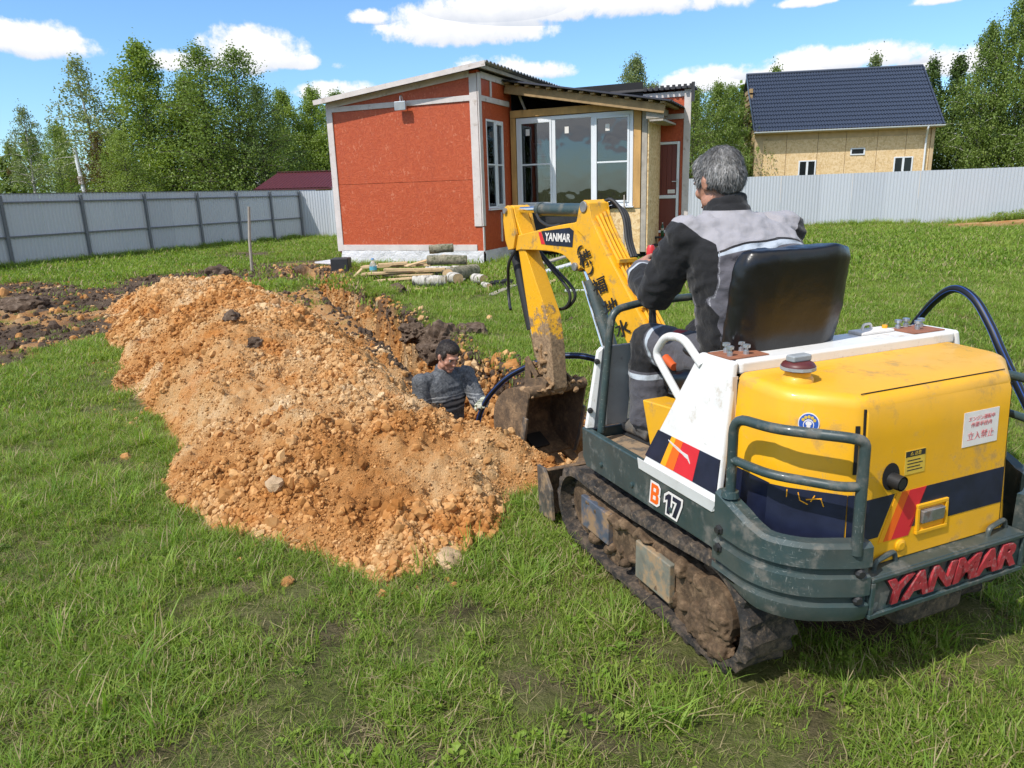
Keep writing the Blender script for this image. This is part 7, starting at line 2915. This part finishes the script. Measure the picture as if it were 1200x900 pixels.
def sweater_mat():
    m, t, p = new_mat('grey_knitted_sweater')
    co = t.coord('Object')
    x, y, z = t.sep(co)
    wob = t.math('MULTIPLY', t.math('SUBTRACT', t.noise(co, 9, 3, .6), .5), .03)
    zz = t.math('ADD', z, wob)
    # knit cells
    a = t.math('SINE', t.math('MULTIPLY', z, 620.0))
    b = t.math('SINE', t.math('MULTIPLY', t.math('ADD', x, y), 560.0))
    knit = t.math('MULTIPLY', a, b)
    n = t.noise(co, 60, 3, .6)
    v = t.math('ADD', t.math('MULTIPLY', knit, .10), n)
    c = t.ramp(v, [(0.25, (.045, .050, .058)), (0.5, (.110, .118, .130)), (0.8, (.20, .21, .222))])
    for lo, hi in ((1.105, 1.128), (1.148, 1.160), (1.176, 1.184), (1.060, 1.072)):
        k = t.math('MULTIPLY', t.math('GREATER_THAN', zz, lo), t.math('LESS_THAN', zz, hi))
        c = t.mix(t.math('MULTIPLY', k, .75), c, (.34, .35, .36))
    for lo, hi in ((1.080, 1.096), (1.134, 1.144)):
        k = t.math('MULTIPLY', t.math('GREATER_THAN', zz, lo), t.math('LESS_THAN', zz, hi))
        c = t.mix(t.math('MULTIPLY', k, .8), c, (.018, .02, .024))
    mud = t.smooth(t.noise(co, 5, 6, .7), .60, .74)
    c = t.mix(t.math('MULTIPLY', mud, .5), c, (.22, .14, .075))
    t.put(p.inputs['Base Color'], c)
    p.inputs['Roughness'].default_value = .9
    p.inputs['Specular IOR Level'].default_value = .15
    t.put(p.inputs['Normal'], t.bump(t.math('ADD', t.math('MULTIPLY', knit, .25), t.noise(co, 15, 3, .5)), .7, .010))
    return m


def glove_mat():
    m, t, p = new_mat('striped_work_glove')
    co = t.coord('Object')
    w = t.math('SINE', t.math('MULTIPLY', t.attr('along'), 260.0))
    c = t.mix(t.smooth(w, -.2, .2), (.50, .50, .40), (.10, .12, .06))
    t.put(p.inputs['Base Color'], c)
    p.inputs['Roughness'].default_value = .8
    return m


def add_head(mb, c, rot, k=1.0, jaw=1.0):
    """skull, face, nose, ears, lips, chin; face looks along +y of rot"""
    c = Vector(c)
    T = lambda x, y, z: c + rot @ (Vector((x, y, z)) * k)
    e = lambda x, y, z, r: mb.ell(T(x, y, z), tuple(q * k for q in r), rot, 18, 12)
    e(0, -.014, .030, (.076, .094, .088))
    e(0, .020, -.018, (.068, .072, .080))
    e(0, .038, -.062, (.050 * jaw, .052, .056))
    e(0, .070, -.098, (.026, .022, .020))          # chin
    e(0, .080, .020, (.050, .016, .012))           # brow
    e(0, .094, -.012, (.0095, .014, .026))         # nose bridge
    e(0, .104, -.028, (.015, .015, .011))          # nose tip
    for s in (-1, 1):
        e(.040 * s, .062, -.030, (.024, .020, .022))   # cheek
        e(.076 * s, -.004, -.014, (.008, .017, .029))  # ear
        e(.082 * s, -.011, -.006, (.006, .009, .020))
        e(.052 * s, .020, -.070, (.014, .035, .026))
    e(0, .088, -.068, (.022, .012, .006))
    e(0, .086, -.078, (.020, .012, .007))
    return T


def add_hand(mb, wrist, d, pn, side=1, curl=1.0, k=1.0, grip=.024):
    """palm, four unequal fingers bent at the knuckles and a thumb from the side of the palm.
    d: direction wrist -> knuckles, pn: palm normal (fingers close towards it)"""
    wrist, d, pn = Vector(wrist), Vector(d).normalized(), Vector(pn).normalized()
    s = d.cross(pn).normalized() * side
    pn = s.cross(d).normalized() * side
    for a, b, r in ((0.0, .085, .022), (.012, .088, .020)):
        pass
    for off in (-.026, -.009, .009, .026):
        mb.tube([wrist + s * off * .55 * k - d * .01, wrist + d * .045 * k + s * off * k, wrist + d * .088 * k + s * off * k], [.017 * k, .0155 * k, .0125 * k], 8)
    lens = (.072, .080, .075, .058)
    for off, L in zip((-.030, -.010, .010, .029), lens):
        p = wrist + d * .088 * k + s * off * k
        pts = [p - d * .012 * k]
        ang = 0.25 * curl
        q = p
        for seg, add in ((.42, .95), (.33, 1.05), (.25, .55)):
            dirv = d * math.cos(ang) + pn * math.sin(ang)
            pts.append(q)
            q = q + dirv * L * seg * k
            ang += add * curl
        pts.append(q)
        mb.tube(pts, [.0095 * k, .0098 * k, .0088 * k, .0080 * k, .0066 * k][:len(pts)], 8)
    b = wrist + d * .028 * k - s * .028 * k
    t1 = b + (d * .6 - s * .55 + pn * .45).normalized() * .040 * k
    t2 = t1 + (d * .75 - s * .05 + pn * .75).normalized() * .030 * k
    t3 = t2 + (d * .5 + s * .25 + pn * .8).normalized() * .024 * k
    mb.tube([b - d * .01 + s * .008, b, t1, t2, t3], [.013 * k, .0135 * k, .0115 * k, .0105 * k, .008 * k], 8)
    return s


def rows_loft(mb, rows, n=28, ex=.85):
    """horizontal (x, y, z, rx, ry) sections"""
    loops = []
    for x, y, z, rx, ry in rows:
        lp = []
        for j in range(n):
            a = 2 * math.pi * j / n
            ca, sa = math.cos(a), math.sin(a)
            lp.append(Vector((x + rx * math.copysign(abs(ca) ** ex, ca), y + ry * math.copysign(abs(sa) ** ex, sa), z)))
        loops.append(lp)
    mb.loft(loops)


def shift(me, off):
    me.transform(Matrix.Translation(-Vector(off)))


def wrinkle(me, amp=.006, scale=14, seed=1.0, aniso=(1, 1, 1)):
    c = coords(me)
    nr = normals(me)
    a = np.array(aniso)
    r = 1 - np.abs(noise3(c * a, scale, seed)) * 2
    set_coords(me, c + nr * (r * amp + noise3(c * a, scale * 2.3, seed + 3) * amp * .45)[:, None])


def hair_cap(parent, T, rot, mat, off, k=1.0, seed=1, n=1500, length=.022, low=-.035, short=False):
    mb = MB()
    e = lambda x, y, z, r: mb.ell(T(x, y, z), tuple(q * k for q in r), rot, 18, 12)
    e(0, -.019, .038, (.0790, .0955, .0855))
    e(0, -.050, .000, (.0735, .064, .072))
    e(0, .022 if short else .030, .074 if short else .070, (.064, .058 if short else .062, .048))
    for s in (-1, 1):
        e(.060 * s, -.030, .010, (.021, .050, .050))
        e(.066 * s, .026, .022, (.014, .022, .036))
    me = remesh(mb, .005, 3)
    c = coords(me)
    set_coords(me, c + normals(me) * (noise3(c, 60, seed) * .0026)[:, None])
    # short strands over the cap
    rg = random.Random(seed)
    c = coords(me)
    nr = normals(me)
    inv = rot.inverted()
    c0 = T(0, 0, 0)
    vs, fs = [tuple(v) for v in c], [tuple(p.vertices) for p in me.polygons]
    crown = Vector((0, -.05, .11))
    for q in range(n):
        i = rg.randrange(len(c))
        p = Vector(c[i])
        l = inv @ (p - c0)
        if l.z < low and l.y > .0:
            continue
        if short and l.y > .035 and l.z < .085:
            continue
        d = (l - crown)
        nl = inv @ Vector(nr[i])
        d = d - nl * d.dot(nl)
        if d.length < 1e-4:
            continue
        d = rot @ (d.normalized() + nl * rg.uniform(.04, .40) + Vector((rg.gauss(0, .22), rg.gauss(0, .22), -.15))).normalized()
        s = d.cross(Vector(nr[i])).normalized() * .0012
        L = length * rg.uniform(.6, 1.3)
        b = len(vs)
        nn = Vector(nr[i])
        vs += [tuple(p - s), tuple(p + s), tuple(p + d * L * .6 + s * .7 + nn * .001), tuple(p + d * L * .6 - s * .7 + nn * .001), tuple(p + d * L - nn * .001)]
        fs += [(b, b + 1, b + 2, b + 3), (b + 3, b + 2, b + 4)]
    out = bpy.data.meshes.new('hair')
    out.from_pydata(vs, [], fs)
    shift(out, off)
    return link_mesh('hair', out, mat, parent, True, sharp=None)


def face_details(parent, T, rot, off, k=1.0):
    for s in (-1, 1):
        e = MB().ell(T(.031 * s, .080, .002), (.0105 * k, .0088 * k, .0058 * k), rot, 12, 8).build('eye', MT['eye_white'], parent, smooth=True, off=off)
        MB().ell(T(.031 * s, .0868, .0015), (.0055 * k, .0042 * k, .0056 * k), rot, 10, 7).build('iris', MT['eye_dark'], e, smooth=True, off=off)
        MB().tube([T(.016 * s, .094, .0165), T(.034 * s, .0925, .0205), T(.051 * s, .080, .0155)], [.0030 * k, .0044 * k, .0028 * k], 7).build('eyebrow', MT['hair_dark'], parent, smooth=True, off=off)
    MB().ell(T(0, .0955, -.0735), (.020 * k, .0050 * k, .0052 * k), rot, 12, 7).build('lips', MT['lip'], parent, smooth=True, off=off)


def build_operator():
    off = Vector((-.17, -.10, .95))
    P = thing('person', 'grey haired man in grey and black work clothes driving the excavator, seen from behind', 'person', mw(*off), HDG)
    hc = Vector((-.195, .062, 1.672))
    rot = (Matrix.Rotation(R(5), 3, 'Z') @ Matrix.Rotation(R(-19), 3, 'X') @ Matrix.Rotation(R(2), 3, 'Y'))
    sl, el, wl = Vector((-.378, -.005, 1.468)), Vector((-.430, .125, 1.248)), Vector((-.372, .360, 1.325))
    sr, er, wr = Vector((.070, -.010, 1.468)), Vector((.135, .14, 1.235)), Vector((.118, .345, 1.265))
    # ---- continuous body
    b = MB()
    T = add_head(b, hc, rot)
    b.tube([(-.172, .00, 1.47), (-.178, .026, 1.55), (-.188, .048, 1.62)], [.066, .058, .056], 16)
    rows_loft(b, [(-.158, -.09, .96, .145, .10), (-.16, -.10, 1.10, .15, .105), (-.163, -.08, 1.27, .165, .11), (-.167, -.045, 1.42, .17, .095), (-.17, -.01, 1.50, .10, .065)])
    for s_, e_, w_ in ((sl, el, wl), (sr, er, wr)):
        b.tube([s_, s_.lerp(e_, .5), e_, e_.lerp(w_, .5), w_], [.052, .048, .042, .037, .029], 12)
        b.ell(s_, .056)
    add_hand(b, wl, Vector((.105, .075, .045)), (.60, -.10, -.70), 1, .95, 1.0)
    add_hand(b, wr, (wr - er) * .6 + Vector((-.02, .05, .03)), (-.55, .30, -.75), -1, 1.05, .98)
    hipL, kneeL, ankL = Vector((-.255, -.05, .985)), Vector((-.295, .355, .995)), Vector((-.325, .325, .64))
    hipR, kneeR, ankR = Vector((-.075, -.05, .985)), Vector((-.02, .355, .995)), Vector((.0, .33, .64))
    for h, k, a in ((hipL, kneeL, ankL), (hipR, kneeR, ankR)):
        b.tube([h, h.lerp(k, .5), k], [.075, .068, .055], 12)
        b.tube([k, k.lerp(a, .4), a, a + Vector((0, .01, -.04))], [.055, .052, .038, .036], 12)
        b.tube([a + Vector((0, -.03, -.055)), a + Vector((-.005, .07, -.052)), a + Vector((-.01, .13, -.060))], [.032, .034, .024], 10)
    me = remesh(b, .0052, 3)
    shift(me, off)
    body = link_mesh('body', me, MT['skin'], P, True, sharp=None)
    hair_cap(P, T, rot, MT['hair_grey'], off, 1.0, 3, 11000, .019)
    face_details(P, T, rot, off)
    # ---- jacket
    j = MB()
    rows_loft(j, [(-.157, -.085, .955, .190, .130), (-.158, -.105, 1.02, .198, .142), (-.159, -.115, 1.10, .200, .146), (-.161, -.112, 1.20, .212, .152),
                  (-.160, -.095, 1.32, .236, .154), (-.162, -.062, 1.42, .243, .138), (-.164, -.036, 1.475, .226, .118), (-.172, -.004, 1.525, .140, .092), (-.176, .014, 1.553, .092, .080), (-.178, .022, 1.575, .078, .075)], 30)
    j.tube([(-.176, .014, 1.53), (-.180, .026, 1.565), (-.185, .034, 1.602)], [.078, .074, .073], 18)
    for s_, e_, w_ in ((sl, el, wl), (sr, er, wr)):
        tip = e_.lerp(w_, .80)
        j.tube([s_.lerp(Vector((-.165, -.03, 1.45)), .35), s_, s_.lerp(e_, .5), e_, e_.lerp(w_, .4), e_.lerp(w_, .75), tip], [.086, .083, .078, .071, .064, .056, .050], 16)
        j.ell(s_, (.082, .082, .078))
    me = remesh(j, .0075, 7)
    wrinkle(me, .0095, 10, 2.0, (1, 1, 1.7))
    wrinkle(me, .0025, 30, 7.0)
    c = coords(me)
    x, y, z = c.T
    xc = x + .165
    set_attr(me, 'yoke', z - (1.452 - .95 * 0 - .040 * np.clip((np.abs(xc) - .06) / .16, 0, 1) ** 1.6 + .0 * xc + .02 * np.clip(xc / .2, 0, 1)) + .35 * np.clip(y - .02, 0, 1))
    set_attr(me, 'stripw', .008 + .016 * np.clip(1 - np.abs(xc + .01) / .19, 0, 1))
    yk = z - 1.402 - 1.0 * np.clip(np.abs(xc) - .165, 0, .11) - .15 * np.clip(y, 0, 1)
    set_attr(me, 'yoke2', yk - .02)
    def arm_sd(s_, sg):
        n = np.array([.98 * sg, .05, .12])
        return (x - (s_.x - .030 * sg)) * n[0] + (y - s_.y) * n[1] + (z - s_.z) * n[2]
    slv = np.maximum(arm_sd(sl, -1), arm_sd(sr, 1))
    set_attr(me, 'sleeve', slv)
    set_attr(me, 'side', np.maximum(np.abs(xc) - .212 + .062 * np.clip((1.33 - z) / .14, 0, 1) - .30 * np.clip(1.30 - z, 0, .3) * 0 - .05 * np.sin((z - .95) * 5), (y + .02) * 2.0))
    set_attr(me, 'seam', slv)
    def along(e_, w_):
        d = (w_ - e_)
        L = d.length
        dn = np.array(d.normalized())
        t = (c - np.array(e_)) @ dn
        dist = np.linalg.norm((c - np.array(e_)) - t[:, None] * dn, axis=1)
        return np.where((dist < .085) & (t > .05), t - L * .62, -.2)
    set_attr(me, 'cuff', np.maximum(along(el, wl), along(er, wr)))
    set_attr(me, 'collar', np.minimum(z - 1.562, 1.0))
    set_attr(me, 'patch', .022 - np.sqrt((x + .395) ** 2 + (y - .075) ** 2 * .6 + (z - 1.335) ** 2) if False else .016 - np.sqrt((x + .36) ** 2 + (y - .20) ** 2 + (z - 1.31) ** 2))
    shift(me, off)
    link_mesh('jacket', me, jacket_mat(), P, True, sharp=None)
    # ---- trousers
    tr = MB()
    tr.ell((-.162, -.075, .985), (.190, .150, .095))
    for h, k, a in ((hipL, kneeL, ankL), (hipR, kneeR, ankR)):
        tr.tube([h + Vector((0, -.03, 0)), h.lerp(k, .5) + Vector((0, 0, -.008)), k, k + Vector((0, .012, -.02))], [.105, .094, .080, .074], 16)
        tr.ell(k, (.080, .080, .080))
        tr.tube([k, k.lerp(a, .35) + Vector((0, .012, 0)), k.lerp(a, .75) + Vector((0, -.006, 0)), a + Vector((0, 0, -.005))], [.079, .080, .078, .074], 16)
    me = remesh(tr, .0075, 6)
    wrinkle(me, .0075, 12, 5.0, (1, .8, 1.3))
    wrinkle(me, .003, 28, 9.0)
    c = coords(me)
    x, y, z = c.T
    set_attr(me, 'knee', np.minimum(y - .285 - .25 * (z - .99), (z - .88)))
    set_attr(me, 'patch', .030 - np.sqrt((x + .30) ** 2 * .6 + (y - .14) ** 2 + (z - 1.075) ** 2))
    shift(me, off)
    link_mesh('trousers', me, trousers_mat('grey_work_trousers', (.082, .080, .092)), P, True, sharp=None)
    MB().tube([(-.35, -.10, 1.015), (-.345, .02, 1.03), (-.28, .07, 1.045)], [.02, .02, .02], 8).build('belt', MT['black'], P, smooth=True, off=off)
    # ---- boots
    for a, nm in ((ankL, 1), (ankR, 2)):
        s = MB()
        f = Vector((-.06, 1, 0)).normalized()
        s.tube([a + Vector((0, -.005, .05)), a + Vector((0, -.005, -.03))], [.052, .055], 14)
        s.tube([a + Vector((0, -.050, -.048)), a + f * .03 + Vector((0, 0, -.035)), a + f * .10 + Vector((0, 0, -.044)), a + f * .175 + Vector((0, 0, -.056))], [(.042, .034), (.046, .044), (.046, .035), (.034, .022)], 16)
        me = remesh(s, .006, 4)
        wrinkle(me, .003, 22, 4.0)
        shift(me, off)
        bt = link_mesh('boot', me, MT['boot'], P, True, sharp=None)
        so = MB()
        so.tube([a + Vector((0, -.075, -.079)), a + f * .02 + Vector((0, 0, -.079)), a + f * .10 + Vector((0, 0, -.079)), a + f * .195 + Vector((0, 0, -.079))], [(.036, .008), (.044, .008), (.050, .008), (.030, .008)], 14)
        so.build('sole', MT['black'], bt, smooth=True, off=off)


MT['boot'] = M('dusty_grey_boot', (.10, .095, .088), .8, var=.3, vscale=14, dirt=((.20, .16, .115), .46, 11), bump=.3)
build_operator()


def build_digger():
    base = Vector((-.565, 5.715, -1.09))
    th = R(-140)
    P = thing('person', 'dark haired man in a grey striped sweater in the trench, holding the pipe', 'person', base, th)
    off = Vector((0, 0, 0))
    hc = Vector((-.01, .085, 1.500))
    rot = (Matrix.Rotation(R(-2), 3, 'Z') @ Matrix.Rotation(R(-24), 3, 'X') @ Matrix.Rotation(R(-5), 3, 'Y'))
    sl, el, wl = Vector((-.205, .045, 1.305)), Vector((-.185, .235, 1.100)), Vector((-.085, .430, 1.175))
    sr, er, wr = Vector((.205, .00, 1.300)), Vector((.255, .04, 1.020)), Vector((.16, .24, .93))
    b = MB()
    T = add_head(b, hc, rot)
    b.tube([(0, .01, 1.33), (0, .035, 1.40), (-.005, .06, 1.45)], [.064, .056, .054], 16)
    rows_loft(b, [(0, -.04, .82, .145, .10), (0, -.03, .95, .14, .10), (0, .0, 1.12, .160, .11), (0, .01, 1.25, .165, .10), (0, .01, 1.34, .10, .065)])
    for s_, e_, w_ in ((sl, el, wl), (sr, er, wr)):
        b.tube([s_, s_.lerp(e_, .5), e_, e_.lerp(w_, .5), w_], [.05, .047, .042, .037, .028], 12)
        b.ell(s_, .055)
    hand_d, hand_p = Vector((.55, .60, .15)), Vector((.25, .35, -.9))
    add_hand(b, wl, hand_d, hand_p, 1, 1.15, 1.0)
    add_hand(b, wr, (-.3, .7, -.3), (-.5, .2, -.8), -1, .6, 1.0)
    hips = ((-.095, -.04, .86), (-.11, .02, .47), (-.12, -.05, .08)), ((.095, -.04, .86), (.12, .06, .47), (.12, -.01, .08))
    for h, k, a in hips:
        h, k, a = Vector(h), Vector(k), Vector(a)
        b.tube([h, h.lerp(k, .5), k, k.lerp(a, .4), a], [.085, .075, .055, .052, .038], 12)
        b.tube([a + Vector((0, -.04, -.045)), a + Vector((0, .08, -.045)), a + Vector((0, .15, -.055))], [.032, .034, .024], 10)
    me = remesh(b, .0052, 3)
    link_mesh('body', me, MT['skin'], P, True, sharp=None)
    hair_cap(P, T, rot, MT['hair_dark'], off, 1.0, 8, 7000, .015, short=True)
    face_details(P, T, rot, off)
    j = MB()
    rows_loft(j, [(0, -.04, .86, .175, .130), (0, -.032, .93, .180, .135), (0, -.015, 1.05, .185, .138), (0, .002, 1.16, .198, .140), (0, .006, 1.25, .205, .125), (0, .008, 1.31, .175, .100), (0, .014, 1.355, .095, .080)], 28)
    j.tube([(0, .014, 1.335), (0, .026, 1.375), (0, .036, 1.400)], [.078, .069, .067], 16)
    for s_, e_, w_ in ((sl, el, wl), (sr, er, wr)):
        j.tube([s_.lerp(Vector((0, 0, 1.28)), .4), s_, s_.lerp(e_, .5), e_, e_.lerp(w_, .5), e_.lerp(w_, .93)], [.080, .077, .070, .064, .055, .045], 14)
        j.ell(s_, (.076, .076, .072))
    me = remesh(j, .0075, 6)
    wrinkle(me, .006, 12, 4.0, (1, 1, 1.5))
    link_mesh('sweater', me, sweater_mat(), P, True, sharp=None)
    tr = MB()
    tr.ell((0, -.04, .84), (.172, .135, .10))
    for h, k, a in hips:
        h, k, a = Vector(h), Vector(k), Vector(a)
        tr.tube([h, h.lerp(k, .5), k, k.lerp(a, .5), a + Vector((0, 0, .02))], [.105, .092, .076, .072, .066], 14)
    me = remesh(tr, .009, 5)
    wrinkle(me, .007, 12, 6.0)
    link_mesh('trousers', me, trousers_mat('dark_trousers', (.022, .024, .030), False), P, True, sharp=None)
    for h, k, a in hips:
        a = Vector(a)
        s = MB()
        s.tube([a + Vector((0, 0, .20)), a + Vector((0, 0, -.02))], [.060, .058], 14)
        s.tube([a + Vector((0, -.055, -.05)), a + Vector((0, .04, -.035)), a + Vector((0, .11, -.045)), a + Vector((0, .185, -.06))], [(.042, .036), (.046, .046), (.048, .036), (.034, .024)], 14)
        link_mesh('rubber_boot', remesh(s, .008, 4), MT['black'], P, True, sharp=None)
    # gloves over both hands
    for w, d, pn, sd, cu in ((wl, hand_d, hand_p, 1, 1.15), (wr, Vector((-.3, .7, -.3)), Vector((-.5, .2, -.8)), -1, .6)):
        g = MB()
        add_hand(g, w, d, pn, sd, cu, 1.13)
        g.tube([w - d.normalized() * .055, w - d.normalized() * .01, w + d.normalized() * .02], [.040, .037, .036], 12)
        me = remesh(g, .0050, 2)
        c = coords(me)
        set_attr(me, 'along', (c - np.array(w)) @ np.array(d.normalized()))
        link_mesh('glove', me, glove_mat(), P, True, sharp=None)


build_digger()


# ---------------------------------------------------------------- the water pipe
def build_pipe():
    pts = [(-.50, 6.6, -.98), (-.40, 5.85, -.86), (-.335, 5.48, -.50), (-.285, 5.36, -.12), (-.215, 5.31, .10), (-.10, 5.25, .26), (.03, 5.2, .37), (.25, 5.1, .485), (.40, 5.05, .515), (.58, 5.0, .50), (.95, 4.95, .36), (1.5, 4.9, .10), (2.05, 4.75, .10), (2.36, 4.52, .45), (2.44, 4.30, .82), (2.44, 4.10, 1.00), (2.445, 3.95, 1.07), (2.455, 3.80, 1.035), (2.48, 3.68, .91), (2.515, 3.58, .75), (2.66, 3.42, .38), (2.82, 3.2, .08), (3.15, 2.9, .03), (3.7, 2.6, .03)]
    sp = spline(pts, 7)
    p = MB().tube(sp, .0212, 12).build('water_pipe', MT['pipe'], None, smooth=True)
    tag(p, 'black plastic water pipe with blue stripes, rising from the trench and arching beside the excavator', 'pipe')
    for k in range(4):
        a = k * math.pi / 2 + .5
        q = []
        prev = None
        for i in range(len(sp)):
            d = (sp[min(i + 1, len(sp) - 1)] - sp[max(i - 1, 0)]).normalized()
            s = d.cross(Vector((0, 0, 1))) if prev is None else prev - d * prev.dot(d)
            s.normalize()
            prev = s
            u = d.cross(s)
            q.append(sp[i] + (s * math.cos(a) + u * math.sin(a)) * .0199)
        MB().tube(q, .0030, 5).build('blue_stripe', MT['pipe_blue'], p, smooth=True)


build_pipe()
